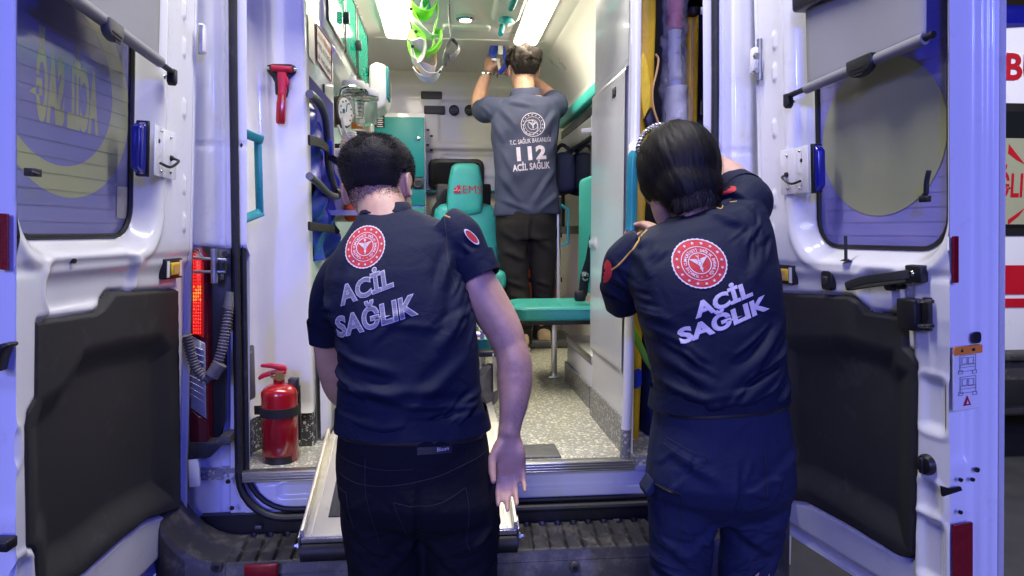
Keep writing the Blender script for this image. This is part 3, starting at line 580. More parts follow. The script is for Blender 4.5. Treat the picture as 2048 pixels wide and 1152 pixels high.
# sill: aluminium strip, painted step, lower plate
zs = lambda y, Y: float(at(900, y, Y)[2])
sill = mk('sill_panel', hfield(A(XL + .005, 2.108, 0), A(1, 0, 0), A(0, 0, 1), A(0, -1, 0), np.linspace(0, XR - XL - .01, 150), np.linspace(0.605, 0.728, 50),
    lambda u, v: -0.012 * (1 - ss(sdr(u, v, .10, .64, .655, .70, .012), -.008, .004)) - .012 * (1 - ss(sdr(u, v, .78, 1.32, .655, .70, .012), -.008, .004)) + .008 * (1 - ss(sdr(u, v, .03, .40, .62, .70, .04), -.006, .006)) - .012 * (v < .612)), 'paint', AMB, smooth=60)
strip = join(boxmm(-0.590, 0.585, 2.066, 2.098, FZ - 0.031, FZ - 0.0), *[boxmm(-0.590, 0.585, 2.0635, 2.067, FZ - 0.006 - .008 * i, FZ - 0.002 - .008 * i) for i in range(4)])
mk('sill_strip', strip, 'alu', AMB, bevel=0.0015)
mk('lower_plate', boxmm(-0.72, 0.96, 2.094, 2.12, 0.42, 0.612), 'black', AMB)

# ------------------------------------------------------------------ bumper with ribbed step
ZB = 0.555
def step_h(u, v):
    y = np.zeros_like(u)
    return y
bx0, bx1 = -0.80, 1.04
stx0, stx1 = float(at(470, 1075, 2.0)[0]), 0.66
tops = []
us = np.linspace(stx0, 0.72, 330); vs = np.linspace(0, 0.165, 44)
pitch = 0.048
def rib(u, v):
    k = np.round((u - stx0 - .03) / pitch); du = np.abs(u - stx0 - .03 - k * pitch); hw = 0.005 + 0.0075 * ss(v, 0.02, 0.16)
    q = np.where((v > 0.018) & (v < 0.150), du - hw, np.hypot(du, np.maximum(0.018 - v, v - 0.150)) - hw * .9)
    edge = 0.0035 * np.exp(-(q / 0.0022) ** 2); return -0.010 * (1 - ss(q, -0.003, 0.0)) + edge - 0.03 * (1 - ss(v, 0, 0.016)) ** 2 - .006 * ss(v, .15, .165)
stepm = hfield(A(0, 1.90, ZB - .005), A(1, 0, 0), A(0, 1.15, 0.06), A(0, 0, 1), us, vs, rib)
def bump_face(x0, x1):
    pr = [(1.955, 0.18), (1.915, 0.20), (1.885, 0.30), (1.885, 0.42), (1.889, 0.50), (1.90, ZB - .036)]
    xs = np.linspace(x0, x1, 24); v = [A(x, y + 0.10 * abs((x - .12) / .92) ** 6, z) for x in xs for y, z in pr]; n = len(pr)
    return np.array(v), [(i * n + j, (i + 1) * n + j, (i + 1) * n + j + 1, i * n + j + 1) for i in range(len(xs) - 1) for j in range(n - 1)]
BU = mk('bumper', join(stepm, bump_face(bx0, bx1), boxmm(bx0 + .02, bx1 - .02, 2.0, 2.095, .22, ZB - .03)), 'bumper_black', AMB, smooth=50)
# raised corners
def corner(side):
    xa = stx0 if side < 0 else .72; xo = -0.795 if side < 0 else 1.035
    rings = []
    for t in np.linspace(0, 1, 16):
        # from the step up and outwards along a hollow curve
        e = t ** 1.0; x = xa + (xo - xa) * (1 - (1 - e) ** 1.8); top = ZB + 0.165 * ss(e, 0.02, 0.95) ** 1.2
        yb = 2.09 - 0.02 * e; yf = 1.90 - 0.0 * e + 0.06 * ss(e, 0.55, 1)
        rings.append(np.array([(x, yb, 0.30), (x, yb, top + 0.02 * e), (x, (yb + yf) / 2, top + .012 * e), (x, yf + 0.012, top), (x, yf, top - 0.022), (x, yf - .012, 0.42), (x, yf + 0.03, 0.20)]))
    return loft(rings)
for s in (-1, 1): mk('bumper_corner', corner(s), 'bumper_black', BU, smooth=50, bevel=0.004)
def on_bump(x, y, Y=1.88): return at(x, y, Y)
for (x, y) in ((433, 1134), (1150, 1135)):
    c = on_bump(x, y, 1.882 + (0.012 if x < 500 else 0)); sn = mk('parking_sensor', lathe([(.016, .006), (.015, -.003), (.011, -.004)], c, (0, 1, 0), 24), 'bumper_black', BU)
    mk('sensor_core', lathe([(.0075, -.003), (.007, -.008)], c, (0, 1, 0), 18), 'black', sn)
a_, b_ = on_bump(489, 1130, 1.880), on_bump(556, 1152, 1.880)
mk('bumper_reflector', box(((a_[0] + b_[0]) / 2, 1.879, a_[2] - .028), (b_[0] - a_[0], 0.012, 0.056)), 'red_reflector', BU, bevel=0.003)
for (x, y) in ((517, 1054), (1232, 1040)): mk('step_plug', box(at(x, y, 2.075), (0.02, 0.012, 0.010)), 'grey_plastic', BU, bevel=0.002)
for (x, y) in ((456, 963), (464, 1016), (456, 885)): mk('panel_screw', lathe([(.007, 0), (.005, -.006)], at(x, y, 2.065), (0, 1, 0), 12), 'black', AMB)

# ------------------------------------------------------------------ tail lamp, hinge, conduit at the left pillar
pm('lamp_red_lit', (0.5, 0.02, 0.012), 0.25, var=0.2, vs=60, em=(1.0, 0.02, 0.012), ems=1.1, coat=0.5)
pm('lamp_orange_lit', (0.8, 0.2, 0.02), 0.25, em=(1.0, 0.22, 0.03), ems=1.1, coat=0.5)
pm('lamp_red_glow', (0.25, 0.008, 0.008), 0.2, var=0.2, vs=60, em=(1.0, 0.015, 0.01), ems=0.22, coat=0.5)
pm('lamp_clear', (0.30, 0.30, 0.34), 0.12, var=0.15, vs=40, coat=0.6)
pm('lamp_red_dark', (0.10, 0.004, 0.012), 0.12, var=0.2, coat=0.7)
Yt = 2.028
def tl(name, pts, mat, th, par, Y=Yt):
    P = [at(x, y, Y) for x, y in pts]; return mk(name, prism([(p[0], p[2]) for p in P], A(0, Y, 0), A(1, 0, 0), A(0, 0, 1), A(0, 1, 0), th), mat, par, bevel=0.002)
TL = tl('tail_lamp', [(384, 496), (396, 496), (414, 520), (417, 880), (408, 892), (378, 892)], 'lamp_red_dark', 0.10, AMB, 2.034)
tl('lamp_rim', [(385, 500), (392, 500), (411, 522), (412, 683), (383, 668)], 'lamp_red_dark', 0.01, TL, 2.030)
cells = []
tl('stop_lens', [(385, 506), (390, 506), (407, 526), (407, 676), (383, 664)], 'lamp_red_glow', 0.006, TL, 2.026)
# moulded cells of the lit lens
gr, go = [], []
for j in range(24):
    for i in range(6):
        x = 387.5 + i * 4.4; y = 514 + j * 6.6
        if x > 404 or y > 676 - (407 - x) * .5 or y < 508 + max(0, x - 390): continue
        (go if 9 <= j <= 13 and (i + j) % 5 else gr).append(sphere(at(x, y, 2.0245), (0.0026, 0.002, 0.0042), 4))
tag(mk('stop_lens_cells', join(*gr), 'lamp_red_lit', TL), kind='stuff'); tag(mk('indicator_cells', join(*go), 'lamp_orange_lit', TL), kind='stuff')
tl('reverse_lens', [(383, 672), (410, 687), (412, 838), (381, 816)], 'lamp_clear', 0.006, TL, 2.026)
for k in range(9):
    tl('lens_flute', [(380, 690 + k * 12), (408, 700 + k * 13), (408, 703 + k * 13), (380, 693 + k * 12)], 'lamp_clear', 0.003, TL, 2.0235)
tl('fog_lens', [(381, 820), (412, 842), (414, 884), (379, 888)], 'lamp_red_dark', 0.008, TL, 2.025)
bk = tl('lamp_carrier', [(400, 492), (462, 496), (464, 640), (450, 660), (450, 840), (440, 872), (405, 880)], 'black', 0.025, AMB, 2.07)
tl('lower_bracket', [(378, 885), (425, 885), (440, 872), (460, 872), (460, 888), (444, 890), (420, 915), (376, 920)], 'bumper_black', 0.07, AMB, 2.02)
hg = tl('door_hinge', [(421, 504), (440, 500), (442, 560), (432, 566), (421, 562)], 'grey_plastic', 0.03, AMB, 2.03)
mk('hinge_pin', tube([at(429, 498, 2.02), at(429, 566, 2.02)], 0.010, 12), 'galv', hg)
tl('hinge_arm', [(385, 513), (452, 517), (452, 523), (385, 519)], 'galv', 0.01, hg, 2.015); tl('hinge_arm', [(385, 541), (450, 541), (450, 547), (385, 547)], 'galv', 0.01, hg, 2.015)
mk('hinge_roller', lathe([(.013, -.01), (.013, .01)], at(444, 532, 2.02), (0, 0, 1), 16), 'black', hg)
mk('check_bolt', lathe([(.011, 0), (.008, -.012)], at(452, 508, 2.03), (0, 1, 0), 14), 'black', hg)
path = smooth_path([at(x, y, Y) for x, y, Y in ((458, 600, 2.06), (455, 640, 2.035), (446, 690, 2.02), (437, 720, 2.012), (424, 748, 2.005), (412, 757, 2.0), (396, 742, 2.0), (384, 715, 2.0), (374, 670, 1.99))], 10)
L_ = np.r_[0, np.cumsum([np.linalg.norm(path[i + 1] - path[i]) for i in range(len(path) - 1)])]; s = np.arange(0, L_[-1], 0.0022)
pp = [np.array([np.interp(q, L_, [p[k] for p in path]) for k in range(3)]) for q in s]
mk('cable_conduit', tube(pp, [0.0125 + 0.0022 * (1 if (i // 2) % 2 else -1) for i in range(len(pp))], 12), 'conduit_grey', AMB, smooth=80)
mk('conduit_clip', tube([at(441, 727, 2.0), at(424, 752, 1.996)], 0.0195, 14), 'conduit_grey', AMB)
mk('conduit_ferrule', tube([at(459, 585, 2.065), at(456, 618, 2.05)], [0.012, 0.016], 14), 'grey_plastic', AMB)
# right pillar hinge and rubber stops
hg = mk('door_hinge', box(at(1513, 122, 2.04), (0.034, 0.03, 0.075)), 'paint', AMB, bevel=0.006)
for y in (112, 142): mk('hinge_bolt', lathe([(.010, 0), (.008, -.01)], at(1512, y, 2.02), (0, 1, 0), 6), 'galv', hg)
mk('hinge_pin', tube([at(1519, 78, 2.03), at(1519, 160, 2.03)], 0.008, 10), 'galv', hg)
hg = mk('door_hinge', box(at(405, 78, 2.04), (0.016, 0.03, 0.080)), 'paint', AMB, bevel=0.006)
mk('hinge_pin', tube([at(402, 50, 2.03), at(402, 108, 2.03)], 0.007, 10), 'galv', hg)
pj = mk('pillar_plate', box(at(389, 944, 2.03), (0.03, 0.02, 0.085)), 'paint', AMB, bevel=0.005)
# ------------------------------------------------------------------ cabin: floor, ceiling, bulkhead, linings
CZ = 2.60; YB = 5.20; WXL, WXR = -0.80, 0.86
def speckle(name, base, chip, scale=90.0, thr=0.30, chip2=None):
    m = pm(name, base, 0.42, var=0.10, vs=5, wear=((base[0] * .6, base[1] * .58, base[2] * .52), 4, 0.56, 0.35)); n = m.node_tree.nodes; l = m.node_tree.links; b = n['Principled BSDF']
    src = b.inputs['Base Color'].links[0].from_socket; tc = n.new('ShaderNodeTexCoord')
    for (sc, th, colr) in ((scale, thr, chip), (scale * 1.9, thr * 0.8, chip), (scale * 1.3, thr * 0.6, chip2 or chip)):
        v = n.new('ShaderNodeTexVoronoi'); v.inputs['Scale'].default_value = sc; l.new(tc.outputs['Object'], v.inputs['Vector'])
        cr = n.new('ShaderNodeSeparateColor'); l.new(v.outputs['Color'], cr.inputs[0])
        th_ = n.new('ShaderNodeMath'); th_.operation = 'MULTIPLY'; l.new(cr.outputs[0], th_.inputs[0]); th_.inputs[1].default_value = th * 1.5
        lt = n.new('ShaderNodeMath'); lt.operation = 'LESS_THAN'; l.new(v.outputs['Distance'], lt.inputs[0]); l.new(th_.outputs[0], lt.inputs[1])
        mx = n.new('ShaderNodeMix'); mx.data_type = 'RGBA'; l.new(lt.outputs[0], mx.inputs['Factor']); l.new(src, mx.inputs[6]); mx.inputs[7].default_value = (*colr, 1); src = mx.outputs[2]
    l.new(src, b.inputs['Base Color']); return m
speckle('floor_vinyl', (0.34, 0.335, 0.275), (0.74, 0.70, 0.56), 70, 0.36, (0.20, 0.20, 0.18))
speckle('skirt_vinyl', (0.055, 0.057, 0.060), (0.62, 0.62, 0.60), 75, 0.30)
speckle('skirt_vinyl_mid', (0.20, 0.20, 0.185), (0.55, 0.53, 0.46), 75, 0.30)
FL = mk('cabin_floor', boxmm(-0.80, 0.86, 2.098, YB, FZ - 0.03, FZ), 'floor_vinyl', AMB)
hx = [atz(*q, FZ) for q in ((1058, 892), (1107, 892), (1122, 926), (1030, 928))]
pm('hatch_grey', (0.10, 0.10, 0.095), 0.5, var=0.25, vs=12, bump=0.3, bs=300, wear=((0.3, 0.28, 0.24), 9, 0.55, 0.5))
mk('floor_hatch', boxmm(0.20, float(hx[1][0]) + .005, 2.105, float(hx[0][1]), FZ, FZ + .006), 'hatch_grey', FL, bevel=0.002)
# ceiling: vaulted edges, raised centre duct
px_ = [(-0.80, 2.28), (-0.74, 2.40), (-0.62, 2.52), (-0.46, 2.585), (-0.36, CZ), (-0.20, CZ), (-0.14, CZ - .03), (0.36, CZ - .03), (0.42, CZ), (0.60, CZ), (0.68, 2.585), (0.76, 2.52), (0.83, 2.40), (0.86, 2.28)]
V = [A(x, y, z) for y in (2.12, 2.6, 3.2, 3.9) for x, z in px_]; n = len(px_)
V += [A(x, y, min(z, CZ) if not (-0.15 < x < 0.37) else CZ) for y in (3.93, 4.6, YB) for x, z in px_]
CE = mk('ceiling', (np.array(V), [(i * n + j, (i + 1) * n + j, (i + 1) * n + j + 1, i * n + j + 1) for i in range(6) for j in range(n - 1)]), 'lining', AMB, smooth=25)
mk('ceiling_rib', boxmm(-0.55, 0.75, 4.28, 4.30, CZ - .006, CZ + .01), 'lining', CE, bevel=.003)
mk('ceiling_panel', prism(rrect(0.26, 0.10, 0.03), (0.14, 3.93, CZ - 0.045), (1, 0, 0), (0, 1, 0), (0, 0, 1), 0.03), 'lining', CE, bevel=0.008)
# side linings
def side_lining(x, side):
    def h(u, v):
        w = 0.03 * (1 - ss(sdr(u, v, 2.72, 3.85, 1.42, 2.12, 0.10), -0.03, 0.02)) - 0.02 * ss(v, 2.12, 2.3)
        return -w
    return hfield(A(x, 0, 0), A(0, 1, 0), A(0, 0, 1), A(-side, 0, 0), np.linspace(2.62, YB, 110), np.linspace(FZ, 2.30, 70), h)
mk('side_lining', side_lining(WXR, 1), 'lining', AMB, smooth=50); mk('side_lining', hfield(A(WXL, 0, 0), A(0, 1, 0), A(0, 0, 1), A(1, 0, 0), np.linspace(2.13, YB, 10), np.linspace(FZ, 2.30, 8), lambda u, v: u * 0), 'lining', AMB)
# bulkhead with pressed panels
def bh(u, v):
    y = 0.03 * ss(v, 2.04, 2.06) - 0.015 * (1 - ss(sdr(u, v, -.02, .62, 2.10, 2.40, .03), -.01, .006)) + 0.02 * ss(v, 2.42, 2.50)
    for (u0, u1, v0, v1) in ((0.0, .62, 1.90, 2.02), (0.0, .60, 1.70, 1.86)): y = y - 0.010 * (1 - ss(sdr(u, v, u0, u1, v0, v1, .03), -.012, .006))
    return y + 0.012 * (1 - ss(sdpoly(u, v, [(0.02, 1.30), (0.02, 1.66), (0.45, 1.66), (0.53, 1.58), (0.60, 1.30)]), -.012, .006))
BK = mk('bulkhead', hfield(A(0, YB, 0), A(1, 0, 0), A(0, 0, 1), A(0, -1, 0), np.linspace(-0.80, 0.86, 170), np.linspace(FZ, CZ, 180), bh), 'lining', AMB, smooth=60)
def vent(x0, y0, x1, y1, Y=YB - .045):
    a, b = at(x0, y0, Y), at(x1, y1, Y); c = (a + b) / 2; w, h = abs(b[0] - a[0]), abs(a[2] - b[2])
    o = mk('air_vent', prism(rrect(w, h, .008), c, (1, 0, 0), (0, 0, 1), (0, 1, 0), .03), 'black', BK, bevel=.002)
    for i in range(6): mk('vent_slat', box((c[0], Y - .002, c[2] - h / 2 + h * (i + .7) / 6.6), (w * .9, .006, .003)), 'grey_plastic', o)
vent(842, 182, 884, 198); vent(848, 211, 890, 228)
for x in (908, 939):
    c = at(x, 220, YB - .05); o = mk('round_vent', lathe([(.036, .03), (.036, -.004), (.030, -.008), (.026, -.004)], c, (0, 1, 0), 24), 'black', BK)
    mk('vent_flap', box(c + A(0, -.006, 0), (.05, .004, .006)), 'grey_plastic', o)
for (x, y) in ((856, 260), (863, 272), (856, 290), (863, 300)): mk('air_socket', box(at(x, y, YB - .03), (.020, .01, .014)), 'black', BK, bevel=.002)
a, b = at(857, 317, YB - .03), at(968, 380, YB - .03); wc = (a + b) / 2; ww, wh = b[0] - a[0], a[2] - b[2]
wf = mk('hatch_window', prism(rrect(ww, wh, .05, 6), wc, (1, 0, 0), (0, 0, 1), (0, 1, 0), .02), 'black', BK, bevel=.004)
mk('hatch_pane', prism(rrect(ww * .86, wh * .76, .035, 6), wc - A(0, .004, 0), (1, 0, 0), (0, 0, 1), (0, 1, 0), .003), 'dark_glass', wf)
mk('bulkhead_rail', box(at(940, 384, YB - .05), (0.72, 0.05, 0.022)), 'teal_rail', BK, bevel=.004)
# LED strips
def led(x, y0, y1):
    o = mk('ceiling_lamp', prism(rrect(.150, y1 - y0, .03), ((x), (y0 + y1) / 2, CZ - .022), (1, 0, 0), (0, 1, 0), (0, 0, 1), .03), 'white_plastic', CE)
    mk('lamp_diffuser', prism(rrect(.128, y1 - y0 - .03, .022), (x, (y0 + y1) / 2, CZ - .036), (1, 0, 0), (0, 1, 0), (0, 0, 1), .018), 'led', o, bevel=.005)
led(float(atz(792, 50, CZ - .03)[0]), 2.9, float(atz(796, 77, CZ - .03)[1])); led(float(atz(1072, 40, CZ - .03)[0]), 2.9, float(atz(1051, 90, CZ - .03)[1]))
c = atz(931, 37, CZ - .04); o = mk('spot_lamp', lathe([(.050, .02), (.050, -.004), (.034, -.010)], c, (0, 0, 1), 28), 'chrome', CE); mk('spot_lens', lathe([(.033, .006), (.030, -.012)], c, (0, 0, 1), 24), 'spot_lens', o)
# teal ceiling handrails
def rail(p, mount_y, nm='handrail'):
    o = mk(nm, tube(p, .0155, 14), 'teal_rail' if nm == 'x' else 'teal_gloss', CE)
    return o
zr = 2.50
ra = [atz(1045, -40, zr), atz(1012, 40, zr)]
r1 = rail([atz(1062, -90, zr), atz(1022, 16, zr)], 0); mk('rail_flange', lathe([(.040, -.012), (.032, .02), (.018, .045)], atz(1012, 38, zr + .035), (0, -.6, 1), 20), 'teal_gloss', r1)
mp = atz(1014, 30, CZ - .06); mk('rail_mount', prism(rrect(.15, .46, .05), (mp[0], mp[1] - .10, CZ - .062), (1, 0, 0), (0, 1, 0), (0, 0, 1), .06), 'lining', r1, bevel=.02)
mk('drip_hook', tube([atz(1004, 52, 2.53), atz(1001, 68, 2.47)], .014, 12), 'teal_gloss', r1)
r2 = rail([atz(844, -100, zr), atz(850, 8, zr)], 0); mk('rail_flange', lathe([(.034, -.01), (.026, .02), (.018, .05)], atz(851, 22, zr), (0, -.5, 1), 20), 'teal_gloss', r2)

# ------------------------------------------------------------------ left cupboard with the curved front
YC = 2.31
xe = float(at(618, 465, YC)[0])
prof = [(-0.584, 2.10), (-0.598, 2.15), (-0.606, 2.21), (-0.604, 2.265), (-0.592, 2.293), (-0.57, 2.306), (-0.54, YC), (xe - .012, YC), (xe - .003, YC + .004), (xe, YC + .014), (xe, 2.36)]
zt = np.r_[np.linspace(0.862, 1.0, 8), np.linspace(1.05, CZ, 20)]
V = [A(x + (-0.583 - x) * 0, y - (.010 * (1 - ss(z, .862, .875))), z) for z in zt for x, y in prof]; n = len(prof)
LC = mk('left_cupboard', (np.array(V), [(i * n + j, (i + 1) * n + j, (i + 1) * n + j + 1, i * n + j + 1) for i in range(len(zt) - 1) for j in range(n - 1)]), 'gelcoat', AMB, smooth=50)
V = [A(x, y - .004, z) for z in (FZ, .862) for x, y in prof]; mk('skirting', (np.array(V), [(j, j + 1, n + j + 1, n + j) for j in range(n - 1)]), 'skirt_vinyl', LC)
# side of the cupboard with its bag recess
ye = float(atx(672, 465, xe)[1])
zr0, zr1 = float(atx(650, 520, xe)[2]), float(atx(618, 150, xe)[2])
top_r = atx(670, 205, xe)
sidep = hfield(A(xe, 0, 0), A(0, 1, 0), A(0, 0, 1), A(1, 0, 0), np.linspace(2.36, ye, 60), np.linspace(FZ, CZ, 200), lambda u, v: 0 * u + .004 * np.exp(-((v - 1.27) / .006) ** 2), lambda u, v: ~((u > 2.37) & (u < ye - .012) & (v > zr0) & (v < zr1)))
recess = join(boxmm(xe - .20, xe - .19, 2.36, ye, zr0 - .05, zr1 + .02), boxmm(xe - .20, xe - .001, 2.36, ye - .01, zr1, zr1 + .01), boxmm(xe - .20, xe - .001, 2.36, ye - .01, zr0 - .012, zr0 - .002), boxmm(xe - .20, xe - .002, ye - .011, ye - .001, zr0, zr1), boxmm(xe - .20, xe - .006, 2.362, 2.37, zr0, zr1))
CS = mk('cupboard_side', join(sidep, recess), 'gelcoat', AMB, smooth=40)
mk('base_moulding', hfield(A(xe + .005, 0, 0), A(0, 1, 0), A(0, 0, 1), A(1, 0, 0), np.linspace(2.36, 2.9, 40), np.linspace(FZ, 1.24, 60), lambda u, v: .010 + .03 * (1 - ss(sdpoly(u, v, [(2.36, 1.23), (2.5, 1.23), (2.9, 1.05), (2.9, .75), (2.36, .75)]), -.03, .0)) - .025 * (1 - ss(sdpoly(u, v, [(2.45, 1.10), (2.56, 1.16), (2.7, 1.08), (2.7, .85), (2.45, .95)]), -.02, .0))), 'gelcoat', CS, smooth=50)
mk('cupboard_back', join(boxmm(WXL, xe, ye, ye + .01, FZ, CZ), boxmm(WXL, xe + .0, ye, 4.55, 1.30, 1.33)), 'gelcoat', CS)
# notice on the side, with its red frame and lettering
def on_side(px, py, off=.002): return atx(px, py, xe + off)
q = [on_side(*p) for p in ((632, 43), (664, 88), (664, 167), (633, 122))]
NB = mk('notice_plate', (np.array([on_side(632, 43, .003), on_side(664, 88, .003), on_side(664, 167, .003), on_side(633, 122, .003)]), [(0, 1, 2, 3)]), 'print_white', CS)
def edgeline(pts, t, mat, par, nm):
    mk(nm, join(*[tube([pts[i], pts[(i + 1) % len(pts)]], t, 6) for i in range(len(pts))]), mat, par)
edgeline([on_side(633, 47, .004), on_side(663, 90, .004), on_side(663, 163, .004), on_side(634, 120, .004)], .002, 'print_red', NB, 'notice_frame')
def side_text(s, px0, px1, y0, y1, mat, par, off=.0045):
    g = text2d(s, 1, .03); v = g[0]; x0_, x1_ = v[:, 0].min(), v[:, 0].max(); z0_, z1_ = v[:, 1].min(), v[:, 1].max()
    a = on_side(px0, y0, off); b = on_side(px1, y0 + (px1 - px0) * 1.33, off); c_ = on_side(px0, y1, off)
    o = np.array([a + (b - a) * ((q[0] - x0_) / (x1_ - x0_)) * A(0, 1, 0) + A(0, 0, 1) * (c_[2] - a[2]) * (1 - (q[1] - z0_) / (z1_ - z0_)) for q in v])
    o[:, 0] = xe + off; mk('notice_lettering', (o, g[1]), mat, par, smooth=0)
side_text('YANAR GÖSTEREN', 634, 662, 52, 68, 'print_red', NB); side_text('ATEŞ VE TÜTÜN', 634, 662, 76, 92, 'ink_grey', NB); side_text('İLE YAKLAŞMA', 634, 662, 99, 114, 'ink_grey', NB)
mk('recess_latch', box(on_side(648, 177, .003), (.006, .02, .03)), 'grey_plastic', CS, bevel=.001)
mk('side_sticker', (np.array([on_side(616, 25, .003), on_side(628, 40, .003), on_side(630, 130, .003), on_side(618, 112, .003)]), [(0, 1, 2, 3)]), 'cream_plastic', CS)
# fittings on the cupboard front
def front(x, y, d=0.0): return at(x, y, YC - d)
mk('cover_plate', prism(rrect(.045, .165, .010, 4), at(498, 745, 2.170), nrm(A(.15, 1, 0)), (0, 0, 1), nrm(A(1, -.15, 0)), .010), 'grey_plastic', LC, bevel=.003)
for y in (705, 784): mk('plate_screw', sphere(at(500, y, 2.165), .005, 6), 'steel', LC)
for (x, y) in ((484, 142), (489, 655), (490, 818)): mk('screw_cap', sphere(at(x, y, 2.120), .006, 6), 'white_plastic', LC)
P = [at(x, y, Y) for x, y, Y in ((487, 266, 2.125), (521, 280, 2.19), (521, 424, 2.19), (488, 438, 2.125))]
def strapseg(a, b, w): return tube([a, b], [(w, .006), (w, .006)], 8, hint=(0, 1, 0), p=5)
GH = mk('grab_handle', join(strapseg(P[0] - A(0, 0, .0), P[1] + A(0.006, 0, 0), .014)), 'teal_rail', LC, bevel=.003)
mk('handle_bar', box((P[1] + P[2]) / 2 - A(.004, .004, 0), (.022, .012, .225)), 'teal_rail', GH, bevel=.003)
mk('handle_foot', strapseg(P[2] + A(.004, 0, 0), P[3], .014), 'teal_rail', GH, bevel=.003)

# ------------------------------------------------------------------ overhead locker with tinted sliding doors
lx = xe + .01
def lk(px, py, X=lx): return atx(px, py, X)
yl0, yl1 = ye - .05, 4.15; zl0 = float(lk(712, 160)[2])
LK = mk('overhead_locker', join(boxmm(WXL, lx, yl0 - 0.2, yl1, zl0 - .02, CZ)), 'gelcoat', AMB, bevel=.012)
pz0, pz1 = zl0 + .03, CZ - .05
for i, (a_, b_) in enumerate(((yl0 - .15, yl0 + .28), (yl0 + .32, yl0 + .72), (yl0 + .76, yl1 - .05))):
    fr = mk('locker_door', join(boxmm(lx + .001, lx + .010, a_, b_, pz0, pz0 + .015), boxmm(lx + .001, lx + .010, a_, b_, pz1 - .015, pz1), boxmm(lx + .001, lx + .010, a_, a_ + .018, pz0 + .015, pz1 - .015), boxmm(lx + .001, lx + .010, b_ - .018, b_, pz0 + .015, pz1 - .015)), 'black', LK)
    mk('locker_pane', boxmm(lx + .002, lx + .007, a_ + .018, b_ - .018, pz0 + .015, pz1 - .015), 'teal_acrylic', fr)
    mk('locker_latch', boxmm(lx + .010, lx + .034, b_ - .05, b_ - .02, pz0 + .10, pz0 + .145), 'black', fr, bevel=.003)
mk('locker_lip', prism([(0, 0), (.012, -.02), (-.02, -.07), (-.30, -.07), (-.30, 0)], (lx, yl0 - .0, zl0 - .02), (1, 0, 0), (0, 0, 1), (0, 1, 0), yl1 - yl0), 'gelcoat', LK, bevel=.006)

# ------------------------------------------------------------------ right partition with tube edge and skirting
XP = 0.568; yp0, yp1 = 2.135, float(atx(1186, 600, XP)[1])
zp = lambda px, py: float(atx(px, py, XP)[2])
def part_h(u, v):
    return 0.012 * (1 - ss(np.abs(v - 1.98) , .03, .04)) * 0 + .010 * (v < zp(1200, 185)) * 1.0 * ss(v, 1.0, 1.01) - .006 * np.exp(-((v - zp(1195, 185)) / .008) ** 2) + .008 * (1 - ss(np.abs(v - zp(1185, 487)), .012, .016)) * (u > yp1 - .10) + .018 * (1 - ss(v, zp(1184, 790), zp(1184, 775)))
RP = mk('right_partition', join(hfield(A(XP, 0, 0), A(0, 1, 0), A(0, 0, 1), A(-1, 0, 0), np.linspace(yp0, yp1, 60), np.linspace(.862, CZ, 170), part_h), boxmm(XP + .002, XP + .030, yp0, yp1, FZ, CZ), boxmm(XP + .028, 0.86, yp1 - .03, yp1, FZ, CZ)), 'gelcoat', AMB, smooth=50)
mk('skirting', boxmm(XP - .008, XP + .002, yp0, yp1, FZ, .862), 'skirt_vinyl_mid', RP)
tb = [at(1273, -60, 2.115), at(1272, 120, 2.115), at(1270, 250, 2.115), at(1269, 290, 2.11), at(1266, 315, 2.10), at(1262, 500, 2.095), at(1256, 760, 2.10), at(1252, 860, 2.10)]
tube_e = mk('edge_tube', tube(smooth_path(tb, 4), .0155, 16), 'gelcoat', RP)
mk('tube_grip', tube(smooth_path([at(1269, 305, 2.10), at(1265, 330, 2.096), at(1263, 440, 2.092), at(1262, 462, 2.09)], 4), .0172, 16), 'teal_rail', tube_e)
mk('tube_cap', tube([at(1252, 858, 2.10), at(1250, 914, 2.10)], .0165, 16), 'skirt_vinyl_mid', tube_e)
mk('cable_clip', box(atx(1228, 185, XP - .012), (.004, .04, .03)), 'black', RP, bevel=.001)
# compartment behind: recess with grey liner
pm('liner_grey', (0.05, 0.05, 0.055), 0.5, var=.05)
mk('compartment_liner', join(boxmm(XP + .031, .95, 2.55, 2.56, FZ, CZ), boxmm(.94, .95, 2.26, 2.55, FZ, CZ)), 'liner_grey', AMB)
jx = float(at(1402, 465, 2.24)[0])
mk('jamb_trim', loft([np.array([(XR - .012, 2.10, z), (XR - .022, 2.13, z), (jx + .006, 2.19, z), (jx, 2.24, z), (jx + .02, 2.25, z), (XR + .0, 2.12, z)]) for z in (FZ - .02, 1.5, CZ)]), 'lining', AMB, smooth=50)
mk('compartment_floor', boxmm(XP + .03, .94, 2.10, 2.55, FZ - .02, FZ + .002), 'skirt_vinyl_mid', AMB)
st_ = mk('belt_stopper', box(at(1412, 215, 2.20), (.03, .03, .045)), 'black', AMB, bevel=.005); mk('stopper_bolt', lathe([(.012, 0), (.009, -.012)], at(1417, 205, 2.185), (0, 1, 0), 14), 'white_plastic', st_)
mk('jamb_slot', box(at(1415, 95, 2.19), (.014, .006, .085)), 'black', AMB, bevel=.002); mk('jamb_latch', box(at(1407, 22, 2.19), (.02, .008, .022)), 'steel', AMB, bevel=.002)

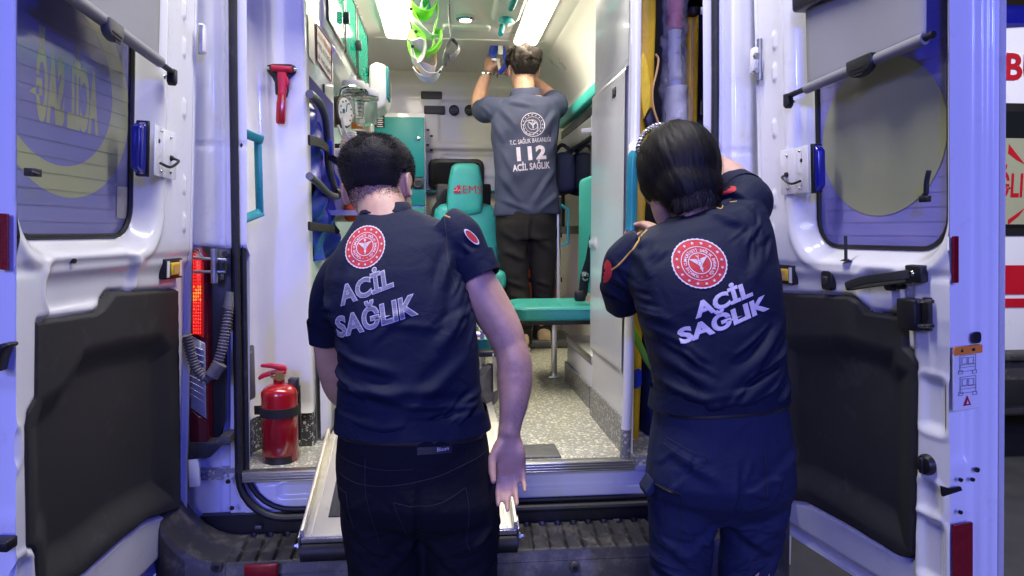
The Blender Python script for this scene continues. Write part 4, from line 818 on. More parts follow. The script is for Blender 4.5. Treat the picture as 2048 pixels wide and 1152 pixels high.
# right wall: grab pad, side window, fixtures
a, b = atx(1193, 170, .80), atx(1122, 250, .80)
mk('padded_rail', box((.81, (a[1] + b[1]) / 2, (a[2] + b[2]) / 2), (.05, abs(b[1] - a[1]) + .1, .075)), 'teal_pad', AMB, bevel=.015, seg=3)
wa, wb = atx(1127, 300, .83), atx(1196, 230, .83)
y0_, y1_ = float(wb[1]), float(wa[1]); z0_, z1_ = float(atx(1155, 468, .83)[2]), float(atx(1150, 245, .83)[2])
SW = mk('side_window', join(boxmm(.812, .835, y0_ - .3, y1_, z0_, z0_ + .05), boxmm(.812, .835, y0_ - .3, y1_, z1_ - .05, z1_), boxmm(.812, .835, y1_ - .06, y1_, z0_ + .05, z1_ - .05), boxmm(.815, .833, y0_ + .05, y0_ + .12, z0_ + .05, z1_ - .05)), 'black', AMB, bevel=.004)
mk('side_pane', boxmm(.822, .826, y0_ - .3, y1_ - .06, z0_ + .05, z1_ - .05), 'dark_glass', SW)
mk('blind_box', boxmm(.79, .835, y0_ - .3, y1_ - .05, z1_ - .17, z1_ - .07), 'galv', SW, bevel=.006)
# ================================================================== things in and around the cabin
# --- fire extinguisher
c0 = at(562, 920, 2.175); c0[2] = FZ
FE = thing('fire_extinguisher', c0, 'dark red fire extinguisher strapped beside the left cupboard', 'extinguisher')
r_ = 0.054; hb = float(at(562, 765, 2.175)[2]) - FZ
prof = [(r_ * .90, 0.0), (r_, .008), (r_, hb * .86)] + [(r_ * math.cos(t) * 1.0, hb * .86 + r_ * .62 * math.sin(t)) for t in np.linspace(.2, 1.25, 7)] + [(.017, hb + .012)]
mk('cylinder', lathe(prof, c0, n=40), 'red_paint', FE)
vz = FZ + hb + .012; vc = A(c0[0], c0[1], vz)
pm('brass', (0.55, 0.38, 0.12), 0.3, metal=1.0, var=.1)
mk('valve', join(lathe([(.013, 0), (.013, .012), (.009, .016), (.009, .028)], vc, n=16), lathe([(.008, -.02), (.008, .02)], vc + A(0, -.002, .012), (1, 0, 0), 12)), 'brass', FE)
mk('lever', prism([(-.052, .046), (-.020, .048), (.020, .040), (.026, .026), (.010, .024), (-.018, .034), (-.050, .038)], vc - A(0, .010, 0), (1, 0, 0), (0, 0, 1), (0, 1, 0), .020), 'red_plastic', FE, bevel=.002)
mk('carry_handle', prism([(-.060, .006), (-.052, .016), (-.020, .026), (.020, .026), (.024, .016), (-.012, .014), (-.040, .006), (-.056, -.002)], vc - A(0, .011, 0), (1, 0, 0), (0, 0, 1), (0, 1, 0), .022), 'red_plastic', FE, bevel=.002)
mk('safety_pin', join(tube(ell(vc + A(-.012, -.016, .016), A(.010, 0, 0), A(0, 0, .012), 16), .0014, 6), tube([vc + A(-.02, -.015, .022), vc + A(.014, -.015, .022)], .0014, 6)), 'steel', FE)
mk('pressure_gauge', lathe([(.014, 0), (.014, -.008)], vc + A(.006, -.010, .010), (0, 1, 0), 16), 'brass', FE)
mk('wall_bracket', join(box(vc + A(.038, .03, -.030), (.03, .03, .05)), boxmm(c0[0] + .035, c0[0] + .055, c0[1] + .03, c0[1] + .05, FZ + .05, vz - .03)), 'black', FE, bevel=.003)
zb = float(at(562, 829, 2.175 - r_)[2])
mk('strap', lathe([(r_ + .001, -.014), (r_ + .004, -.014), (r_ + .004, .014), (r_ + .001, .014)], (c0[0], c0[1], zb), n=40), 'webbing', FE)
mk('strap_tail', box((c0[0] - r_ - .008, c0[1] + .005, zb), (.03, .004, .028)), 'webbing', FE, bevel=.001)
mk('foot_label', loft([ell((c0[0], c0[1], FZ + z), A(r_ + .0012, 0, 0), A(0, r_ + .0012, 0), 60)[38:54] for z in (.001, .022)], closed=False), 'black', FE)

# --- emergency hammer
hc = at(561, 140, YC - .012)
EH = thing('emergency_hammer', hc, 'red emergency glass hammer in a black holder on the cupboard front', 'hammer')
def fpoly(pts, Y): return [(at(x, y, Y)[0], at(x, y, Y)[2]) for x, y in pts]
def fprism(name, pts, Y, th, mat, par, bevel=.002): return mk(name, prism(fpoly(pts, Y), A(0, Y, 0), A(1, 0, 0), A(0, 0, 1), A(0, 1, 0), th), mat, par, bevel=bevel)
fprism('holder', [(533, 130), (546, 127), (582, 128), (591, 132), (592, 144), (583, 151), (577, 158), (576, 180), (574, 192), (569, 197), (563, 196), (550, 188), (549, 165), (544, 154), (534, 143)], YC - .012, .012, 'black', EH, .003)
mk('hammer_head', tube([at(543, 136, YC - .026), at(584, 139, YC - .026)], .0095, 14), 'red_plastic', EH)
for x in (539, 588): mk('steel_tip', lathe([(.006, 0), (.003, .010)], at(x, 136 if x < 560 else 139, YC - .026), (1 if x > 560 else -1, 0, 0), 10), 'steel', EH)
fprism('handle', [(554, 141), (573, 142), (572, 182), (570, 190), (569, 238), (568, 247), (552, 247), (551, 240), (552, 205), (556, 190), (555, 165)], YC - .032, .018, 'red_plastic', EH, .004)
fprism('handle_grip', [(555, 186), (570, 184), (569, 243), (554, 243), (553, 205)], YC - .0335, .004, 'red_paint', EH, .002)
fprism('belt_cutter', [(572, 148), (577, 158), (579, 168), (575, 174), (571, 172)], YC - .028, .010, 'red_plastic', EH)

# --- folded blue transport chair in the left recess
X2 = xe - .012
rc0 = A(xe - .08, 2.6, zr0)
BB = thing('folded_transport_chair', rc0, 'folded transport chair in shiny blue vinyl strapped in the left recess', 'transport chair')
def sprism(name, pts, X, th, mat, par, bevel=.004, **k): 
    P = [atx(x, y, X) for x, y in pts]; return mk(name, prism([(p[1], p[2]) for p in P], A(X, 0, 0), A(0, 1, 0), A(0, 0, 1), A(-1, 0, 0), th), mat, par, bevel=bevel, **k)
us = np.linspace(2.375, ye - .02, 30); vs = np.linspace(zr0 + .005, float(atx(630, 215, X2)[2]), 70)
mk('vinyl_cover', join(hfield(A(xe - .002, 0, 0), A(0, 1, 0), A(0, 0, 1), A(1, 0, 0), us, vs, lambda u, v: .018 * np.sin((u - 2.37) * 14) + .010 * np.sin(v * 23 + u * 9) + .006 * np.sin(v * 61 - u * 30) - .25 * np.maximum(0, v - 1.78 + (u - 2.37) * .25)), boxmm(X2 - .13, X2 - .06, 2.38, ye - .03, zr0 + .005, 1.72)), 'blue_vinyl', BB, smooth=70)
mk('red_panel', boxmm(X2 - .05, X2 - .012, 2.375, 2.46, 1.60, 1.84), 'red_plastic', BB, bevel=.012)
tp = [atx(x, y, X2 + .03) for x, y in ((619, 188), (630, 196), (643, 214), (651, 240), (655, 280), (657, 330), (668, 372), (676, 390))]
mk('frame_tube', tube(smooth_path(tp, 5), .013, 12), 'grey_plastic', BB)
tp = [atx(x, y, X2 + .045) for x, y in ((619, 352), (635, 365), (658, 388), (672, 393))]
mk('lower_handle', tube(smooth_path(tp, 5), .012, 12), 'grey_plastic', BB); mk('handle_cap', sphere(atx(676, 388, X2 + .045), (.014, .020, .020), 8), 'black', BB)
def sstrap(pts, X, w, par, mat='webbing', nm='strap'):
    P = [atx(x, y, X) for x, y in pts]; return mk(nm, tube(smooth_path(P, 4), [(.004, w)] * (4 * (len(P) - 1) + 1), 8, hint=(0, 0, 1), p=5), mat, par)
sstrap(((618, 280), (640, 286), (657, 300), (662, 312)), X2 + .045, .016, BB)
fprism('strap_tail', [(658, 305), (688, 322), (681, 336), (655, 318)], float(atx(668, 320, X2 + .06)[1]), .006, 'webbing', BB, .001)
sstrap(((618, 452), (640, 455), (668, 458)), X2 + .035, .014, BB)
fprism('strap_end', [(668, 446), (680, 462), (676, 470), (666, 462)], float(atx(672, 456, X2 + .04)[1]), .006, 'webbing', BB, .001)
mk('strap_buckle', box(atx(661, 296, X2 + .05), (.016, .03, .05)), 'blue_strap', BB, bevel=.004)

# --- gauge, suction jars, tubing on the left wall
Yg = 3.05
gw = at(687, 235, Yg); WALLX = float(at(680, 235, Yg)[0]) - .05
gp = A(xe + .02, Yg, gw[2])
PG = thing('pressure_gauge', at(687, 222, 3.02), 'round white dial gauge with black rim on the left equipment wall', 'gauge')
gn = nrm(A(.92, -.38, 0)); gc = at(686, 224, 3.02); ga, gb, _ = frame(gn)
k = mk('case', lathe([(.062, -.05), (.066, -.01), (.066, .008), (.058, .012)], gc, gn, 32), 'black', PG)
dl = mk('dial', lathe([(.058, .0125), (.056, .0140)], gc, gn, 32), 'print_white', PG)
for i in range(9):
    t = R(-135 + 270 * i / 8); p = gc + gn * .0145 + (ga * math.sin(t) + A(0, 0, 1) * math.cos(t)) * .044; mk('dial_mark', box(p, (.006, .006, .006)), 'print_red' if i in (0, 7, 8) else 'ink_grey', dl)
mk('needle', tube([gc + gn * .016, gc + gn * .016 + A(0, 0, 1) * .035 + ga * .008], .0016, 6), 'ink', dl); mk('dial_badge', box(gc + gn * .0125 - ga * .02 , (.014, .014, .016)), 'teal_gloss', dl)
mk('gauge_pipe', tube(smooth_path([gc + A(-.02, .02, .06), gc + A(0, .02, .10), gc + A(.06, .06, .11), gc + A(.10, .2, .11)]), .010, 10), 'chrome', PG)
def jar(px, py, Y, rad, hgt, label, lidc):
    c = at(px, py, Y); J = thing('suction_jar', c, label, 'jar', 'suction jars on the left wall')
    mk('jar_body', lathe([(rad * .90, 0), (rad * .95, .006), (rad, hgt)], c, n=28), 'clear', J)
    mk('jar_lid', lathe([(rad * 1.10, hgt - .002), (rad * 1.13, hgt + .016), (rad * 1.05, hgt + .030), (rad * .3, hgt + .034), (rad * .28, hgt + .055)], c, n=28), lidc, J)
    for i in range(6): mk('scale_mark', loft([ell(c + A(0, 0, hgt * (.15 + .13 * i) + z), A(rad * 1.004, 0, 0), A(0, rad * 1.004, 0), 48)[30:36] for z in (0, .003)], closed=False), 'ink_grey', J)
    mk('jar_holder', tube(ell(c + A(0, 0, hgt * .9), A(rad * 1.06, 0, 0), A(0, rad * 1.06, 0), 24), .004, 6), 'chrome', J)
    return J
jar(708, 232, 3.12, .044, .115, 'smaller clear suction jar with white lid right beside the gauge', 'white_plastic')
jar(732, 250, 3.22, .052, .125, 'taller clear graduated suction jar beneath the wall monitor', 'white_plastic')
EQ = mk('equipment_wall', boxmm(WXL, -.50, ye + .01, 4.6, FZ, zl0), 'gelcoat', AMB)
mk('counter_edge', boxmm(-.55, xe - .01, ye + .01, 4.4, 1.29, 1.325), 'gelcoat', AMB, bevel=.006)
TBX = thing('breathing_hose', at(690, 290, 2.98), 'coil of pale tubing and cables hanging under the gauge', 'hose')
for i, (p, r2, m) in enumerate(((((684, 236), (690, 262), (708, 286), (728, 298)), .006, 'white_plastic'), (((676, 250), (684, 272), (700, 292), (715, 302)), .005, 'cream_plastic'), (((680, 262), (690, 280), (694, 296), (684, 305)), .006, 'black'), (((700, 262), (712, 276), (722, 290), (726, 300)), .005, 'white_plastic'))):
    mk('hose', tube(smooth_path([at(x, y, 2.96 + .02 * i) for x, y in p], 6), r2, 8), m, TBX)
pp = [at(700, 285, 2.98) + A(.045 * (1 - .5 * i / 90) * math.cos(i * .5), .02 * math.sin(i * .5), .0008 * i - .03) for i in range(90)]
mk('coiled_cable', tube(pp, .0045, 6), 'cream_plastic', TBX); mk('cable_plug', box(at(722, 270, 3.05), (.05, .05, .03)), 'black', TBX, bevel=.006)
mk('hose_block', box(at(690, 296, 3.02), (.08, .06, .03)), 'black', TBX, bevel=.005)
WS = thing('warning_label', at(716, 252, 3.3), 'small yellow caution label behind the suction jars', 'label'); mk('label_plate', box(at(714, 251, 3.30), (.05, .002, .03)), 'orange_sticker', WS)

# --- wall monitor
mc = at(757, 175, 3.55)
WM = thing('wall_monitor', mc, 'white wall mounted monitor box with a small grey green screen', 'monitor')
P = [(738, 130), (752, 123), (772, 130), (776, 150), (776, 195), (770, 212), (752, 220), (738, 222)]
fprism('housing', P, 3.50, .22, 'white_plastic', WM, .012)
mk('screen', prism([(-.055, -.075), (.055, -.075), (.055, .075), (-.055, .075)], at(774, 170, 3.54), (0, 1, 0), (0, 0, 1), (1, 0, 0), .012), 'teal_gloss', WM, bevel=.003)
mk('screen_glass', prism([(-.045, -.055), (.045, -.055), (.045, .060), (-.045, .060)], at(774, 170, 3.54) + A(.0125, 0, 0), (0, 1, 0), (0, 0, 1), (1, 0, 0), .002), 'grey_plastic', WM)

# --- teal cupboard on the bulkhead side
a, b = at(748, 230, 4.72), at(850, 405, 4.72); x0_, x1_ = float(a[0]), float(b[0])
TC = thing('tall_cupboard', ((x0_ + x1_) / 2, 4.9, FZ), 'teal fronted white cupboard standing by the bulkhead on the left', 'cupboard')
mk('carcass', boxmm(x0_ - .03, x1_ + .004, 4.74, YB - .04, FZ, float(a[2]) + .02), 'gelcoat', TC, bevel=.006)
z1b = float(at(800, 355, 4.72)[2]); z2b = float(at(800, 412, 4.72)[2])
for (za, zb_) in ((z1b + .004, float(a[2]) - .01), (z2b + .004, z1b - .004), (FZ + .08, z2b - .006)): mk('cupboard_door', boxmm(x0_, x1_, 4.72, 4.74, za, zb_), 'teal_gloss', TC, bevel=.004)
mk('door_lock', lathe([(.013, 0), (.011, -.016), (.006, -.018)], at(837, 277, 4.72), (0, 1, 0), 16), 'chrome', TC)
hl = mk('latch_handle', prism(rrect(.075, .075, .012), at(836, 367, 4.712), (1, 0, 0), (0, 0, 1), (0, 1, 0), .01), 'black', TC, bevel=.003); mk('latch_ring', tube(ell(at(836, 367, 4.706), A(.026, 0, 0), A(0, 0, .022), 20), .004, 6), 'grey_plastic', TC)
nb = mk('notice', box(at(760, 242, 4.716), (.060, .003, .085)), 'ink', TC)
for i in range(6): mk('notice_line', box(at(760, 232 + i * 4.2, 4.7135), (.040 if i % 2 else .03, .001, .005)), 'print_white', nb)

# --- white and orange equipment case
OC = thing('ventilator_case', at(700, 400, 2.92), 'white and orange equipment case behind the dark haired man, partly hidden', 'case')
mk('case_body', box(at(690, 372, 3.02), (.10, .16, .30)), 'white_plastic', OC, bevel=.02, seg=3)
mk('orange_shell', box(at(703, 372, 2.93), (.055, .10, .29)), 'orange', OC, bevel=.02, seg=3)
tg = text2d('OMEN', .05, .02); mk('case_lettering', flat(tg, at(684, 345, 2.925), (0, 0, -1), (1, 0, 0)), 'ink_grey', OC)
mk('shelf', box(at(690, 428, 3.0), (.20, .4, .02)), 'gelcoat', OC)

# --- attendant seat
Ys = 4.50
AS = thing('attendant_seat', at(930, 700, Ys) * A(1, 1, 0) + A(0, 0, FZ), 'teal padded attendant seat with red lettering on its headrest', 'seat')
def pad(pts, Y, th, mat, par, name, bev=.03, crown=.02):
    P = fpoly(pts, Y); P = np.array(P); cx, cz = P.mean(0)
    rings = []
    for s, y in ((.80, Y - crown), (.93, Y - crown * .65), (1.0, Y + .02), (1.0, Y + th - .03), (.94, Y + th)): rings.append(np.array([(cx + (x - cx) * s, y, cz + (z - cz) * s) for x, z in P]))
    rings = [np.array([(cx + (x - cx) * .35, Y - crown * 1.12, cz + (z - cz) * .35) for x, z in P])] + rings
    return mk(name, loft(rings), mat, par, smooth=50, sub=1)
def dense(pts, k=3):
    out = []
    for i in range(len(pts)):
        a, b = A(*pts[i]), A(*pts[(i + 1) % len(pts)])
        for t in range(k): out.append(tuple(a + (b - a) * t / k))
    return out
pad(dense([(903, 331), (912, 325), (950, 325), (960, 331), (966, 360), (967, 400), (965, 428), (945, 432), (912, 432), (894, 428), (893, 400), (897, 360)]), Ys - .02, .12, 'teal', AS, 'headrest')
pad(dense([(868, 420), (880, 408), (895, 405), (966, 405), (985, 410), (996, 425), (1000, 480), (998, 570), (985, 640), (880, 640), (866, 570), (864, 480)]), Ys + .02, .14, 'teal', AS, 'backrest', crown=.035)
mk('back_seam', tube([at(905, 472, Ys - .018), at(960, 470, Ys - .018)], .004, 6), 'teal_pad', AS)
mk('seat_cushion', box((float(at(930, 600, Ys)[0]), Ys - .22, FZ + .42), (.46, .46, .12)), 'teal', AS, bevel=.04, seg=4)
mk('seat_base', join(boxmm(.0, .30, Ys - .35, Ys + .12, FZ, FZ + .36)), 'black', AS, bevel=.01)
mk('seat_frame', box((float(at(930, 600, Ys)[0]), Ys + .17, FZ + .62), (.36, .03, .8)), 'black', AS, bevel=.01)
hp = at(938, 378, Ys - .06)
tg = text2d('EMS', .072, .0, align='LEFT'); tv = tg[0].copy(); tv[:, 0] += -.033; mk('headrest_lettering', flat((tv, tg[1]), hp + A(-.01, .012, -.026), (1, 0, .0), (0, 0, 1)), 'print_red', AS)
mk('headrest_mark', join(flat(poly2d([(0, 0), (.042, 0), (.042, .05), (.02, .05), (.014, .03), (0, .036)]), hp + A(-.095, .012, -.026), (1, 0, 0), (0, 0, 1))), 'print_red', AS)
mk('headrest_ecg', tube([hp + A(-.095, .010, -.008), hp + A(-.080, .010, -.008), hp + A(-.074, .010, .010), hp + A(-.068, .010, -.014), hp + A(-.062, .010, -.006), hp + A(-.052, .010, -.006)], .0022, 6), 'print_white', AS)
mk('seat_belt', tube([at(895, 380, Ys + .10), at(870, 420, Ys + .10), at(862, 470, Ys + .10)], [(.022, .002)] * 3, 8, hint=(0, 1, 0)), 'webbing', AS)
mk('belt_buckle', box(at(1004, 553, Ys - .1), (.03, .02, .05)), 'red_plastic', AS, bevel=.004); mk('buckle_stalk', tube([at(1003, 562, Ys - .1), at(1000, 600, Ys - .1)], .012, 8), 'black', AS)

# --- fold-down seat on the right
zf = 1.119; FSP = (.48, 3.28, FZ)
FS = thing('fold_down_seat', FSP, 'teal fold down side seat with black belt beside the white partition', 'seat')
xa = float(atz(1019, 612, zf)[0]) + .025; xb = .70
fo = [(xa + .03, 3.05), (xa, 3.10), (xa, 3.44), (xa + .04, 3.50), (xb, 3.50), (xb, 3.05)]
mk('seat_cushion', prism(fo, (0, 0, zf - .062), (1, 0, 0), (0, 1, 0), (0, 0, 1), .062), 'teal', FS, bevel=.018, seg=4)
for x in (.44, .53): mk('cushion_seam', tube([A(x, 3.07, zf + .0005), A(x + .02, 3.47, zf + .0005)], .0022, 6), 'teal_pad', FS)
mk('cushion_piping', tube([A(*q, zf - .012) for q in ((xa - .001, 3.44), (xa - .001, 3.10), (xa + .03, 3.049), (xb, 3.049))], .004, 6), 'teal_pad', FS)
mk('under_tray', prism([(xa + .05, 3.08), (xa + .05, 3.47), (xb, 3.47), (xb, 3.08)], (0, 0, zf - .082), (1, 0, 0), (0, 1, 0), (0, 0, 1), .022), 'black', FS, bevel=.004)
mk('hinge_side', box((.70, 3.10, 1.05), (.05, .09, .16)), 'black', FS, bevel=.01)
mk('backrest', boxmm(.68, .76, 3.06, 3.50, zf + .04, zf + .60), 'teal', FS, bevel=.03, seg=4)
mk('support_leg', join(boxmm(.52, .545, 3.30, 3.33, FZ, zf - .08), boxmm(.50, .56, 3.28, 3.35, FZ, FZ + .012)), 'alu', FS, bevel=.003)
bp = [at(1189, 470, 3.2), at(1180, 520, 3.2), at(1170, 552, 3.2), at(1166, 585, 3.2), at(1160, 598, 3.18)]
mk('seat_belt', tube(bp, [(.022, .0025)] * 5, 8, hint=(0, 1, 0)), 'webbing', FS)
mk('belt_tongue', join(tube(ell(at(1171, 553, 3.17), A(.013, 0, 0), A(0, 0, .018), 12), .004, 6), box(at(1168, 548, 3.17), (.02, .006, .02))), 'steel', FS)
mk('belt_end', box(at(1160, 592, 3.16), (.05, .03, .05)), 'black', FS, bevel=.01)

# --- silver equipment trunk under the seat
EB = thing('equipment_trunk', (.66, 3.0, FZ), 'low silver and grey equipment trunk below the fold down seat', 'trunk')
mk('trunk_body', boxmm(.585, .80, 2.70, 3.25, FZ, .93), 'lining', EB, bevel=.01); mk('trunk_skirt', boxmm(.575, .80, 2.70, 3.26, FZ, FZ + .09), 'skirt_vinyl_mid', EB); mk('trunk_lid', boxmm(.58, .80, 2.695, 3.255, .93, .965), 'alu', EB, bevel=.005)
FT = thing('foot_tray', (.60, 4.3, FZ), 'dark low plastic tray on the floor behind the beige shoes', 'tray'); mk('tray_rim', boxmm(.50, .80, 4.15, 4.6, FZ, FZ + .05), 'grey_plastic', FT, bevel=.012); mk('tray_pad', boxmm(.54, .76, 4.19, 4.56, FZ + .05, FZ + .053), 'black', FT)

# --- things on the right wall
NBG = thing('shoulder_bag', at(1132, 390, 4.4) * A(1, 1, 1), 'dark blue soft bag hanging on the wall right of the standing man', 'bag')
P = dense([(1104, 308), (1125, 302), (1146, 306), (1152, 340), (1150, 384), (1130, 390), (1104, 388)], 3)
pad(P, 4.38, .22, 'navy_bag', NBG, 'bag_body', crown=.05)
mk('bag_flap', box(at(1128, 318, 4.35), (.13, .03, .05)), 'navy_bag', NBG, bevel=.012)
mk('carry_strap', tube(smooth_path([at(1108, 308, 4.36), at(1124, 290, 4.36), at(1146, 306, 4.36)], 5), [(.012, .003)] * 11, 8, hint=(0, 1, 0)), 'webbing', NBG)
TB = thing('tube_bracket', at(1125, 480, 4.1), 'teal bracket frame on a silver upright beside the standing man', 'bracket')
mk('upright', tube([at(1116, 395, 4.12), at(1116, 600, 4.12)], .016, 12), 'alu', TB)
mk('teal_frame', tube([at(x, y, 4.12) for x, y in ((1122, 410), (1136, 420), (1136, 486), (1122, 492))], .009, 8), 'teal_rail', TB)
OB = thing('orange_bag', at(1055, 640, 4.42) * A(1, 1, 0) + A(0, 0, FZ), 'orange equipment bag standing behind the legs of the standing man', 'bag')
pad(dense([(1040, 420), (1118, 420), (1122, 560), (1118, 625), (1040, 625)], 3), 4.42, .16, 'orange', OB, 'bag_body', crown=.03)
for y in (470, 560): mk('bag_strap', box(at(1080, y, 4.385), (.28, .006, .03)), 'webbing', OB)
PH = thing('wall_fitting', atx(1192, 245, .56), 'white plastic wall fitting with a peg behind the upper right partition', 'fitting')
yh = 2.75
fprism('fitting_plate', [(1190, 216), (1199, 216), (1199, 288), (1190, 285), (1184, 268), (1184, 232)], yh, .02, 'white_plastic', PH, .003); fprism('fitting_peg', [(1163, 257), (1192, 254), (1192, 263), (1164, 265)], yh - .005, .018, 'white_plastic', PH, .003)

# --- yellow scoop stretcher halves, wrapped splints and straps in the right compartment
def board(name, pts, Y, th, label, grp):
    o = thing(name, at(*pts[-1], Y) * A(1, 1, 0) + A(0, 0, FZ), label, 'stretcher', grp); fprism('board_shell', pts, Y, th, 'yellow', o, .010); return o
SB = board('spine_board', [(1283, -140), (1314, -140), (1313, 40), (1306, 250), (1292, 420), (1288, 560), (1284, 760), (1278, 895), (1256, 902), (1258, 760), (1264, 620), (1270, 420), (1276, 250), (1280, 40)], 2.27, .05, 'yellow spine board standing against the white partition edge', 'yellow boards in the right compartment')
tb = fprism('green_strap', [(1263, 640), (1270, 650), (1306, 735), (1304, 745), (1288, 722), (1262, 668)], 2.235, .012, 'green_webbing', SB, .002)
fprism('blue_band', [(1256, 752), (1262, 745), (1278, 738), (1284, 742), (1284, 770), (1276, 776), (1258, 782)], 2.262, .06, 'blue_strap', SB, .002)
S2 = board('scoop_stretcher', [(1378, 24), (1384, 16), (1394, 18), (1399, 30), (1398, 120), (1395, 300), (1390, 600), (1382, 880), (1362, 880), (1370, 600), (1374, 300), (1377, 120)], 2.34, .045, 'yellow scoop stretcher rail beside the plastic wrapped splints', 'yellow boards in the right compartment')
mk('rail_tip', box(at(1386, 24, 2.335), (.03, .05, .03)), 'black', S2, bevel=.008)
fprism('inner_groove', [(1384, 40), (1388, 40), (1384, 500), (1380, 500)], 2.336, .006, 'foam_tan', S2, .001)
VS = thing('wrapped_splints', at(1350, 850, 2.36) * A(1, 1, 0) + A(0, 0, FZ), 'bundle of white splints wrapped in clear plastic with pink top', 'splints')
pm('pink_soft', (0.62, 0.12, 0.20), .6, var=.3, vs=14, bump=.5, bs=40, bdist=.01); pm('blue_soft', (0.36, 0.40, 0.80), .55, var=.25, vs=9, bump=.5, bs=30, bdist=.01); pm('steel_blue', (0.62, 0.64, 0.74), .5, var=.15, vs=9)
core = [(1356, -120), (1352, 0), (1350, 55), (1349, 100), (1350, 160), (1353, 240), (1353, 400), (1352, 700)]
def splint(nm, pts, r0, mat, n=14): 
    P = smooth_path([at(x, y, 2.36) for x, y in pts], 6); mk(nm, tube(P, [(r0 * (1 + .10 * math.sin(i * 1.9)), r0 * .8 * (1 + .10 * math.cos(i * 2.3))) for i in range(len(P))], n), mat, VS, smooth=80)
splint('pink_roll', [(1352, -120), (1352, -40), (1350, 20), (1349, 60)], .034, 'pink_soft'); splint('white_splint', [(1349, 62), (1349, 110), (1351, 160)], .027, 'steel_blue')
splint('blue_splint', [(1350, 70), (1350, 130), (1353, 200)], .024, 'blue_soft'); splint('box_splint', [(1352, 175), (1354, 260), (1354, 420), (1352, 800)], .046, 'steel_blue')
P = smooth_path([at(x, y, 2.36) for x, y in core], 8)
rw = [.041 + .010 * ss(i / len(P), .5, .62) for i in range(len(P))]
rings = []
for i, p in enumerate(P):
    t = np.arange(26) * 2 * math.pi / 26; rr = rw[i] * (1 + .10 * np.sin(3 * t + i * .55) + .07 * np.sin(5 * t - i * .9) + .05 * rng.standard_normal(26)); rings.append(p + np.c_[rr * np.cos(t), rr * np.sin(t), .004 * rng.standard_normal(26)])
mk('plastic_wrap', loft(rings, cap=False), 'film', VS, smooth=60)
YP = thing('yellow_pouch', at(1290, 230, 2.2), 'yellow fabric strap pouch dangling in the right compartment', 'pouch')
fprism('pouch_flap', [(1283, 112), (1288, 104), (1296, 128), (1303, 190), (1301, 210), (1288, 238), (1283, 205), (1278, 140)], 2.215, .008, 'yellow_fabric', YP, .003)
mk('pouch_cord', tube(smooth_path([at(x, y, 2.21) for x, y in ((1311, 108), (1317, 120), (1312, 150), (1305, 180), (1307, 215), (1318, 250))], 6), .0035, 8), 'foam_tan', YP)
fprism('pouch_body', [(1290, 236), (1304, 212), (1318, 250), (1312, 262), (1296, 260)], 2.23, .03, 'black', YP, .005)
BS = thing('black_strap_bag', at(1330, 850, 2.3) * A(1, 1, 0) + A(0, 0, FZ), 'black soft bag low in the right compartment beside the yellow board', 'bag')
pad(dense([(1290, 520), (1380, 500), (1400, 700), (1395, 890), (1290, 890)], 4), 2.30, .16, 'navy_bag', BS, 'bag_body', crown=.03)

# --- hanging cervical collars, a spatula shaped paddle
CCx = at(852, 80, 3.3)
CC = thing('cervical_collars', CCx, 'bundle of lime green and white neck collars hanging from the ceiling rail', 'collars')
def strip(pts, Y, w, th, mat, name, par=CC, tw=0.0, k=6):
    P = smooth_path([at(x, y, Y + (dy if len(q) > 2 else 0)) for q in pts for x, y, dy in [(q[0], q[1], q[2] if len(q) > 2 else 0)]], k)
    return mk(name, tube(P, [(th, w * (1.7 if par is CC else 1.0))] * len(P), 10, hint=(0, -1, tw), p=3.5), mat, par, smooth=60)
YV = 3.3
G, Wp = 'green_collar', 'cream_plastic'
strip([(822, -10, 0), (824, 12, -.03), (838, 26, -.05), (856, 30, -.05), (870, 14, -.02), (876, -12, 0)], YV, .020, .004, G, 'green_band')
strip([(820, 8, 0), (828, 30, -.02), (845, 58, -.04), (866, 74, -.03), (876, 60, 0)], YV, .016, .004, G, 'green_band', tw=.5)
strip([(873, -10, 0), (875, 30, .0), (869, 62, -.02), (866, 96, -.03), (852, 112, -.04)], YV, .020, .004, G, 'green_band', tw=.2)
strip([(882, 66, -.05), (881, 84, -.07), (868, 102, -.08), (853, 108, -.07)], YV, .014, .006, G, 'green_flap', tw=.6)
strip([(822, 20, .02), (826, 40, -.03), (836, 50, -.05), (858, 72, -.05), (870, 74, -.04)], YV, .014, .003, Wp, 'white_band', tw=.4)
strip([(826, 54, 0), (832, 60, -.05), (846, 74, -.06), (850, 100, -.06), (842, 112, -.05), (830, 106, -.02), (824, 84, .0), (826, 60, .02)], YV, .014, .004, G, 'green_band', tw=.3)
strip([(822, 86, 0), (834, 92, -.05), (848, 90, -.07), (846, 112, -.07), (840, 114, -.06)], YV, .022, .004, Wp, 'white_band')
strip([(822, 92, .02), (826, 120, -.02), (844, 132, -.05), (866, 140, -.05), (872, 128, -.03)], YV, .016, .003, Wp, 'white_band', tw=.5)
strip([(826, 104, .0), (834, 126, -.04), (850, 148, -.06), (868, 152, -.06), (878, 142, -.03)], YV, .016, .003, Wp, 'white_band', tw=.4)
strip([(830, 142, .03), (840, 154, -.02), (858, 160, -.04), (876, 152, -.02), (882, 140, .03)], YV, .014, .003, 'steel_blue', 'grey_band')
strip([(866, 76, .0), (870, 100, -.02), (870, 128, -.03), (862, 134, -.04)], YV, .012, .006, 'foam_tan', 'foam_band')
strip([(828, 120, .0), (836, 140, -.02), (850, 142, -.03), (866, 134, -.03)], YV, .009, .005, 'foam_tan', 'foam_band')
for (x, y) in ((822, 18), (825, 93), (832, 63), (879, 143)): mk('snap_button', lathe([(.008, 0), (.006, -.005)], at(x, y, YV - .06), (0, 1, 0), 12), 'ink', CC)
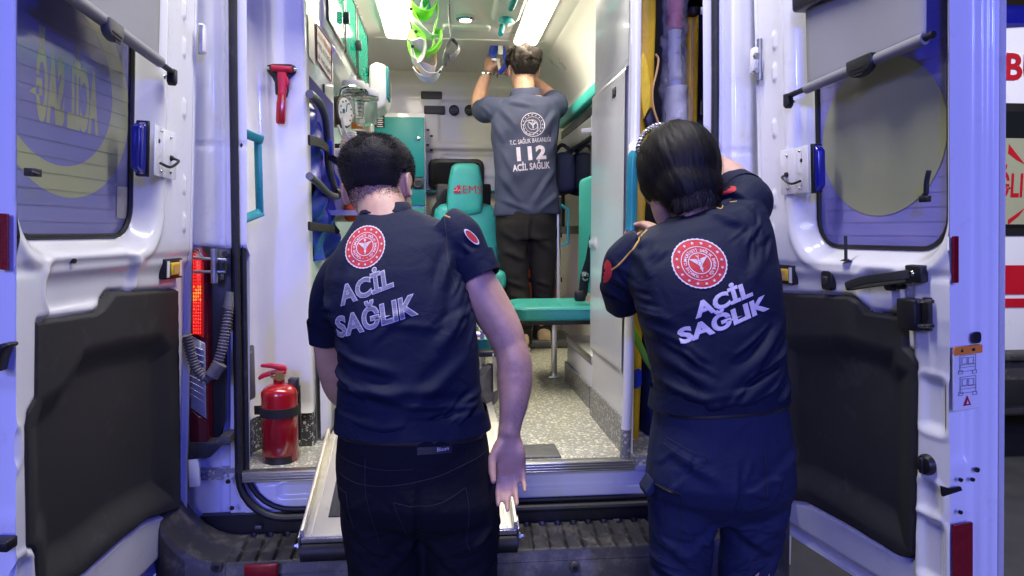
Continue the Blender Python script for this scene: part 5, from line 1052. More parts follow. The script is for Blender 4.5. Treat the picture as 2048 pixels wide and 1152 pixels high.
mk('hanger_loop', tube(smooth_path([at(850, -30, YV), at(845, 4, YV), at(850, 20, YV), at(856, 2, YV), at(852, -30, YV)], 5), .004, 6), 'green_webbing', CC)
SP = thing('hanging_paddle', at(899, 60, 3.4), 'dark grey paddle with curled end hanging from a cord under the ceiling', 'paddle')
mk('cord', tube([at(899, -40, 3.4), at(899, 8, 3.4)], .0018, 6), 'grey_plastic', SP)
mk('shaft', tube([at(898, 8, 3.4), at(898, 30, 3.4), at(903, 78, 3.4)], [.010, .012, .010], 10, flat=.5), 'grey_plastic', SP)
strip([(902, 76, 0), (899, 86, -.01), (893, 98, -.05), (888, 112, -.10), (894, 121, -.12)], 3.42, .034, .0035, 'grey_plastic', 'blade', SP)
strip([(902, 76, 0), (912, 86, -.02), (918, 96, -.05), (912, 108, -.09), (898, 118, -.12)], 3.42, .014, .0035, 'grey_plastic', 'blade_curl', SP, tw=.4)

# --- loading ramp and stretcher
yr_ = 1.76; rl, rr_ = float(at(598, 1066, yr_)[0]), float(at(1037, 1066, yr_)[0]); zr_ = float(at(800, 1066, yr_)[2])
q_ = atx(655, 868, rl + .004); y2_, z2_ = float(q_[1]), float(q_[2])
LR = thing('loading_ramp', ((rl + rr_) / 2, 2.0, ZB), 'aluminium stretcher loading ramp with black grip mat tilted over the bumper', 'ramp')
ax = nrm(A(0, y2_ - yr_, z2_ - zr_)); nz_ = np.cross(A(1, 0, 0), ax); ln = math.hypot(y2_ - yr_, z2_ - zr_)
pm('ramp_alu', (0.72, 0.69, 0.60), .40, metal=.75, var=.10, vs=8, wear=((.36, .32, .25), 14, .55, .6))
pm('grip_mat', (0.075, 0.072, 0.070), .8, var=.3, vs=60, stretch=(1, .12, .12), bump=.6, bs=300)
o_ = A((rl + rr_) / 2, yr_, zr_); mid = o_ + ax * ln / 2; wd = rr_ - rl
mk('ramp_plate', box(mid - nz_ * .006, (wd - .02, ln, .012), [A(1, 0, 0), ax, nz_]), 'ramp_alu', LR, bevel=.002)
mk('grip_mat', box(mid + nz_ * .0015 + ax * .035, (wd - .125, ln - .07, .003), [A(1, 0, 0), ax, nz_]), 'grip_mat', LR)
for s in (-1, 1):
    mk('side_rail', box(mid + A(s * (wd / 2 - .008), 0, 0) + nz_ * .004, (.010, ln, .034), [A(1, 0, 0), ax, nz_]), 'ramp_alu', LR, bevel=.002)
    mk('rail_groove', box(mid + A(s * (wd / 2 - .030), 0, 0) + nz_ * .0010, (.004, ln - .01, .003), [A(1, 0, 0), ax, nz_]), 'alu', LR)
    mk('end_bolt', lathe([(.011, 0), (.011, .008), (.005, .009), (.005, .016)], o_ + A(s * (wd / 2 - .002), .012, -.028), (s, 0, 0), 6), 'steel', LR)
    mk('side_plate', box(o_ + A(s * (wd / 2 - .001), .018, -.016), (.006, .05, .062), [A(1, 0, 0), ax, nz_]), 'steel', LR, bevel=.002)
mk('end_roller', tube([o_ + A(-wd / 2 + .004, .006, -.040), o_ + A(wd / 2 - .004, .006, -.040)], .026, 20), 'rubber', LR)
mk('end_lip', box(o_ + A(0, -.002, -.008), (wd - .01, .010, .012)), 'steel', LR, bevel=.001)
mk('ramp_tail', box((o_[0], (y2_ + 3.3) / 2, (z2_ + FZ) / 2 - .004), (wd - .02, 3.3 - y2_, z2_ - FZ - .008)), 'ramp_alu', LR, bevel=.002)

ST = thing('wheeled_stretcher', ((rl + rr_) / 2, 3.1, FZ + .017), 'wheeled patient stretcher half hidden behind the man on the left', 'stretcher')
def caster(px, py, Y, rad, tilt):
    c = at(px, py, Y); ax_ = nrm(A(math.cos(tilt), math.sin(tilt), 0)); w = mk('caster_wheel', lathe([(rad * .70, -.016), (rad * .93, -.018), (rad, -.008), (rad, .008), (rad * .93, .018), (rad * .70, .016)], c, ax_, 32), 'tyre', ST)
    mk('wheel_hub', lathe([(rad * .72, -.011), (rad * .2, -.016), (rad * .2, .016), (rad * .72, .011)], c, ax_, 20), 'black', w)
    mk('wheel_fork', join(box(c + ax_ * .026 + A(0, .0, .05), (.006, .03, .14), rotz(tilt)), box(c - ax_ * .026 + A(0, 0, .05), (.006, .03, .14), rotz(tilt)), box(c + A(0, 0, .12), (.062, .04, .012), rotz(tilt))), 'alu', ST, bevel=.002)
caster(655, 812, 2.60, .082, .75); caster(978, 770, 2.62, .082, -.55); caster(700, 700, 3.9, .08, .2); caster(930, 690, 3.9, .08, .1)
zt_ = FZ + .33
fr = [A(rl + .04, 2.50, zt_), A(rr_ - .06, 2.50, zt_), A(rr_ - .06, 4.2, zt_), A(rl + .04, 4.2, zt_)]
mk('frame', join(*[tube([fr[i], fr[(i + 1) % 4]], .016, 12) for i in range(4)]), 'alu', ST)
for x in (rl + .05, rr_ - .07): mk('frame_leg', tube([A(x, 2.62, FZ + .14), A(x + (.1 if x < 0 else -.1), 3.0, zt_)], .013, 10), 'alu', ST)
mk('mattress', boxmm(rl + .05, rr_ - .07, 2.56, 4.15, zt_ + .02, zt_ + .09), 'black', ST, bevel=.025, seg=3)
tr_ = at(968, 706, 2.62); mk('end_plate', box(tr_, (.14, .06, .022)), 'black', ST, bevel=.006)
mk('side_lever', tube(smooth_path([at(640, 770, 2.5), at(655, 755, 2.55), at(668, 775, 2.6), at(660, 840, 2.55)], 5), .006, 8), 'chrome', ST)
mk('brake_pedal', box(at(640, 842, 2.50), (.05, .03, .012)), 'black', ST, bevel=.003)
OXB = thing('oxygen_bottle', at(965, 690, 2.72), 'small teal and silver bottle lying on the stretcher end', 'bottle')
bx_ = [at(955, 648, 2.9), at(962, 672, 2.78), at(970, 692, 2.70)]
mk('bottle_body', tube(bx_, [.026, .030, .028], 16), 'teal_rail', OXB); mk('bottle_band', tube([at(963, 676, 2.76), at(966, 684, 2.735)], .031, 16), 'white_plastic', OXB); mk('bottle_valve', tube([at(949, 628, 2.98), at(955, 650, 2.89)], [.012, .02], 10), 'chrome', OXB)
# ================================================================== people
pm('skin', (0.50, 0.30, 0.22), 0.48, var=0.12, vs=22, bump=0.25, bs=420, bdist=0.0008, sss=0.12, wear=((0.42, 0.19, 0.14), 16, 0.55, 0.45))
pm('skin_warm', (0.54, 0.31, 0.21), 0.48, var=0.12, vs=22, bump=0.25, bs=420, bdist=0.0008, sss=0.12, wear=((0.45, 0.20, 0.14), 16, 0.55, 0.45))
pm('hair_black', (0.006, 0.005, 0.0055), 0.58, var=0.35, vs=60, spec=0.35)
pm('hair_brown', (0.012, 0.0075, 0.005), 0.55, var=0.4, vs=60, spec=0.3)
pm('stubble', (0.085, 0.052, 0.040), 0.7, var=0.2, vs=200)
def fabric(name, col, rough=.72, weave=900, br=.25, sheen=.25, fold=.5):
    m = pm(name, col, rough, var=.10, vs=5, sheen=0.0, spec=.25); n = m.node_tree.nodes; l = m.node_tree.links; b = n['Principled BSDF']; tc = n.new('ShaderNodeTexCoord')
    w1 = n.new('ShaderNodeTexWave'); w1.inputs['Scale'].default_value = weave / 6; w1.bands_direction = 'DIAGONAL'; w1.inputs['Distortion'].default_value = .6; l.new(tc.outputs['Object'], w1.inputs['Vector'])
    nz = n.new('ShaderNodeTexNoise'); nz.inputs['Scale'].default_value = 13; nz.inputs['Detail'].default_value = 5; nz.inputs['Distortion'].default_value = .8; l.new(tc.outputs['Object'], nz.inputs['Vector'])
    b1 = n.new('ShaderNodeBump'); b1.inputs['Strength'].default_value = br; b1.inputs['Distance'].default_value = .0006; l.new(w1.outputs['Fac'], b1.inputs['Height'])
    b2 = n.new('ShaderNodeBump'); b2.inputs['Strength'].default_value = fold; b2.inputs['Distance'].default_value = .012; l.new(nz.outputs['Fac'], b2.inputs['Height']); l.new(b1.outputs[0], b2.inputs['Normal']); l.new(b2.outputs[0], b.inputs['Normal'])
    return m
fabric('shirt_navy', (0.0045, 0.0082, 0.0300)); fabric('shirt_navy2', (0.0043, 0.0078, 0.0280)); fabric('shirt_slate', (0.050, 0.058, 0.105), fold=.35)
fabric('jeans_black', (0.0050, 0.0055, 0.0105), .85, 1200, .4, .2); fabric('trousers_navy', (0.013, 0.019, 0.055), .70, 1100, .4, .3); fabric('trousers_grey', (0.018, 0.016, 0.016), .85)
pm('thread_red', (0.50, 0.018, 0.030), .6, var=.25, vs=90, bump=.6, bs=900); pm('thread_white', (0.62, 0.60, 0.66), .6, var=.15, vs=120, bump=.6, bs=900)
pm('thread_grey', (0.20, 0.20, 0.27), .45, var=.55, vs=70, stretch=(.4, 1, 6), bump=.6, bs=900); pm('thread_lilac', (0.60, 0.55, 0.64), .6, var=.15, vs=120); pm('piping_gold', (0.62, 0.36, 0.06), .6)
pm('print_lilac', (0.58, 0.52, 0.60), .5, var=.15, vs=60); pm('leather_black', (.012, .012, .014), .42, var=.2, bump=.3, bs=300); pm('stitch_grey', (.022, .022, .030), .8); pm('suede_tan', (.52, .38, .24), .85, var=.15, vs=20, bump=.4, bs=300); pm('sole_cream', (.60, .50, .36), .7, var=.1)
pm('eye_white', (.75, .72, .70), .2); pm('iris_dark', (.02, .012, .008), .15)

def arrays(me):
    v = np.empty(len(me.vertices) * 3); me.vertices.foreach_get('co', v); v = v.reshape(-1, 3)
    e = np.empty(len(me.edges) * 2, int); me.edges.foreach_get('vertices', e); return v, e.reshape(-1, 2)
def lap(v, e, k, lam=.5):
    deg = np.bincount(e.ravel(), minlength=len(v))[:, None].clip(1)
    for _ in range(k):
        s = np.zeros_like(v); np.add.at(s, e[:, 0], v[e[:, 1]]); np.add.at(s, e[:, 1], v[e[:, 0]]); v = v + lam * (s / deg - v)
    return v
def merged(name, parts, mat, parent, voxel, it=6, disp=None, keep=None):
    """solid pieces grown together into one continuous skin"""
    v, f = join(*parts); me = bpy.data.meshes.new(name); me.from_pydata([tuple(q) for q in v], [], f)
    bm = bmesh.new(); bm.from_mesh(me); bmesh.ops.recalc_face_normals(bm, faces=bm.faces); bm.to_mesh(me); bm.free()
    o = bpy.data.objects.new(name, me); COL.objects.link(o); md = o.modifiers.new('r', 'REMESH'); md.mode = 'VOXEL'; md.voxel_size = voxel
    m2 = evmesh(o); o.modifiers.clear(); o.data = m2; bpy.data.meshes.remove(me)
    v, e = arrays(m2); v = lap(v, e, it); m2.vertices.foreach_set('co', v.ravel()); m2.update()
    if disp is not None:
        nn = np.empty(len(v) * 3); m2.vertices.foreach_get('normal', nn); nn = nn.reshape(-1, 3); v = v + nn * disp(v, nn)[:, None]; v = lap(v, e, 1, .3); m2.vertices.foreach_set('co', v.ravel()); m2.update()
    m2.shade_smooth(); m2.materials.clear(); m2.materials.append(MATS[mat]); setpar(o, parent); return o
def bvh_of(o):
    me = o.data; return BVHTree.FromPolygons([q.co for q in me.vertices], [p.vertices for p in me.polygons])
def ringpx(xl, yl, xr, yr, Y, ry, n=28, p=2.5, dy=0.0):
    a, b = at(xl, yl, Y - dy), at(xr, yr, Y + dy); return ell((a + b) / 2, (b - a) / 2, A(0, ry, ry * .0), n, p)
def limb(pts, n=18):
    """(px, py, Y, radius) or (point, radius)"""
    P = [at(*q[:3]) if len(q) == 4 else np.asarray(q[0], float) for q in pts]; r = [q[-1] for q in pts]
    k = 5; S = smooth_path(P, k); rs = np.interp(np.linspace(0, len(P) - 1, len(S)), range(len(P)), r); return tube(S, list(rs), n)
def head_parts(c, fwd, up, H=.235, Wd=.155, L=.195):
    u = nrm(up); f = nrm(np.asarray(fwd, float) - u * (np.asarray(fwd) @ u)); s = np.cross(f, u)
    T = [(-.50, .28, .80, -.45), (-.46, .46, .90, -.25), (-.36, .68, .94, .15), (-.22, .83, .93, .52), (-.10, .91, .95, .78), (.02, .96, .93, .93), (.14, 1.0, .95, 1.0), (.26, .98, .93, .99), (.36, .87, .78, .87), (.44, .64, .52, .62), (.49, .32, .25, .30)]
    rings = [ell(c + u * h * H + f * (fr - b) / 2 * L / 2, s * w * Wd / 2, f * (fr + b) / 2 * L / 2, 26, 2.15) for h, w, fr, b in T]
    P = lambda x, y, z: c + s * x * Wd / 2 + f * y * L / 2 + u * z * H
    ax = [s, f, u]
    parts = [loft(rings)]
    parts += [tube([P(0, .93, .06), P(0, 1.06, -.04), P(0, 1.15, -.10), P(0, 1.0, -.14)], [.008, .010, .014, .010], 10)]
    for q in (-1, 1):
        parts += [sphere(P(q * .16, 1.0, -.115), .010, 8), sphere(P(q * .42, .92, .075), (.020, .009, .007), 8, ax), sphere(P(q * .5, .74, -.10), (.018, .018, .02), 8, ax)]
        e = P(q * 1.04, -.06, -.015); eax = [s * q, nrm(f - s * q * .35), u]
        parts += [sphere(e, (.007, .019, .033), 10, eax), tube(ell(e + s * q * .006 - f * .004, f * .016, u * .030, 14), .0045, 6), sphere(P(q * 1.0, .02, -.085), (.007, .010, .011), 8, ax)]
    parts += [sphere(P(0, .95, -.235), (.024, .010, .006), 8, ax), sphere(P(0, .94, -.275), (.021, .011, .008), 8, ax), sphere(P(0, .86, -.43), (.020, .014, .016), 8, ax)]
    return parts, P, ax
def eyes(P, ax, par):
    for q in (-1, 1):
        e = mk('eye', sphere(P(q * .40, .86, .015), .0115, 10), 'eye_white', par); mk('iris', sphere(P(q * .40, .86, .015) + ax[1] * .0085, (.0052, .004, .0052), 8, ax), 'iris_dark', e)
def hand_parts(w, d, nrm_, side, curl=(.35, .35, .4, .45), thumb_curl=.3, scale=1.0, spread=1.0, thumb_out=.75):
    """w wrist point, d towards the fingers, nrm_ out of the back of the hand, side towards the thumb"""
    d = nrm(d); n = nrm(np.asarray(nrm_, float) - d * (np.asarray(nrm_) @ d)); s = nrm(np.asarray(side, float) - d * (np.asarray(side) @ d) - n * (np.asarray(side) @ n)); k = scale
    P = [ell(w + d * t * k, s * a * k, n * b * k, 18, 2.4) for t, a, b in ((-.02, .027, .021), (.0, .028, .020), (.025, .035, .0175), (.055, .041, .0165), (.080, .042, .0145), (.094, .040, .011))]
    parts = [loft(P), sphere(w + (d * .038 + s * .026 - n * .010) * k, (.020 * k, .014 * k, .026 * k), 8, [s, n, d]), sphere(w + (d * .045 - s * .024 - n * .009) * k, (.016 * k, .011 * k, .032 * k), 8, [s, n, d])]
    F_ = [(.030, .088, (.042, .026, .021), .0088), (.010, .094, (.047, .030, .022), .0090), (-.011, .090, (.043, .028, .022), .0086), (-.031, .080, (.034, .021, .019), .0077)]
    for i, (x, y, seg, r) in enumerate(F_):
        p = w + (s * x + d * (y - .018)) * k; q = w + (s * x + d * y) * k; ang = curl[i]; dir0 = nrm(d + s * (x * 1.6 * spread)); pts = [p, q]; rr = [r * 1.05 * k, r * 1.05 * k]; a = 0
        for j, L_ in enumerate(seg):
            a += ang * (.7, 1.1, .8)[j]; dd = dir0 * math.cos(a) - n * math.sin(a); q = q + dd * L_ * k; pts.append(q); rr.append(r * (1.0, .92, .74)[j] * k)
        parts.append(tube(pts, rr, 10)); parts.append(sphere(pts[-1], rr[-1] * 1.02, 6)); 
        for j in (1, 2, 3): parts.append(sphere(pts[j], rr[j] * 1.05, 6))
    t0 = w + (s * .020 + d * .018 - n * .006) * k; td = nrm(d * .72 + s * thumb_out - n * .30); a1 = t0 + td * .044 * k; td2 = nrm(d * .92 + s * (thumb_out * .45 - thumb_curl * .6) - n * (.25 + thumb_curl)); a2 = a1 + td2 * .032 * k; a3 = a2 + nrm(td2 - n * .2 - s * thumb_curl * .3) * .024 * k
    parts += [tube([t0, a1, a2, a3], [.016 * k, .0120 * k, .0108 * k, .0080 * k], 10), sphere(a3, .0082 * k, 6), sphere(a1, .0125 * k, 6)]
    return parts
def creases(zones, seed):
    """zones: (cx, cy, rx, ry, angle, spread, count, length_px, width, height, Y)"""
    g = np.random.default_rng(seed); o = []
    for cx, cy, rx, ry, an, sp, n, L_, w, h, Y in zones:
        for _ in range(n):
            x, y, a, l_ = cx + g.uniform(-rx, rx), cy + g.uniform(-ry, ry), R(an + g.uniform(-sp, sp)), L_ * g.uniform(.5, 1.2); dx, dy = math.cos(a) * l_ / 2, -math.sin(a) * l_ / 2
            o.append((x - dx, y - dy, x + dx, y + dy, w * g.uniform(.7, 1.3), h * g.uniform(.5, 1.3) * g.choice((1, 1, -1)), Y))
    return o
def folds(segs, Yc=None, noise=0.0, nscale=(9, 14), front=False, seed=1):
    """segs: (x0,y0,x1,y1,width_m,height_m,Y) in photograph pixels: creases of the cloth on the side that faces the photographer"""
    g = np.random.default_rng(seed); W_ = [(g.normal(size=3) * nscale[g.integers(2)] * 1.6, g.uniform(0, 6.28), g.uniform(.4, 1)) for _ in range(10)]
    S = [(at(a, b, Y), at(c, d, Y), w, h) for a, b, c, d, w, h, Y in segs]
    def f(v, nn):
        o = np.zeros(len(v))
        for k, ph, am in W_: o += am * np.sin(v @ k + ph) * noise / 4
        vis = ss(-nn[:, 1], -.25, .25)
        for a, b, w, h in S:
            e = (b - a)[[0, 2]]; q = v[:, [0, 2]] - a[[0, 2]]; t = np.clip(q @ e / (e @ e + 1e-9), 0, 1); dv = q - t[:, None] * e; d = np.hypot(dv[:, 0], dv[:, 1])
            nrm2 = nrm(A(-e[1], e[0])); sd = dv @ nrm2; tp = np.sin(np.pi * np.clip(t, .02, .98)) ** .6 * (d < w * 3.5)
            o += 1.5 * h * tp * (np.exp(-(sd / w) ** 2) - .55 * np.exp(-((sd + 1.35 * w) / w) ** 2)) * np.exp(-np.maximum(0, d - np.abs(sd)) / w) * vis
        return o
    return f
def strands(name, roots, normals, dirs, lens, width, mat, parent, segs=4, bend=None, seed=3):
    g = np.random.default_rng(seed); V = []; Fc = []; o = 0
    for p, n_, d, L_ in zip(roots, normals, dirs, lens):
        d = nrm(d); s = nrm(np.cross(d, n_) + 1e-6); rv = g.normal(size=3); s = nrm(s + .6 * nrm(rv)); q = np.array(p, float) - np.asarray(n_) * .0004; dd = d.copy()
        for k in range(segs + 1):
            w = width * (1 - .8 * k / segs); V += [q - s * w, q + s * w]; q = q + dd * L_ / segs
            if bend is not None: dd = nrm(dd + bend(q, n_) * (1 / segs))
        Fc += [(o + 2 * k, o + 2 * k + 1, o + 2 * k + 3, o + 2 * k + 2) for k in range(segs)]; o += 2 * (segs + 1)
    m = mk(name, (np.array(V), Fc), mat, parent, smooth=0); return m
def scalp(body, P, ax, c, keep, n, seed=5, H=.235):
    """random points of the head surface where keep(x,y,z in head units) holds"""
    me = body.data; me.calc_loop_triangles(); v, _ = arrays(me); t = np.empty(len(me.loop_triangles) * 3, int); me.loop_triangles.foreach_get('vertices', t); t = t.reshape(-1, 3)
    ce = v[t].mean(1) - c; m = np.linalg.norm(ce, axis=1) < .16; t = t[m]; a, b, d = v[t[:, 0]], v[t[:, 1]], v[t[:, 2]]
    fn = np.cross(b - a, d - a); ar = np.linalg.norm(fn, axis=1); g = np.random.default_rng(seed); i = g.choice(len(t), n, p=ar / ar.sum()); r1, r2 = np.sqrt(g.random(n)), g.random(n)
    p = (1 - r1)[:, None] * a[i] + (r1 * (1 - r2))[:, None] * b[i] + (r1 * r2)[:, None] * d[i]; fn = fn[i] / ar[i][:, None]
    q = p - c; x, y, z = q @ ax[0] / (.155 / 2), q @ ax[1] / (.195 / 2), q @ ax[2] / H; k = keep(x, y, z); return p[k], fn[k], np.c_[x, y, z][k]

def emblem_layers(full=True):
    """round ministry emblem, unit radius"""
    L = {}
    L['rim'] = join(ring2d(.95, 1.0, 72, .012), ring2d(.655, .68, 48), ring2d(.40, .43, 40))
    L['disc'] = disc2d(.97, 72, 7)
    st = [star2d(.070, (.82 * math.sin(t), .82 * math.cos(t)), t) for t in np.arange(16) * 2 * math.pi / 16]
    sn = []
    for sd in (-1, 1):
        for k in range(5): 
            y0 = .17 - .045 * k; x1 = .34 - .045 * k; sn.append(poly2d([(sd * .03, y0 - .03), (sd * .10, y0 + .015), (sd * x1, y0 + .055), (sd * (x1 - .02), y0 + .02), (sd * .09, y0 - .025)]))
    sn.append(poly2d([(-.014, .26), (.014, .26), (.014, -.34), (0, -.37), (-.014, -.34)]))
    for sd in (-1, 1):
        pts = [(sd * .075 * math.sin(3.2 * math.pi * t) * (1 - .55 * t), .14 - .44 * t) for t in np.linspace(0, 1, 16)]
        sn += [poly2d([(pts[i][0] - .016, pts[i][1]), (pts[i][0] + .016, pts[i][1]), (pts[i + 1][0] + .016, pts[i + 1][1]), (pts[i + 1][0] - .016, pts[i + 1][1])]) for i in range(15)]
    cr = [(.055 * math.cos(t), .315 + .055 * math.sin(t)) for t in np.linspace(2.2, 6.9, 14)] + [(.042 * math.cos(t) + .004, .325 + .042 * math.sin(t)) for t in np.linspace(6.7, 2.4, 12)]
    sn.append(poly2d(cr)); sn.append(star2d(.024, (.008, .33)))
    L['marks'] = join(*(st + sn))
    if full: L['words'] = join(arc_text('TÜRKİYE CUMHURİYETİ SAĞLIK BAKANLIĞI', .475, .155, -158, 158, .012), star2d(.03, (-.10, -.53)), star2d(.03, (.10, -.53)))
    return L
def scale2(g, s): return g[0] * s, g[1]

# ------------------------------------------------------------------ the man on the left, bending over the ramp
def person(name, loc, label, group): return thing(name, loc, label, 'person', group)
GRP = 'ambulance crew'
M1 = person('person', (float(at(835, 1000, 1.62)[0]), 1.62, 0), 'person in navy shirt and black jeans leaning over the loading ramp, arm hanging', GRP)
Y1 = 1.62
tor = [ringpx(*q) for q in ((672, 834, 973, 832, Y1, .124), (672, 815, 971, 815, Y1, .122), (673, 785, 966, 785, Y1 + .005, .122), (678, 750, 962, 745, Y1 + .01, .122), (676, 700, 956, 690, Y1 + .02, .124), (668, 645, 948, 632, Y1 + .035, .126), (652, 602, 940, 575, Y1 + .05, .124), (652, 560, 930, 522, Y1 + .065, .118), (664, 518, 918, 478, Y1 + .085, .108), (688, 476, 892, 446, Y1 + .105, .092), (708, 440, 860, 428, Y1 + .125, .075), (722, 420, 832, 414, Y1 + .145, .062))]
slR = limb(((878, 462, Y1 + .09, .066), (915, 490, Y1 + .075, .070), (940, 525, Y1 + .06, .062), (956, 556, Y1 + .05, .050)))
slL = limb(((728, 520, Y1 + .10, .056), (690, 552, Y1 + .10, .056), (662, 592, Y1 + .11, .050), (652, 635, Y1 + .13, .046), (657, 674, Y1 + .15, .042)))
neck1 = limb(((775, 470, Y1 + .10, .062), (766, 425, Y1 + .135, .060), (762, 400, Y1 + .165, .058), (758, 375, Y1 + .19, .056)))
hc1 = at(757, 377, Y1 + .195)
hp1, HP1, HA1 = head_parts(hc1, A(.34, .90, -.26), A(-.04, .22, .97), H=.245, Wd=.158, L=.205)
armR = limb(((905, 490, Y1 + .075, .050), (940, 545, Y1 + .06, .050), (972, 600, Y1 + .045, .0505), (1002, 650, Y1 + .03, .0465), (1020, 692, Y1 + .02, .0405), (1028, 722, Y1 + .012, .0415), (1030, 755, Y1 + .008, .0425), (1028, 800, Y1 - .005, .0360), (1022, 840, Y1 - .012, .0285), (1018, 872, Y1 - .02, .0250)))
armR = join(armR, sphere(at(1033, 704, Y1 - .008), (.015, .014, .026), 8), sphere(at(1036, 745, Y1 + .005), (.024, .028, .055), 8), sphere(at(1029, 862, Y1 - .025), (.010, .012, .014), 8))
wr1_ = at(1018, 870, Y1 - .02)
hnd1 = hand_parts(wr1_, A(.02, -.06, -1), A(.05, 1, -.05), A(-1, 0, 0), (.42, .46, .50, .56), .35, .95, .7, .50)
armL = limb(((722, 525, Y1 + .10, .038), (690, 556, Y1 + .10, .038), (662, 600, Y1 + .115, .038), (656, 680, Y1 + .155, .037), (668, 755, Y1 + .19, .036), (690, 790, Y1 + .26, .037), (730, 790, Y1 + .38, .034), (760, 780, Y1 + .47, .026)))
hnd1b = hand_parts(at(758, 780, Y1 + .465), A(.25, .95, -.1), A(0, .1, 1), A(1, 0, 0), (.5, .5, .55, .6), .4, .98)
inner = [ringpx(xl + 22, yl, xr - 22, yr, Y, r * .80) for xl, yl, xr, yr, Y, r in ((676, 900, 974, 900, Y1, .118), (678, 750, 962, 745, Y1 + .01, .122), (655, 560, 930, 540, Y1 + .06, .118), (700, 470, 880, 450, Y1 + .11, .088), (730, 425, 820, 420, Y1 + .14, .06))]
def leg(hip, knee, ankle, r=(.055, .045, .036)): return limb(((hip, r[0]), ((np.asarray(hip) + knee) / 2, (r[0] + r[1]) / 2), (knee, r[1]), ((np.asarray(knee) + ankle) / 2, (r[1] + r[2]) / 2), (ankle, r[2])))
hL, hR = at(765, 960, Y1), at(895, 960, Y1)
kL, kR, aL, aR = hL * A(1, 1, 0) + A(.0, -.01, .50), hR * A(1, 1, 0) + A(.02, .0, .50), hL * A(1, 1, 0) + A(-.01, .0, .09), hR * A(1, 1, 0) + A(.03, .02, .09)
foot = lambda a: tube([a + A(0, -.06, -.045), a + A(0, .02, -.04), a + A(0, .17, -.055)], [.036, .042, .034], 12)
B1 = merged('body', [*hp1, neck1, loft(inner), armR, *hnd1, armL, *hnd1b, leg(hL, kL, aL), leg(hR, kR, aR), foot(aL), foot(aR)], 'skin', M1, .0042, 4)
eyes(HP1, HA1, M1)
_v, _e = arrays(B1.data); _n = np.empty(len(_v) * 3); B1.data.vertices.foreach_get('normal', _n); _n = _n.reshape(-1, 3); _w = (_v[:, 0] > at(960, 700, Y1)[0]) & (_v[:, 2] < at(1000, 660, Y1)[2]) & (_v[:, 2] > at(1000, 860, Y1)[2]) & (_v[:, 1] < Y1 + .12)
_g = np.random.default_rng(77); _i = _g.choice(np.where(_w)[0], 700); strands('arm_hair', _v[_i], _n[_i], _n[_i] * .35 + A(.25, 0, -1) + .35 * _g.normal(size=(700, 3)), .006 + .007 * _g.random(700), .00022, 'hair_brown', M1, 2)
fs1 = folds([(690, 545, 720, 470, .012, .004, Y1), (905, 500, 880, 580, .013, .006, Y1), (925, 560, 900, 660, .014, .006, Y1), (940, 610, 870, 690, .016, .006, Y1), (690, 700, 800, 730, .013, .006, Y1), (680, 735, 830, 790, .014, .007, Y1), (690, 770, 900, 760, .015, .006, Y1), (700, 820, 880, 840, .014, .005, Y1), (930, 700, 820, 800, .016, .005, Y1), (950, 780, 860, 850, .014, .005, Y1), (955, 830, 900, 870, .011, .004, Y1), (680, 860, 760, 875, .010, .004, Y1), (655, 600, 680, 660, .010, .006, Y1), (650, 630, 668, 640, .008, .005, Y1), (672, 690, 712, 700, .008, .005, Y1), (930, 480, 960, 540, .010, .004, Y1)] + creases(((925, 600, 20, 60, 60, 18, 8, 70, .006, .0035, Y1), (690, 730, 30, 60, -15, 20, 9, 90, .007, .0040, Y1), (930, 800, 40, 60, 30, 25, 8, 90, .007, .0035, Y1), (800, 820, 100, 50, 5, 15, 8, 130, .008, .0030, Y1), (655, 630, 12, 40, -25, 20, 6, 40, .006, .004, Y1), (940, 510, 25, 40, -50, 20, 6, 50, .006, .003, Y1), (820, 640, 90, 60, 25, 30, 5, 110, .009, .0022, Y1)), 61), noise=.006, seed=4)
S1 = merged('shirt', [loft(tor), slR, slL], 'shirt_navy', M1, .0038, 9, fs1)
def hem(r0, r1, mat, par, amp=.004, nm='hem', seed=1):
    n = len(r0); t = np.arange(n) * 2 * math.pi / n; w = amp * (np.sin(3 * t + seed) + .6 * np.sin(7 * t + 2 * seed)); c = r1.mean(0); rad = (r1 - c) / np.linalg.norm(r1 - c, axis=1)[:, None]
    mk(nm, loft([r0, (r0 + r1) / 2 + rad * w[:, None] * .5, r1 + rad * w[:, None], r1 + rad * (w - .003)[:, None] + (r0 - r1) * .15], cap=False), mat, par, smooth=70)
def sleeve_hem(p0, p1, ra, rb, mat, par, seed=1):
    a, b = at(*p0), at(*p1); d = nrm(b - a); x, y, _ = frame(d); hem(ell(a, x * ra, y * ra, 36), ell(b, x * rb, y * rb, 36), mat, par, .0022, 'sleeve_hem', seed)
hem(ringpx(671, 815, 974, 813, Y1, .1255, 60), ringpx(667, 853, 979, 851, Y1, .1300, 60), 'shirt_navy', S1, .003)
sleeve_hem((938, 522, Y1 + .062), (958, 560, Y1 + .048), .0650, .0580, 'shirt_navy', S1, 2); sleeve_hem((653, 640, Y1 + .132), (657, 678, Y1 + .152), .0480, .0465, 'shirt_navy', S1, 3)
bv1 = bvh_of(S1)
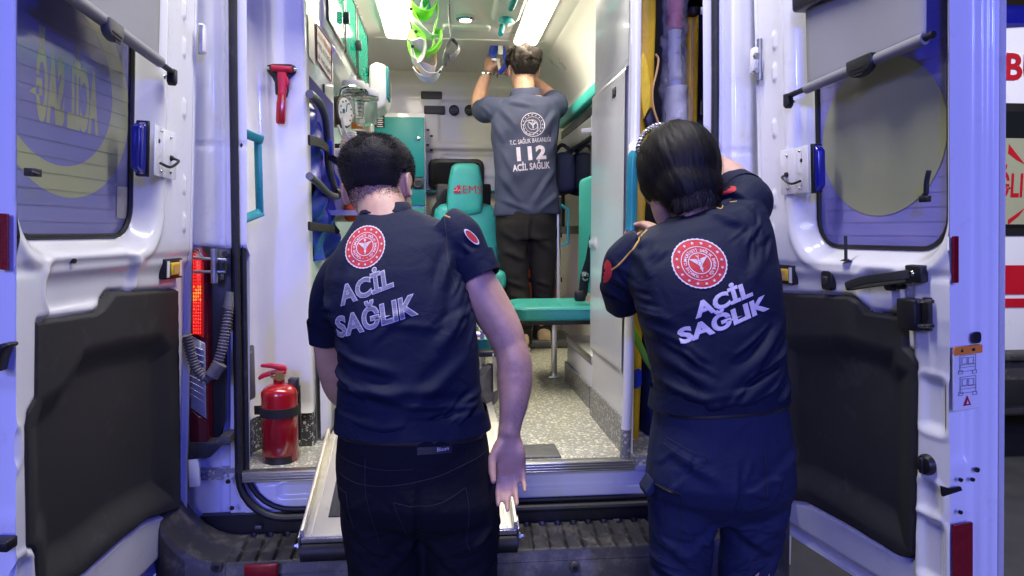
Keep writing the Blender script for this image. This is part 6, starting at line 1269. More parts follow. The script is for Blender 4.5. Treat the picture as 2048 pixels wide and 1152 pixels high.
# jeans
pel = [ringpx(*q) for q in ((680, 842, 968, 842, Y1, .112), (676, 868, 972, 868, Y1, .117), (674, 925, 984, 945, Y1 - .005, .124), (676, 985, 996, 985, Y1 - .01, .130), (690, 1020, 1000, 1020, Y1 - .005, .120), (750, 1065, 950, 1065, Y1, .060))]
tl1 = limb(((at(764, 955, Y1 - .005), .098), (at(764, 1020, Y1 - .003), .098), (at(768, 1100, Y1), .091), (kL, .078), (kL * A(1, 1, 0) + A(0, 0, .25), .066), (aL, .060), (aL - A(0, 0, .03), .058)))
tr1 = limb(((at(914, 955, Y1 - .005), .100), (at(917, 1020, Y1 - .003), .100), (at(922, 1100, Y1), .090), (kR + A(.01, 0, 0), .078), (kR * A(1, 1, 0) + A(.01, 0, .25), .066), (aR, .060), (aR - A(0, 0, .03), .058)))
J1 = merged('jeans', [loft(pel), tl1, tr1], 'jeans_black', M1, .0055, 5, folds([(835, 1060, 760, 1120, .013, .006, Y1), (840, 1050, 930, 1120, .013, .006, Y1), (840, 935, 836, 1090, .008, -.007, Y1), (690, 1000, 760, 1060, .014, .005, Y1), (990, 1020, 900, 1080, .014, .005, Y1), (700, 1100, 800, 1140, .014, .005, Y1), (980, 1110, 890, 1150, .014, .005, Y1)] + creases(((760, 1080, 50, 50, -25, 20, 9, 80, .006, .004, Y1), (930, 1080, 50, 50, 25, 20, 9, 80, .006, .004, Y1), (840, 1000, 120, 50, 0, 60, 8, 70, .007, .002, Y1)), 63), noise=.004, seed=9))
bj1 = bvh_of(J1); FWD = A(0, 1, 0)
def seam(pts, Y, bv, mat, par, name, w=.0016, off=.0025):
    P = smooth_path([at(x, y, Y) for x, y in pts], 8); out = []
    for p in P:
        h = bv.ray_cast(Vector(p - FWD * .35), Vector(FWD), .9)
        if h[0] is not None: out.append(np.array(h[0]) - FWD * off)
    if len(out) > 1: return mk(name, tube(out, [(w, w * .6)] * len(out), 6, hint=(0, 1, 0)), mat, par)
for nm, p in (('yoke_seam', ((680, 938, ), (730, 948), (790, 946), (870, 932), (930, 912), (975, 900))), ('yoke_seam', ((676, 906), (760, 918), (830, 916))), ('fly_seam', ((736, 900), (738, 960), (752, 1020), (762, 1070))), ('pocket_edge', ((792, 976), (830, 982), (880, 978), (930, 956))), ('pocket_side', ((930, 956), (936, 1000), (932, 1060), (938, 1078))), ('pocket_side', ((792, 976), (812, 1030), (820, 1060))), ('pocket_edge', ((676, 966), (698, 970))), ('pocket_side', ((698, 970), (704, 1010), (712, 1040)))):
    seam(p, Y1 - .05, bj1, 'stitch_grey', J1, nm, .0007)
pel_b = [ringpx(*q) for q in ((678, 846, 970, 846, Y1, .1175), (677, 863, 972, 863, Y1, .1195))]
mk('belt', loft(pel_b), 'leather_black', M1, bevel=.002)
for (x, y) in ((733, 904), (930, 902)):
    h_ = bj1.ray_cast(Vector(at(x, y, Y1 - .3)), Vector(FWD), 1)[0]
    if h_: mk('belt_loop', box(np.array(h_) - FWD * .004, (.012, .010, .040)), 'jeans_black', J1, bevel=.002)
lp = [at(835, 896, Y1 - .125), at(903, 896, Y1 - .125), at(903, 908, Y1 - .125), at(835, 908, Y1 - .125)]
pt = mk('leather_patch', drape(xf2d(poly2d(rrect(.075, .016, .001)), 1), bj1, at(869, 901, Y1 - .12), A(1, 0, 0), A(0, 0, 1), FWD, .002), 'leather_black', J1)
pc = drape(text2d('Bison', .012, 0), bj1, at(886, 902, Y1 - .12), A(1, 0, .05), A(0, 0, 1), FWD, .0035); mk('patch_lettering', pc, 'thread_white', J1, smooth=0)
for a in (aL, aR): mk('shoe', loft([ell(a + A(0, y, z), A(w, 0, 0), A(0, 0, h), 16, 2.6) for y, z, w, h in ((-.10, -.045, .024, .030), (-.07, -.040, .038, .046), (0, -.040, .044, .048), (.09, -.055, .048, .034), (.17, -.062, .042, .026), (.20, -.066, .022, .018))]), 'leather_black', M1)
# short faded hair
def grow1(x, y, z):
    front_ok = ~((y > .62 - .10 * np.abs(x)) & (z < .32)); ear = ~((np.abs(x) > .80) & (y > -.30) & (y < .2) & (z < .12)); return (z > -.30) & front_ok & ear & ((z > .02) | (y < -.15))
def cap_hair(body, P, ax, c, soft, H, n, lenf, mat, par, width, seed, comb, thick, rough_n=.35, cut=.45):
    """soft(x,y,z) 0..1: how much hair; a lumpy cap hugging the skull plus single hairs on it"""
    me = body.data; v, _ = arrays(me); nn = np.empty(len(v) * 3); me.vertices.foreach_get('normal', nn); nn = nn.reshape(-1, 3)
    q = v - c; near = np.linalg.norm(q, axis=1) < .165; k = np.where(near, soft(q @ ax[0] / .0775, q @ ax[1] / .0975, q @ ax[2] / H), 0)
    fs = [tuple(p.vertices) for p in me.polygons if min(k[i] for i in p.vertices) > cut]
    g = np.random.default_rng(seed); W_ = [(g.normal(size=3) * 55, g.uniform(0, 6.28)) for _ in range(10)]; lump = sum(np.sin(v @ a_ + b_) for a_, b_ in W_) / 4
    hh = thick(q @ ax[2] / H) * ss(k, cut - .05, 1) * (1 + rough_n * lump) + .0004; used = np.unique(np.array([i for f_ in fs for i in f_])); mp = -np.ones(len(v), int); mp[used] = np.arange(len(used))
    mk('hair', ((v + nn * hh[:, None])[used], [tuple(mp[list(f_)]) for f_ in fs]), mat + '_cap', par, smooth=180)
    gg = np.random.default_rng(seed + 1); p, fn, q3 = scalp(body, P, ax, c, lambda x, y, z: gg.random(len(x)) < soft(x, y, z), n, seed, H)
    L = lenf(q3); d = fn + comb(q3, fn); t_ = thick(q3[:, 2]) * soft(q3[:, 0], q3[:, 1], q3[:, 2]); strands('hair_strands', p + fn * (t_ * .7)[:, None], fn, d, L, width, mat, par, 3, None, seed)
pm('hair_black_cap', (0.010, 0.008, 0.0075), .7, var=.5, vs=90, bump=1.0, bs=260, bdist=.004); pm('hair_brown_cap', (0.011, 0.007, 0.005), .8, var=.5, vs=70, bump=1.0, bs=160, bdist=.005)
def soft1(x, y, z):
    back = ss(z, -.26, .04); face = 1 - ss(y - .08 * np.abs(x) * 0, .58, .70) * (1 - ss(z, .30, .36)); ear = 1 - ss(np.abs(x), .78, .88) * ss(y, -.42, -.30) * (1 - ss(y, .22, .3)) * (1 - ss(z, .08, .14)); side = 1 - (1 - ss(z, .0, .06)) * ss(y, -.22, -.10); return back * face * ear * side
grn = np.random.default_rng(21)
cap_hair(B1, HP1, HA1, hc1, soft1, .245, 75000, lambda q: (.003 + .007 * ss(q[:, 2], -.05, .30)) * (.6 + .7 * grn.random(len(q))), 'hair_black', M1, .0007, 11, lambda q, fn: np.outer(np.ones(len(q)), HA1[1] * .3 - HA1[2] * .35) + .5 * grn.normal(size=fn.shape), lambda z: .0012 + .011 * ss(z, -.14, .36), .25, .68)
# collar, piping, sleeve badge
def band(rings, mat, par, nm): return mk(nm, loft(rings), mat, par, bevel=.002)
cr = [ringpx(718, 430, 826, 424, Y1 + .130, .066), ringpx(724, 410, 818, 404, Y1 + .148, .0625)]
mk('collar', loft(cr), 'shirt_navy2', S1, bevel=.003)
seam(((790, 410), (830, 414), (870, 424), (900, 436)), Y1 + .05, bv1, 'piping_gold', S1, 'shoulder_piping', .0024, .001)
seam(((888, 432), (893, 470), (896, 520), (912, 575)), Y1, bv1, 'stitch_grey', S1, 'armhole_seam', .0012, .0006)
def lettering(words, p0, p1, cap, angb, Y, bv, par, fill=None, edge='thread_lilac', off=.05, gap=1.02, nm='shirt_lettering'):
    """baseline from pixel p0 to p1, capitals cap pixels tall, uprights leaning by angb degrees"""
    a0, a1 = at(*p0, Y - .10), at(*p1, Y - .10); a = a1 - a0; hgt = abs(at(p0[0], p0[1] - cap, Y - .1)[2] - a0[2]); b = A(-math.sin(R(angb)), 0, math.cos(R(angb)))
    ref = text2d('H', 1, off)[0]; h0, h1 = ref[:, 1].min(), ref[:, 1].max()
    def lay(o_, lift, mat, name):
        g = text2d(words, 1, o_, align='LEFT', gap=gap); full = text2d(words, 1, off, align='LEFT', gap=gap)[0]; x0, x1 = full[:, 0].min(), full[:, 0].max(); v = g[0].copy()
        v[:, 0] = (v[:, 0] - x0) / (x1 - x0); v[:, 1] = (v[:, 1] - h0) / (h1 - h0) * hgt; ln_ = np.linalg.norm(a); v[:, 0] *= ln_
        return mk(name, drape((v, g[1]), bv, a0, a / ln_, b, FWD, lift, .0055), mat, par, smooth=0)
    lay(off, .0010, edge, nm)
    if fill: lay(off - .028, .0015, fill, 'lettering_fill')
def emblem(cx, cy, rpx, rpy, ang, Y, bv, par, cols, full=True, shear=0.0):
    o = at(cx, cy, Y - .10); s = (at(cx + rpx, cy, Y - .1) - o)[0]; asp = rpy / rpx; a = A(math.cos(ang), 0, math.sin(ang)); b = A(-math.sin(ang) + shear, 0, math.cos(ang)) * asp; L = emblem_layers(full); e = None
    for i, k in enumerate(('disc', 'rim', 'marks', 'words')):
        if k in L and cols.get(k):
            q = mk('shirt_emblem' if e is None else 'emblem_' + k, drape(scale2(L[k], s), bv, o, a, b, FWD, .0010 + .0006 * i, .006), cols[k], par, smooth=0); e = q
RED = dict(disc='thread_red', rim='thread_white', marks='thread_white', words='thread_white')
emblem(720, 495, 44, 46, R(10), Y1, bv1, S1, RED, shear=.10)
lettering('ACİL', (674, 618), (786, 576), 40, 9, Y1, bv1, S1, fill='thread_grey')
lettering('SAĞLIK', (667, 684), (837, 630), 43, 8, Y1, bv1, S1, fill='thread_grey')
o = at(946, 474, Y1 - .05); mk('sleeve_badge', drape(disc2d(1, 28, 4), bv1, o, A(.70, 0, -.72) * .024, A(.72, 0, .70) * .0085, FWD, .002, .25), 'thread_red', S1, smooth=0); mk('badge_rim', drape(ring2d(.82, 1.0, 28), bv1, o, A(.70, 0, -.72) * .024, A(.72, 0, .70) * .0085, FWD, .003, .3), 'thread_white', S1, smooth=0)

# ------------------------------------------------------------------ the person on the right, reaching into the compartment
M3 = person('person', (float(at(1435, 1000, 1.6)[0]), 1.60, 0), 'person with thick black hair and navy trousers reaching into the right compartment', GRP)
Y3 = 1.60
T3 = ((1308, 800, 1566, 777, Y3, .114), (1308, 785, 1564, 763, Y3, .112), (1304, 755, 1562, 732, Y3 + .01, .114), (1297, 715, 1560, 690, Y3 + .02, .116), (1288, 668, 1558, 640, Y3 + .03, .118), (1276, 622, 1556, 590, Y3 + .045, .120), (1262, 580, 1552, 540, Y3 + .06, .118), (1252, 545, 1546, 495, Y3 + .075, .112), (1250, 512, 1538, 452, Y3 + .09, .104), (1268, 484, 1528, 420, Y3 + .105, .094), (1300, 462, 1512, 398, Y3 + .12, .080), (1335, 446, 1470, 398, Y3 + .14, .062))
tor3 = [ringpx(*q) for q in T3]
sl3L = limb(((1290, 500, Y3 + .11, .056), (1256, 530, Y3 + .12, .062), (1243, 568, Y3 + .15, .054), (1246, 602, Y3 + .19, .046)))
sl3R = limb(((1470, 430, Y3 + .12, .066), (1494, 410, Y3 + .15, .066), (1490, 392, Y3 + .21, .058), (1474, 378, Y3 + .27, .050)))
arm3L = limb(((1275, 520, Y3 + .12, .044), (1246, 575, Y3 + .16, .043), (1250, 605, Y3 + .22, .040), (1262, 590, Y3 + .30, .038), (1276, 530, Y3 + .37, .034), (1312, 505, Y3 + .40, .029), (1338, 476, Y3 + .415, .026)))
w3 = at(1338, 474, Y3 + .42)
hnd3 = hand_parts(w3, A(-.55, .70, .40), A(.60, -.55, .45), A(-.25, -.35, .9), (.85, .9, .95, 1.0), .6, .98)
arm3R = limb(((1480, 425, Y3 + .13, .046), (1492, 398, Y3 + .20, .047), (1476, 368, Y3 + .30, .044), (1450, 345, Y3 + .36, .040), (1420, 330, Y3 + .44, .036), (1395, 325, Y3 + .52, .028)))
hnd3b = hand_parts(at(1393, 325, Y3 + .525), A(-.4, .9, .1), A(0, -.1, 1), A(-1, 0, 0), (.6, .6, .6, .6), .4, .98)
neck3 = limb(((1405, 450, Y3 + .11, .058), (1385, 420, Y3 + .16, .056), (1365, 385, Y3 + .20, .055), (1358, 350, Y3 + .21, .055)))
hc3 = at(1354, 352, Y3 + .20)
hp3, HP3, HA3 = head_parts(hc3, A(-.28, .90, -.45), A(-.08, .42, .90), H=.245, Wd=.158, L=.205)
in3 = [ringpx(xl + 22, yl, xr - 22, yr, Y, r * .80) for xl, yl, xr, yr, Y, r in (T3[0], T3[3], T3[6], T3[9], T3[11])]
hL3, hR3 = at(1372, 950, Y3), at(1500, 950, Y3)
kL3, kR3, aL3, aR3 = hL3 * A(1, 1, 0) + A(-.005, .02, .50), hR3 * A(1, 1, 0) + A(-.005, -.03, .50), hL3 * A(1, 1, 0) + A(-.005, .02, .09), hR3 * A(1, 1, 0) + A(-.01, -.04, .09)
B3 = merged('body', [*hp3, neck3, loft(in3), arm3L, *hnd3, arm3R, *hnd3b, leg(hL3, kL3, aL3), leg(hR3, kR3, aR3), foot(aL3), foot(aR3)], 'skin', M3, .0042, 4)
eyes(HP3, HA3, M3)
fs3 = folds([(1540, 480, 1480, 560, .015, .005, Y3), (1548, 640, 1440, 740, .017, .007, Y3), (1552, 700, 1420, 800, .016, .007, Y3), (1556, 760, 1460, 820, .014, .005, Y3), (1300, 700, 1400, 760, .014, .005, Y3), (1310, 760, 1420, 800, .014, .005, Y3), (1262, 600, 1330, 640, .012, .006, Y3), (1276, 640, 1350, 690, .012, .006, Y3), (1245, 560, 1290, 590, .010, .006, Y3), (1285, 500, 1300, 560, .012, .005, Y3), (1430, 420, 1500, 450, .013, .006, Y3), (1500, 410, 1530, 470, .012, .005, Y3), (1320, 820, 1420, 838, .010, .004, Y3)] + creases(((1500, 720, 50, 70, 38, 14, 12, 120, .007, .0045, Y3), (1340, 720, 35, 60, -35, 18, 8, 80, .007, .004, Y3), (1275, 590, 25, 40, -35, 25, 8, 50, .006, .004, Y3), (1500, 460, 30, 40, 55, 25, 8, 60, .006, .0035, Y3), (1430, 790, 90, 30, 10, 18, 8, 110, .007, .0035, Y3), (1300, 500, 20, 20, 50, 20, 5, 50, .006, .003, Y3)), 62), noise=.006, seed=14)
S3 = merged('shirt', [loft(tor3), sl3L, sl3R], 'shirt_navy2', M3, .0038, 9, fs3)
hem(ringpx(1307, 778, 1565, 756, Y3, .1150, 60), ringpx(1302, 815, 1569, 791, Y3, .1200, 60), 'shirt_navy2', S3, .003, seed=5)
sleeve_hem((1243, 570, Y3 + .155), (1247, 606, Y3 + .195), .0560, .0510, 'shirt_navy2', S3, 6); sleeve_hem((1488, 390, Y3 + .215), (1470, 376, Y3 + .28), .0600, .0550, 'shirt_navy2', S3, 7)
bv3 = bvh_of(S3)
pel3 = [ringpx(*q) for q in ((1316, 806, 1562, 786, Y3, .104), (1313, 832, 1568, 814, Y3, .110), (1304, 885, 1578, 872, Y3 - .005, .118), (1296, 955, 1582, 950, Y3 - .01, .124), (1300, 985, 1576, 985, Y3 - .005, .112), (1345, 1035, 1535, 1035, Y3, .060))]
tl3 = limb(((at(1366, 935, Y3 - .005), .083), (at(1364, 1000, Y3 - .003), .084), (at(1362, 1080, Y3), .079), (kL3, .070), (kL3 * A(1, 1, 0) + A(0, 0, .25), .066), (aL3, .062), (aL3 - A(0, 0, .04), .062)))
tr3 = limb(((at(1510, 935, Y3 - .005), .083), (at(1509, 1000, Y3 - .003), .084), (at(1502, 1080, Y3), .074), (at(1488, 1152, Y3 - .01), .064), (kR3 - A(.01, 0, 0), .064), (aR3 + A(0, 0, .15), .062), (aR3, .060), (aR3 - A(0, 0, .04), .060)))
J3 = merged('trousers', [loft(pel3), tl3, tr3], 'trousers_navy', M3, .0052, 5, folds([(1440, 900, 1432, 1030, .008, -.006, Y3), (1435, 1030, 1340, 1090, .013, .006, Y3), (1440, 1025, 1530, 1090, .013, .006, Y3), (1310, 1060, 1400, 1130, .013, .006, Y3), (1560, 1000, 1470, 1060, .014, .006, Y3), (1550, 1080, 1450, 1140, .013, .006, Y3), (1300, 1110, 1400, 1150, .012, .006, Y3), (1320, 880, 1400, 930, .013, .005, Y3), (1570, 880, 1490, 930, .013, .005, Y3)] + creases(((1360, 1090, 45, 60, -30, 25, 12, 80, .006, .0045, Y3), (1500, 1090, 45, 60, 30, 25, 12, 80, .006, .0045, Y3), (1440, 930, 100, 50, 0, 70, 10, 70, .007, .0025, Y3), (1330, 930, 25, 60, 70, 20, 6, 70, .006, .003, Y3)), 64), noise=.005, seed=19))
bj3 = bvh_of(J3)
for nm, p in (('pocket_seam', ((1326, 885), (1350, 900), (1384, 912))), ('pocket_seam', ((1330, 872), (1360, 886), (1390, 892))), ('pocket_seam', ((1384, 912), (1390, 892))), ('leg_seam', ((1310, 900), (1302, 980), (1300, 1080), (1302, 1150))), ('cargo_pocket_edge', ((1300, 966), (1345, 972), (1352, 1010), (1358, 1060), (1340, 1090), (1302, 1082))), ('yoke_seam', ((1500, 880), (1502, 960), (1480, 1000))), ('knee_seam', ((1300, 1112), (1360, 1122), (1420, 1118))), ('knee_seam', ((1440, 1118), (1500, 1116), (1545, 1100)))): seam(p, Y3 - .05, bj3, 'stitch_grey', J3, nm, .0009)
seam(((1302, 968), (1322, 971), (1344, 974)), Y3 - .05, bj3, 'black', J3, 'pocket_zip', .0032, .002); zp_ = bj3.ray_cast(Vector(at(1322, 985, Y3 - .3)), Vector(FWD), 1)[0]
if zp_: mk('zip_pull', join(box(np.array(zp_) - FWD * .006, (.005, .003, .016)), tube(ell(np.array(zp_) - FWD * .006 - A(0, 0, .012), A(.005, 0, 0), A(0, 0, .006), 10), .0013, 5)), 'grey_plastic', J3)
fl_ = [at(1300, 950, Y3 - .02), at(1284, 975, Y3 - .02), at(1288, 988, Y3 - .02), at(1304, 975, Y3 - .02)]
mk('pocket_flap', prism([(p[0], p[2]) for p in fl_], A(0, Y3 - .05, 0), A(1, 0, 0), A(0, 0, 1), A(0, 1, 0), .06), 'trousers_navy', J3, bevel=.004)
mk('belt', loft([ringpx(1314, 808, 1564, 788, Y3, .1085), ringpx(1313, 822, 1567, 802, Y3, .1115)]), 'leather_black', M3, bevel=.002)
for (x, y) in ((1432, 846), (1534, 838)):
    h_ = bj3.ray_cast(Vector(at(x, y + 8, Y3 - .3)), Vector(FWD), 1)[0]
    if h_: mk('belt_loop', box(np.array(h_) - FWD * .004, (.016, .008, .040)), 'trousers_navy', J3, bevel=.002)
for a in (aL3, aR3): mk('shoe', loft([ell(a + A(0, y, z), A(w, 0, 0), A(0, 0, h), 16, 2.6) for y, z, w, h in ((-.10, -.045, .024, .030), (-.07, -.040, .038, .046), (0, -.040, .044, .048), (.09, -.055, .048, .034), (.17, -.062, .042, .026), (.20, -.066, .022, .018))]), 'leather_black', M3)
emblem(1421, 529, 55, 49, R(10), Y3, bv3, S3, RED)
lettering('ACİL', (1400, 641), (1520, 594), 31, 12, Y3, bv3, S3, edge='thread_lilac', fill='print_lilac')
lettering('SAĞLIK', (1370, 694), (1555, 621), 31, 12, Y3, bv3, S3, edge='thread_lilac', fill='print_lilac')
seam(((1242, 544), (1262, 522), (1296, 480), (1326, 456)), Y3, bv3, 'piping_gold', S3, 'shoulder_piping', .0024, .001)
seam(((1424, 408), (1446, 402), (1462, 416), (1480, 404), (1502, 400)), Y3, bv3, 'piping_gold', S3, 'shoulder_piping', .0024, .001)
o = at(1466, 374, Y3 + .05); mk('sleeve_badge', drape(scale2(disc2d(.034, 28, 4), 1), bv3, o, A(.9, 0, .1), A(.1, 0, .5), FWD, .002, .008), 'thread_red', S3, smooth=0)
o = at(1222, 545, Y3 + .05); mk('sleeve_badge', drape(scale2(disc2d(.030, 28, 4), 1), bv3, o, A(.4, 0, 0), A(0, 0, 1), FWD, .002, .008), 'thread_red', S3, smooth=0)
cr = [ringpx(1332, 450, 1472, 400, Y3 + .138, .064), ringpx(1334, 438, 1466, 390, Y3 + .150, .061)]
mk('collar', loft(cr), 'shirt_navy2', S3, bevel=.003)
# thick black hair: volume combed from the crown, strands along it
u3, f3, s3 = HA3[2], HA3[1], HA3[0]
hair_v = [sphere(hc3 + u3 * .022 - f3 * .012, (.100, .116, .118), 16, [s3, f3, u3]), sphere(hc3 - u3 * .050 - f3 * .040, (.086, .070, .085), 14, [s3, f3, u3])]
def keep_hair(v): q = v - hc3; return q
crown = hc3 + u3 * .13 - f3 * .01
def ridges(v, nn):
    q = v - crown; an = np.arctan2(q @ s3, q @ f3); dd = np.linalg.norm(q, axis=1); return .0007 * np.sin(an * 23 + 9 * dd * 10 + 2 * np.sin(an * 5)) + .0006 * np.sin(an * 51 + 40 * dd) + .0020 * np.sin(an * 7 + 30 * dd)
HV = merged('hair', hair_v, 'hair_black_cap', M3, .0045, 6, ridges)
bh3 = bvh_of(HV)
g3 = np.random.default_rng(31); V, Fc, oo = [], [], 0
vv3, _ = arrays(HV.data); nn3 = np.empty(len(vv3) * 3); HV.data.vertices.foreach_get('normal', nn3); nn3 = nn3.reshape(-1, 3)
for i in g3.choice(len(vv3), 13000):
    p = vv3[i] + g3.normal(size=3) * .003; off = .0008 + .0035 * g3.random(); L_ = .05 + .05 * g3.random(); k = 7; w = .0004 + .0004 * g3.random(); sw = g3.normal() * .5; off = off + .006 * (g3.random() < .04)
    for j in range(k + 1):
        loc, n_, _, _ = bh3.find_nearest(Vector(p)); n_ = np.array(n_); q = np.array(loc) + n_ * off * (1 - .15 * j / k)
        rad = q - crown; rad = rad - n_ * (rad @ n_); dn = A(0, 0, -1.0) - n_ * (-n_[2]); d = nrm(nrm(rad) * .9 + dn * .6 + np.cross(n_, nrm(rad)) * (sw + .25)); s_ = nrm(np.cross(d, n_)); ww = w * (1 - .75 * j / k); V += [q - s_ * ww, q + s_ * ww]; p = q + d * L_ / k
    Fc += [(oo + 2 * j, oo + 2 * j + 1, oo + 2 * j + 3, oo + 2 * j + 2) for j in range(k)]; oo += 2 * (k + 1)
mk('hair_strands', (np.array(V), Fc), 'hair_black', M3, smooth=60)
# loose ends at the nape
g = np.random.default_rng(8); rt, nn_, dd_, ll_ = [], [], [], []
for i in range(1100):
    a = g.uniform(-1.4, 1.4); p = hc3 - u3 * (.085 + .035 * g.random()) + s3 * math.sin(a) * .070 - f3 * (.040 + .062 * math.cos(a)); rt.append(p); nn_.append(nrm(s3 * math.sin(a) - f3 * math.cos(a))); dd_.append(A(g.normal() * .16, g.normal() * .12 - .05, -1)); ll_.append(.016 + .024 * g.random())
strands('nape_hair', rt, nn_, dd_, ll_, .0009, 'hair_black', M3, 3)
# coiled spring band over the head
bn = []
for t in np.linspace(-1.25, 1.25, 120):
    q = hc3 + u3 * .016 - f3 * .012 + (s3 * math.sin(t) * .112 + u3 * math.cos(t) * .139) + f3 * .012; bn.append(q)
coil = [bn[i] + .0048 * (math.cos(i * 1.4) * f3 + math.sin(i * 1.4) * nrm(bn[i] - hc3)) for i in range(120)]
mk('hair_band', tube(smooth_path(coil, 4), .0030, 6), 'steel', M3)

# ------------------------------------------------------------------ the man standing in the cabin, hands at the ceiling rail
Y2 = 4.15
M2 = person('person', (float(at(1055, 690, Y2)[0]), Y2, FZ), 'person in slate polo shirt standing in the cabin with both hands raised to the ceiling', GRP)
T2 = ((985, 434, 1121, 428, Y2, .115), (989, 405, 1118, 400, Y2, .118), (991, 370, 1114, 368, Y2, .115), (989, 330, 1112, 330, Y2, .114), (985, 295, 1113, 295, Y2 + .01, .116), (982, 265, 1116, 262, Y2 + .015, .118), (982, 240, 1119, 236, Y2 + .02, .112), (988, 218, 1116, 212, Y2 + .025, .100), (1000, 202, 1104, 198, Y2 + .03, .085), (1018, 192, 1086, 190, Y2 + .04, .070))
tor2 = [ringpx(*q) for q in T2]
sl2L = limb(((1005, 220, Y2 + .03, .075), (982, 218, Y2 + .06, .078), (968, 222, Y2 + .14, .070), (960, 220, Y2 + .19, .064)))
sl2R = limb(((1095, 216, Y2 + .03, .075), (1110, 212, Y2 + .07, .075), (1110, 206, Y2 + .15, .068), (1102, 198, Y2 + .20, .060)))
arm2L = limb(((985, 218, Y2 + .06, .052), (964, 220, Y2 + .16, .052), (958, 212, Y2 + .24, .048), (960, 190, Y2 + .28, .046), (967, 165, Y2 + .30, .037), (974, 146, Y2 + .32, .029)))
h2L = at(975, 143, Y2 + .32)
hnd2 = hand_parts(h2L, A(.18, .15, 1), A(-.75, -.6, 0), A(.5, -.8, 0), (.32, .36, .40, .45), .4, 1.02, 1.0)
arm2R = limb(((1105, 212, Y2 + .07, .052), (1108, 200, Y2 + .18, .050), (1098, 190, Y2 + .24, .045), (1082, 176, Y2 + .28, .042), (1055, 155, Y2 + .32, .034), (1032, 142, Y2 + .34, .028)))
hnd2b = hand_parts(at(1032, 142, Y2 + .34), A(-.9, .1, .15), A(.1, -.9, .3), A(.2, 0, 1), (.6, .6, .65, .7), .4, 1.0)
neck2 = limb(((1052, 205, Y2 + .04, .062), (1050, 185, Y2 + .055, .062), (1048, 160, Y2 + .075, .060), (1047, 145, Y2 + .08, .056)))
hc2 = at(1047, 141, Y2 + .085)
hp2, HP2, HA2 = head_parts(hc2, A(-.12, .97, .12), A(-.02, -.10, 1), H=.245, Wd=.162, L=.20)
in2 = [ringpx(xl + 9, yl, xr - 9, yr, Y, r * .80) for xl, yl, xr, yr, Y, r in (T2[0], T2[3], T2[6], T2[8], T2[9])]
gl = atz(1058, 705, FZ); gr2 = atz(1090, 694, FZ)
hL2, hR2 = at(1022, 455, Y2), at(1084, 455, Y2)
aL2, aR2 = A(at(1044, 680, gl[1])[0], gl[1] + .05, FZ + .09), A(at(1088, 670, gr2[1])[0], gr2[1] + .04, FZ + .09)
kL2, kR2 = at(1034, 575, Y2 - .02), at(1086, 570, Y2 + .03)
B2 = merged('body', [*hp2, neck2, loft(in2), arm2L, *hnd2, arm2R, *hnd2b, leg(hL2, kL2, aL2), leg(hR2, kR2, aR2), foot(aL2), foot(aR2)], 'skin_warm', M2, .0042, 4)
eyes(HP2, HA2, M2)
fs2 = folds([(1000, 220, 1030, 260, .018, .008, Y2), (985, 240, 1005, 290, .018, .008, Y2), (1010, 205, 1060, 215, .016, .006, Y2), (1108, 225, 1080, 270, .018, .008, Y2), (1116, 250, 1100, 300, .016, .007, Y2), (1000, 300, 1030, 360, .018, .006, Y2), (995, 345, 1040, 410, .020, .008, Y2), (1105, 340, 1060, 410, .020, .007, Y2), (1000, 400, 1060, 425, .016, .006, Y2), (1112, 390, 1070, 425, .016, .005, Y2), (962, 210, 985, 235, .012, .006, Y2)], noise=.008, seed=24)
S2_ = merged('shirt', [loft(tor2), sl2L, sl2R], 'shirt_slate', M2, .0060, 6, fs2); bv2 = bvh_of(S2_)
tl2 = limb(((hL2, .098), (at(1027, 520, Y2 - .01), .088), (kL2, .078), (at(1040, 630, gl[1] + .06), .070), (aL2, .064), (aL2 - A(0, 0, .045), .066)))
tr2 = limb(((hR2, .096), (at(1086, 520, Y2 + .01), .084), (kR2, .072), (at(1087, 625, gr2[1] + .06), .066), (aR2, .062), (aR2 - A(0, 0, .045), .062)))
J2 = merged('trousers', [loft([ringpx(*q) for q in ((992, 424, 1112, 420, Y2, .105), (990, 450, 1112, 448, Y2, .115), (992, 480, 1112, 478, Y2, .110))]), tl2, tr2], 'trousers_grey', M2, .006, 5, folds([(1005, 500, 1050, 520, .02, .008, Y2), (1010, 560, 1055, 575, .016, .008, Y2), (1015, 585, 1055, 600, .016, .008, Y2), (1070, 560, 1105, 572, .016, .008, Y2), (1070, 590, 1105, 600, .016, .008, Y2), (1060, 470, 1100, 500, .02, .007, Y2), (1000, 460, 1040, 490, .02, .007, Y2), (1030, 640, 1065, 650, .016, .008, Y2), (1070, 640, 1105, 650, .016, .008, Y2), (1058, 440, 1056, 500, .012, -.008, Y2)], noise=.007, seed=29))
for a in (aL2, aR2):
    sh = mk('shoe', loft([ell(a + A(0, y, z), A(w, 0, 0), A(0, 0, h), 16, 2.6) for y, z, w, h in ((-.075, -.030, .034, .030), (-.06, -.022, .042, .048), (0, -.022, .048, .050), (.09, -.042, .050, .034), (.17, -.052, .044, .026), (.20, -.056, .024, .018))]), 'suede_tan', M2)
    mk('shoe_sole', prism(rrect(.100, .29, .045), a + A(0, .06, -.09), (1, 0, 0), (0, 1, 0), (0, 0, 1), .030), 'sole_cream', sh, bevel=.008)
WHT = dict(rim='print_lilac', marks='print_lilac')
emblem(1066, 249, 24, 24, R(3), Y2, bv2, S2_, WHT, False); mk('emblem_ring', drape(scale2(ring2d(.58, .62, 40), (at(1090, 253, Y2 - .1) - at(1066, 253, Y2 - .1))[0]), bv2, at(1066, 249, Y2 - .2), A(1, 0, 0), A(0, 0, 1), FWD, .003, .01), 'print_lilac', S2_, smooth=0)
lettering('T.C. SAĞLIK BAKANLIĞI', (1020, 290), (1103, 282), 9, 3, Y2, bv2, S2_, edge='print_lilac', off=.008)
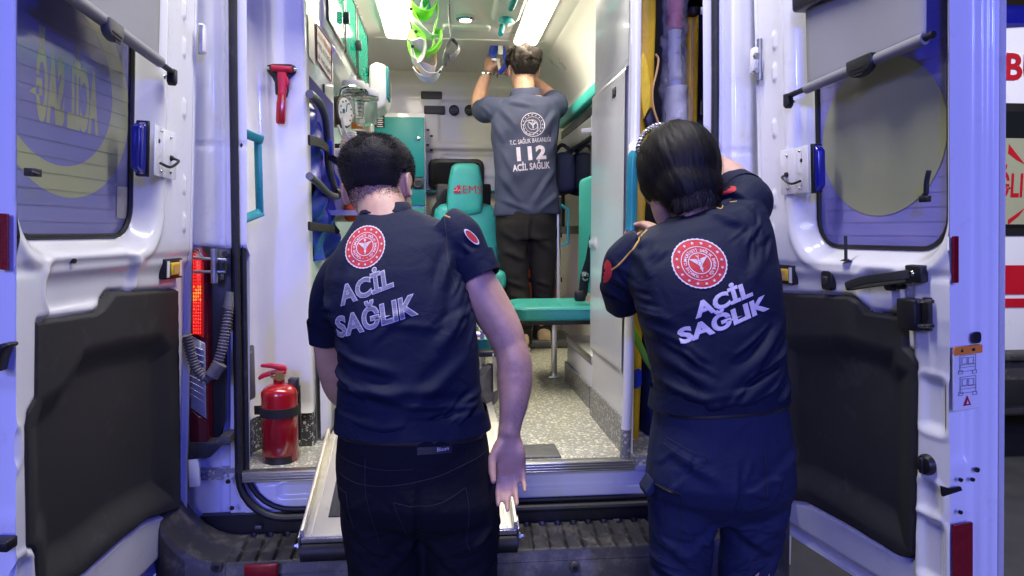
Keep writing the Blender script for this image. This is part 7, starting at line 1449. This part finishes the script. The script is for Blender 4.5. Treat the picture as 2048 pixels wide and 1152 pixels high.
lettering('112', (1034, 323), (1093, 318), 28, 4, Y2, bv2, S2_, edge='print_lilac', off=.05, gap=1.12)
lettering('ACİL SAĞLIK', (1025, 344), (1101, 336), 13.5, 3, Y2, bv2, S2_, edge='print_lilac', off=.03)
def ringc(c, ax, rx, ry, h, mat, nm, par): return mk(nm, loft([ell(c + nrm(ax) * t, frame(ax)[0] * rx, frame(ax)[1] * ry, 24) for t in (-h, h)]), mat, par, bevel=.002)
cr = [ringpx(1018, 196, 1086, 193, Y2 + .045, .072), ringpx(1022, 180, 1080, 178, Y2 + .062, .068)]
mk('collar', loft(cr), 'shirt_slate', S2_, bevel=.006)
grn = np.random.default_rng(41)
cap_hair(B2, HP2, HA2, hc2, soft1, .245, 12000, lambda q: (.005 + .014 * ss(q[:, 2], -.1, .25)) * (.6 + .7 * grn.random(len(q))), 'hair_brown', M2, .0012, 13, lambda q, fn: np.outer(np.ones(len(q)), -HA2[2] * .5) + .9 * np.sin(fn * 9 + 1) + .4 * grn.normal(size=fn.shape), lambda z: .003 + .020 * ss(z, -.10, .28), .55)
# wristwatch and the straps in his hands
wt = thing('wristwatch', h2L, 'silver wristwatch on the raised left wrist of the standing man', 'watch')
wc_ = at(972.5, 149, Y2 + .318); wd_ = nrm(at(974, 146, Y2 + .32) - at(967, 165, Y2 + .30)); fa, fb, _ = frame(wd_)
mk('bracelet', loft([ell(wc_ + wd_ * t, fa * .036, fb * .036, 24) for t in (-.010, .010)]), 'chrome', wt, bevel=.002); mk('watch_case', lathe([(.018, 0), (.018, .010), (.014, .012)], wc_ + A(-.022, -.028, 0), A(-.6, -.8, 0), 20), 'chrome', wt)
MS = thing('strap_bundle', at(1000, 100, Y2 + .3), 'blue straps with white tube hanging from the ceiling hook in raised hands', 'straps')
Yk = Y2 + .27
for p in (((1000, 66), (990, 84), (983, 100), (981, 112)), ((1000, 66), (994, 90), (989, 108), (988, 122)), ((1001, 66), (1003, 86), (1008, 108), (1012, 128), (998, 147)), ((1000, 66), (1000, 86), (996, 100))):
    P_ = smooth_path([at(x, y, Yk) for x, y in p], 5); mk('blue_strap', tube(P_, [(.014, .003)] * len(P_), 8, hint=(0, 1, .2)), 'blue_strap', MS)
mk('strap_knot', sphere(at(1000, 70, Yk), (.018, .018, .026), 8), 'blue_strap', MS); mk('white_tag', box(at(1001, 100, Yk - .03), (.030, .010, .055)), 'white_plastic', MS, bevel=.004)
mk('tag_end', box(at(988, 119, Yk - .02), (.032, .008, .014)), 'white_plastic', MS, bevel=.002)
for p in (((1006, 82), (1018, 92), (1026, 108), (1020, 125), (1006, 142)), ((996, 118), (1000, 138), (1008, 147)), ((1012, 86), (1028, 104), (1030, 120))):
    P_ = smooth_path([at(x, y, Yk + .02) for x, y in p], 5); mk('white_tube', tube(P_, .011, 10), 'cream_plastic', MS)
# ================================================================== the ambulance parked alongside
NX, NY = 3.80, 4.02
NA = thing('ambulance', (NX, NY + 2.5, 0), 'second white ambulance with red stripes parked beyond the open right door', 'ambulance')
def prof_n(x): return None
P = [(-1.0, .42), (-1.0, 1.4), (-.97, 1.9), (-.88, 2.45), (-.74, 2.66), (0, 2.72), (.74, 2.66), (.88, 2.45), (.97, 1.9), (1.0, 1.4), (1.0, .42)]
mk('body_shell', loft([np.array([(NX + x, y, z) for x, z in P]) for y in (NY, NY + 1.5, NY + 3.6, NY + 4.2)]), 'paint', NA, bevel=.03, seg=3, smooth=50)
mk('cab', loft([np.array([(NX + x * .97, y, min(z, zm)) for x, z in P]) for y, zm in ((NY + 4.21, 2.3), (NY + 4.7, 1.45), (NY + 5.6, 1.15))]), 'paint', NA, bevel=.03, smooth=50)
for s in (-1, 1):
    dr = mk('rear_door', box((NX + s * .46, NY - .012, 1.55), (.88, .02, 1.95)), 'paint', NA, bevel=.012)
    w0 = mk('window_frame', prism(rrect(.74, .80, .07), (NX + s * .46, NY - .024, 1.83), (1, 0, 0), (0, 0, 1), (0, -1, 0), .006), 'black', dr)
    mk('window_pane', prism(rrect(.64, .70, .05), (NX + s * .46, NY - .031, 1.83), (1, 0, 0), (0, 0, 1), (0, -1, 0), .003), 'dark_glass', dr)
    mk('window_film', box((NX + s * .46, NY - .036, 1.76), (.62, .002, .52)), 'frost_film', dr)
    mk('tail_lamp', box((NX + s * .93, NY - .02, 1.1), (.12, .05, .5)), 'lamp_red_dark', NA, bevel=.01)
    mk('road_wheel', lathe([(.20, -.11), (.33, -.10), (.345, 0), (.33, .10), (.20, .11)], (NX + s * .88, NY + 1.1, .345), (1, 0, 0), 28), 'tyre', NA)
    mk('road_wheel', lathe([(.20, -.11), (.33, -.10), (.345, 0), (.33, .10), (.20, .11)], (NX + s * .88, NY + 4.7, .345), (1, 0, 0), 28), 'tyre', NA)
zz = lambda y: float(at(2030, y, NY)[2])
mk('red_stripe', box((NX, NY - .026, (zz(530) + zz(588)) / 2), (1.84, .004, zz(530) - zz(588))), 'red_vinyl', NA); mk('red_stripe', box((NX, NY - .026, (zz(596) + zz(614)) / 2), (1.84, .004, zz(596) - zz(614))), 'red_vinyl', NA)
mk('bumper', box((NX, NY - .05, .50), (1.96, .20, .34)), 'bumper_black', NA, bevel=.03, seg=3); mk('bumper_step', box((NX, NY - .10, .70), (1.2, .18, .04)), 'bumper_black', NA, bevel=.01)
def nword(s, px0, px1, ybase, cap, mat, nm, off=.03, dy=-.026):
    a0, a1 = at(px0, ybase, NY), at(px1, ybase, NY); g = text2d(s, 1, off, align='LEFT'); v = g[0].copy(); x0, x1 = v[:, 0].min(), v[:, 0].max(); hh = text2d('H', 1, off)[0][:, 1]
    v[:, 0] = (v[:, 0] - x0) / (x1 - x0) * (a1[0] - a0[0]); v[:, 1] = (v[:, 1] - hh.min()) / (hh.max() - hh.min()) * abs(at(px0, ybase - cap, NY)[2] - a0[2]); mk(nm, flat((v, g[1]), A(a0[0], NY + dy, a0[2]), (1, 0, 0), (0, 0, 1)), mat, NA, smooth=0)
nword('AMBULANS', 1904, 2232, 160, 55, 'red_vinyl', 'body_lettering'); nword('SAĞLIK', 1940, 2062, 395, 48, 'red_vinyl', 'window_lettering', .02, -.0385); nword('40', 2011, 2046, 782, 24, 'print_white', 'plate_lettering', .02, -.166)
a, b = at(1950, 750, NY), at(2100, 795, NY); mk('number_plate', box(((a[0] + b[0]) / 2, NY - .158, (a[2] + b[2]) / 2), (b[0] - a[0], .012, a[2] - b[2])), 'black', NA, bevel=.002)
sw_ = [at(2008, 290, NY), at(2030, 318, NY), at(2040, 330, NY), at(2024, 322, NY), at(2006, 308, NY)]; mk('window_flash', prism([(p[0], p[2]) for p in sw_], A(0, NY - .039, 0), A(1, 0, 0), A(0, 0, 1), A(0, 1, 0), .002), 'red_vinyl', NA)
sw_ = [at(2006, 440, NY), at(2034, 420, NY), at(2040, 416, NY), at(2028, 432, NY), at(2006, 450, NY)]; mk('window_flash', prism([(p[0], p[2]) for p in sw_], A(0, NY - .039, 0), A(1, 0, 0), A(0, 0, 1), A(0, 1, 0), .002), 'red_vinyl', NA)
lb = mk('light_bar', boxmm(NX - .7, NX + .7, NY + .1, NY + .3, 2.72, 2.86), 'beacon_blue', NA, bevel=.03)
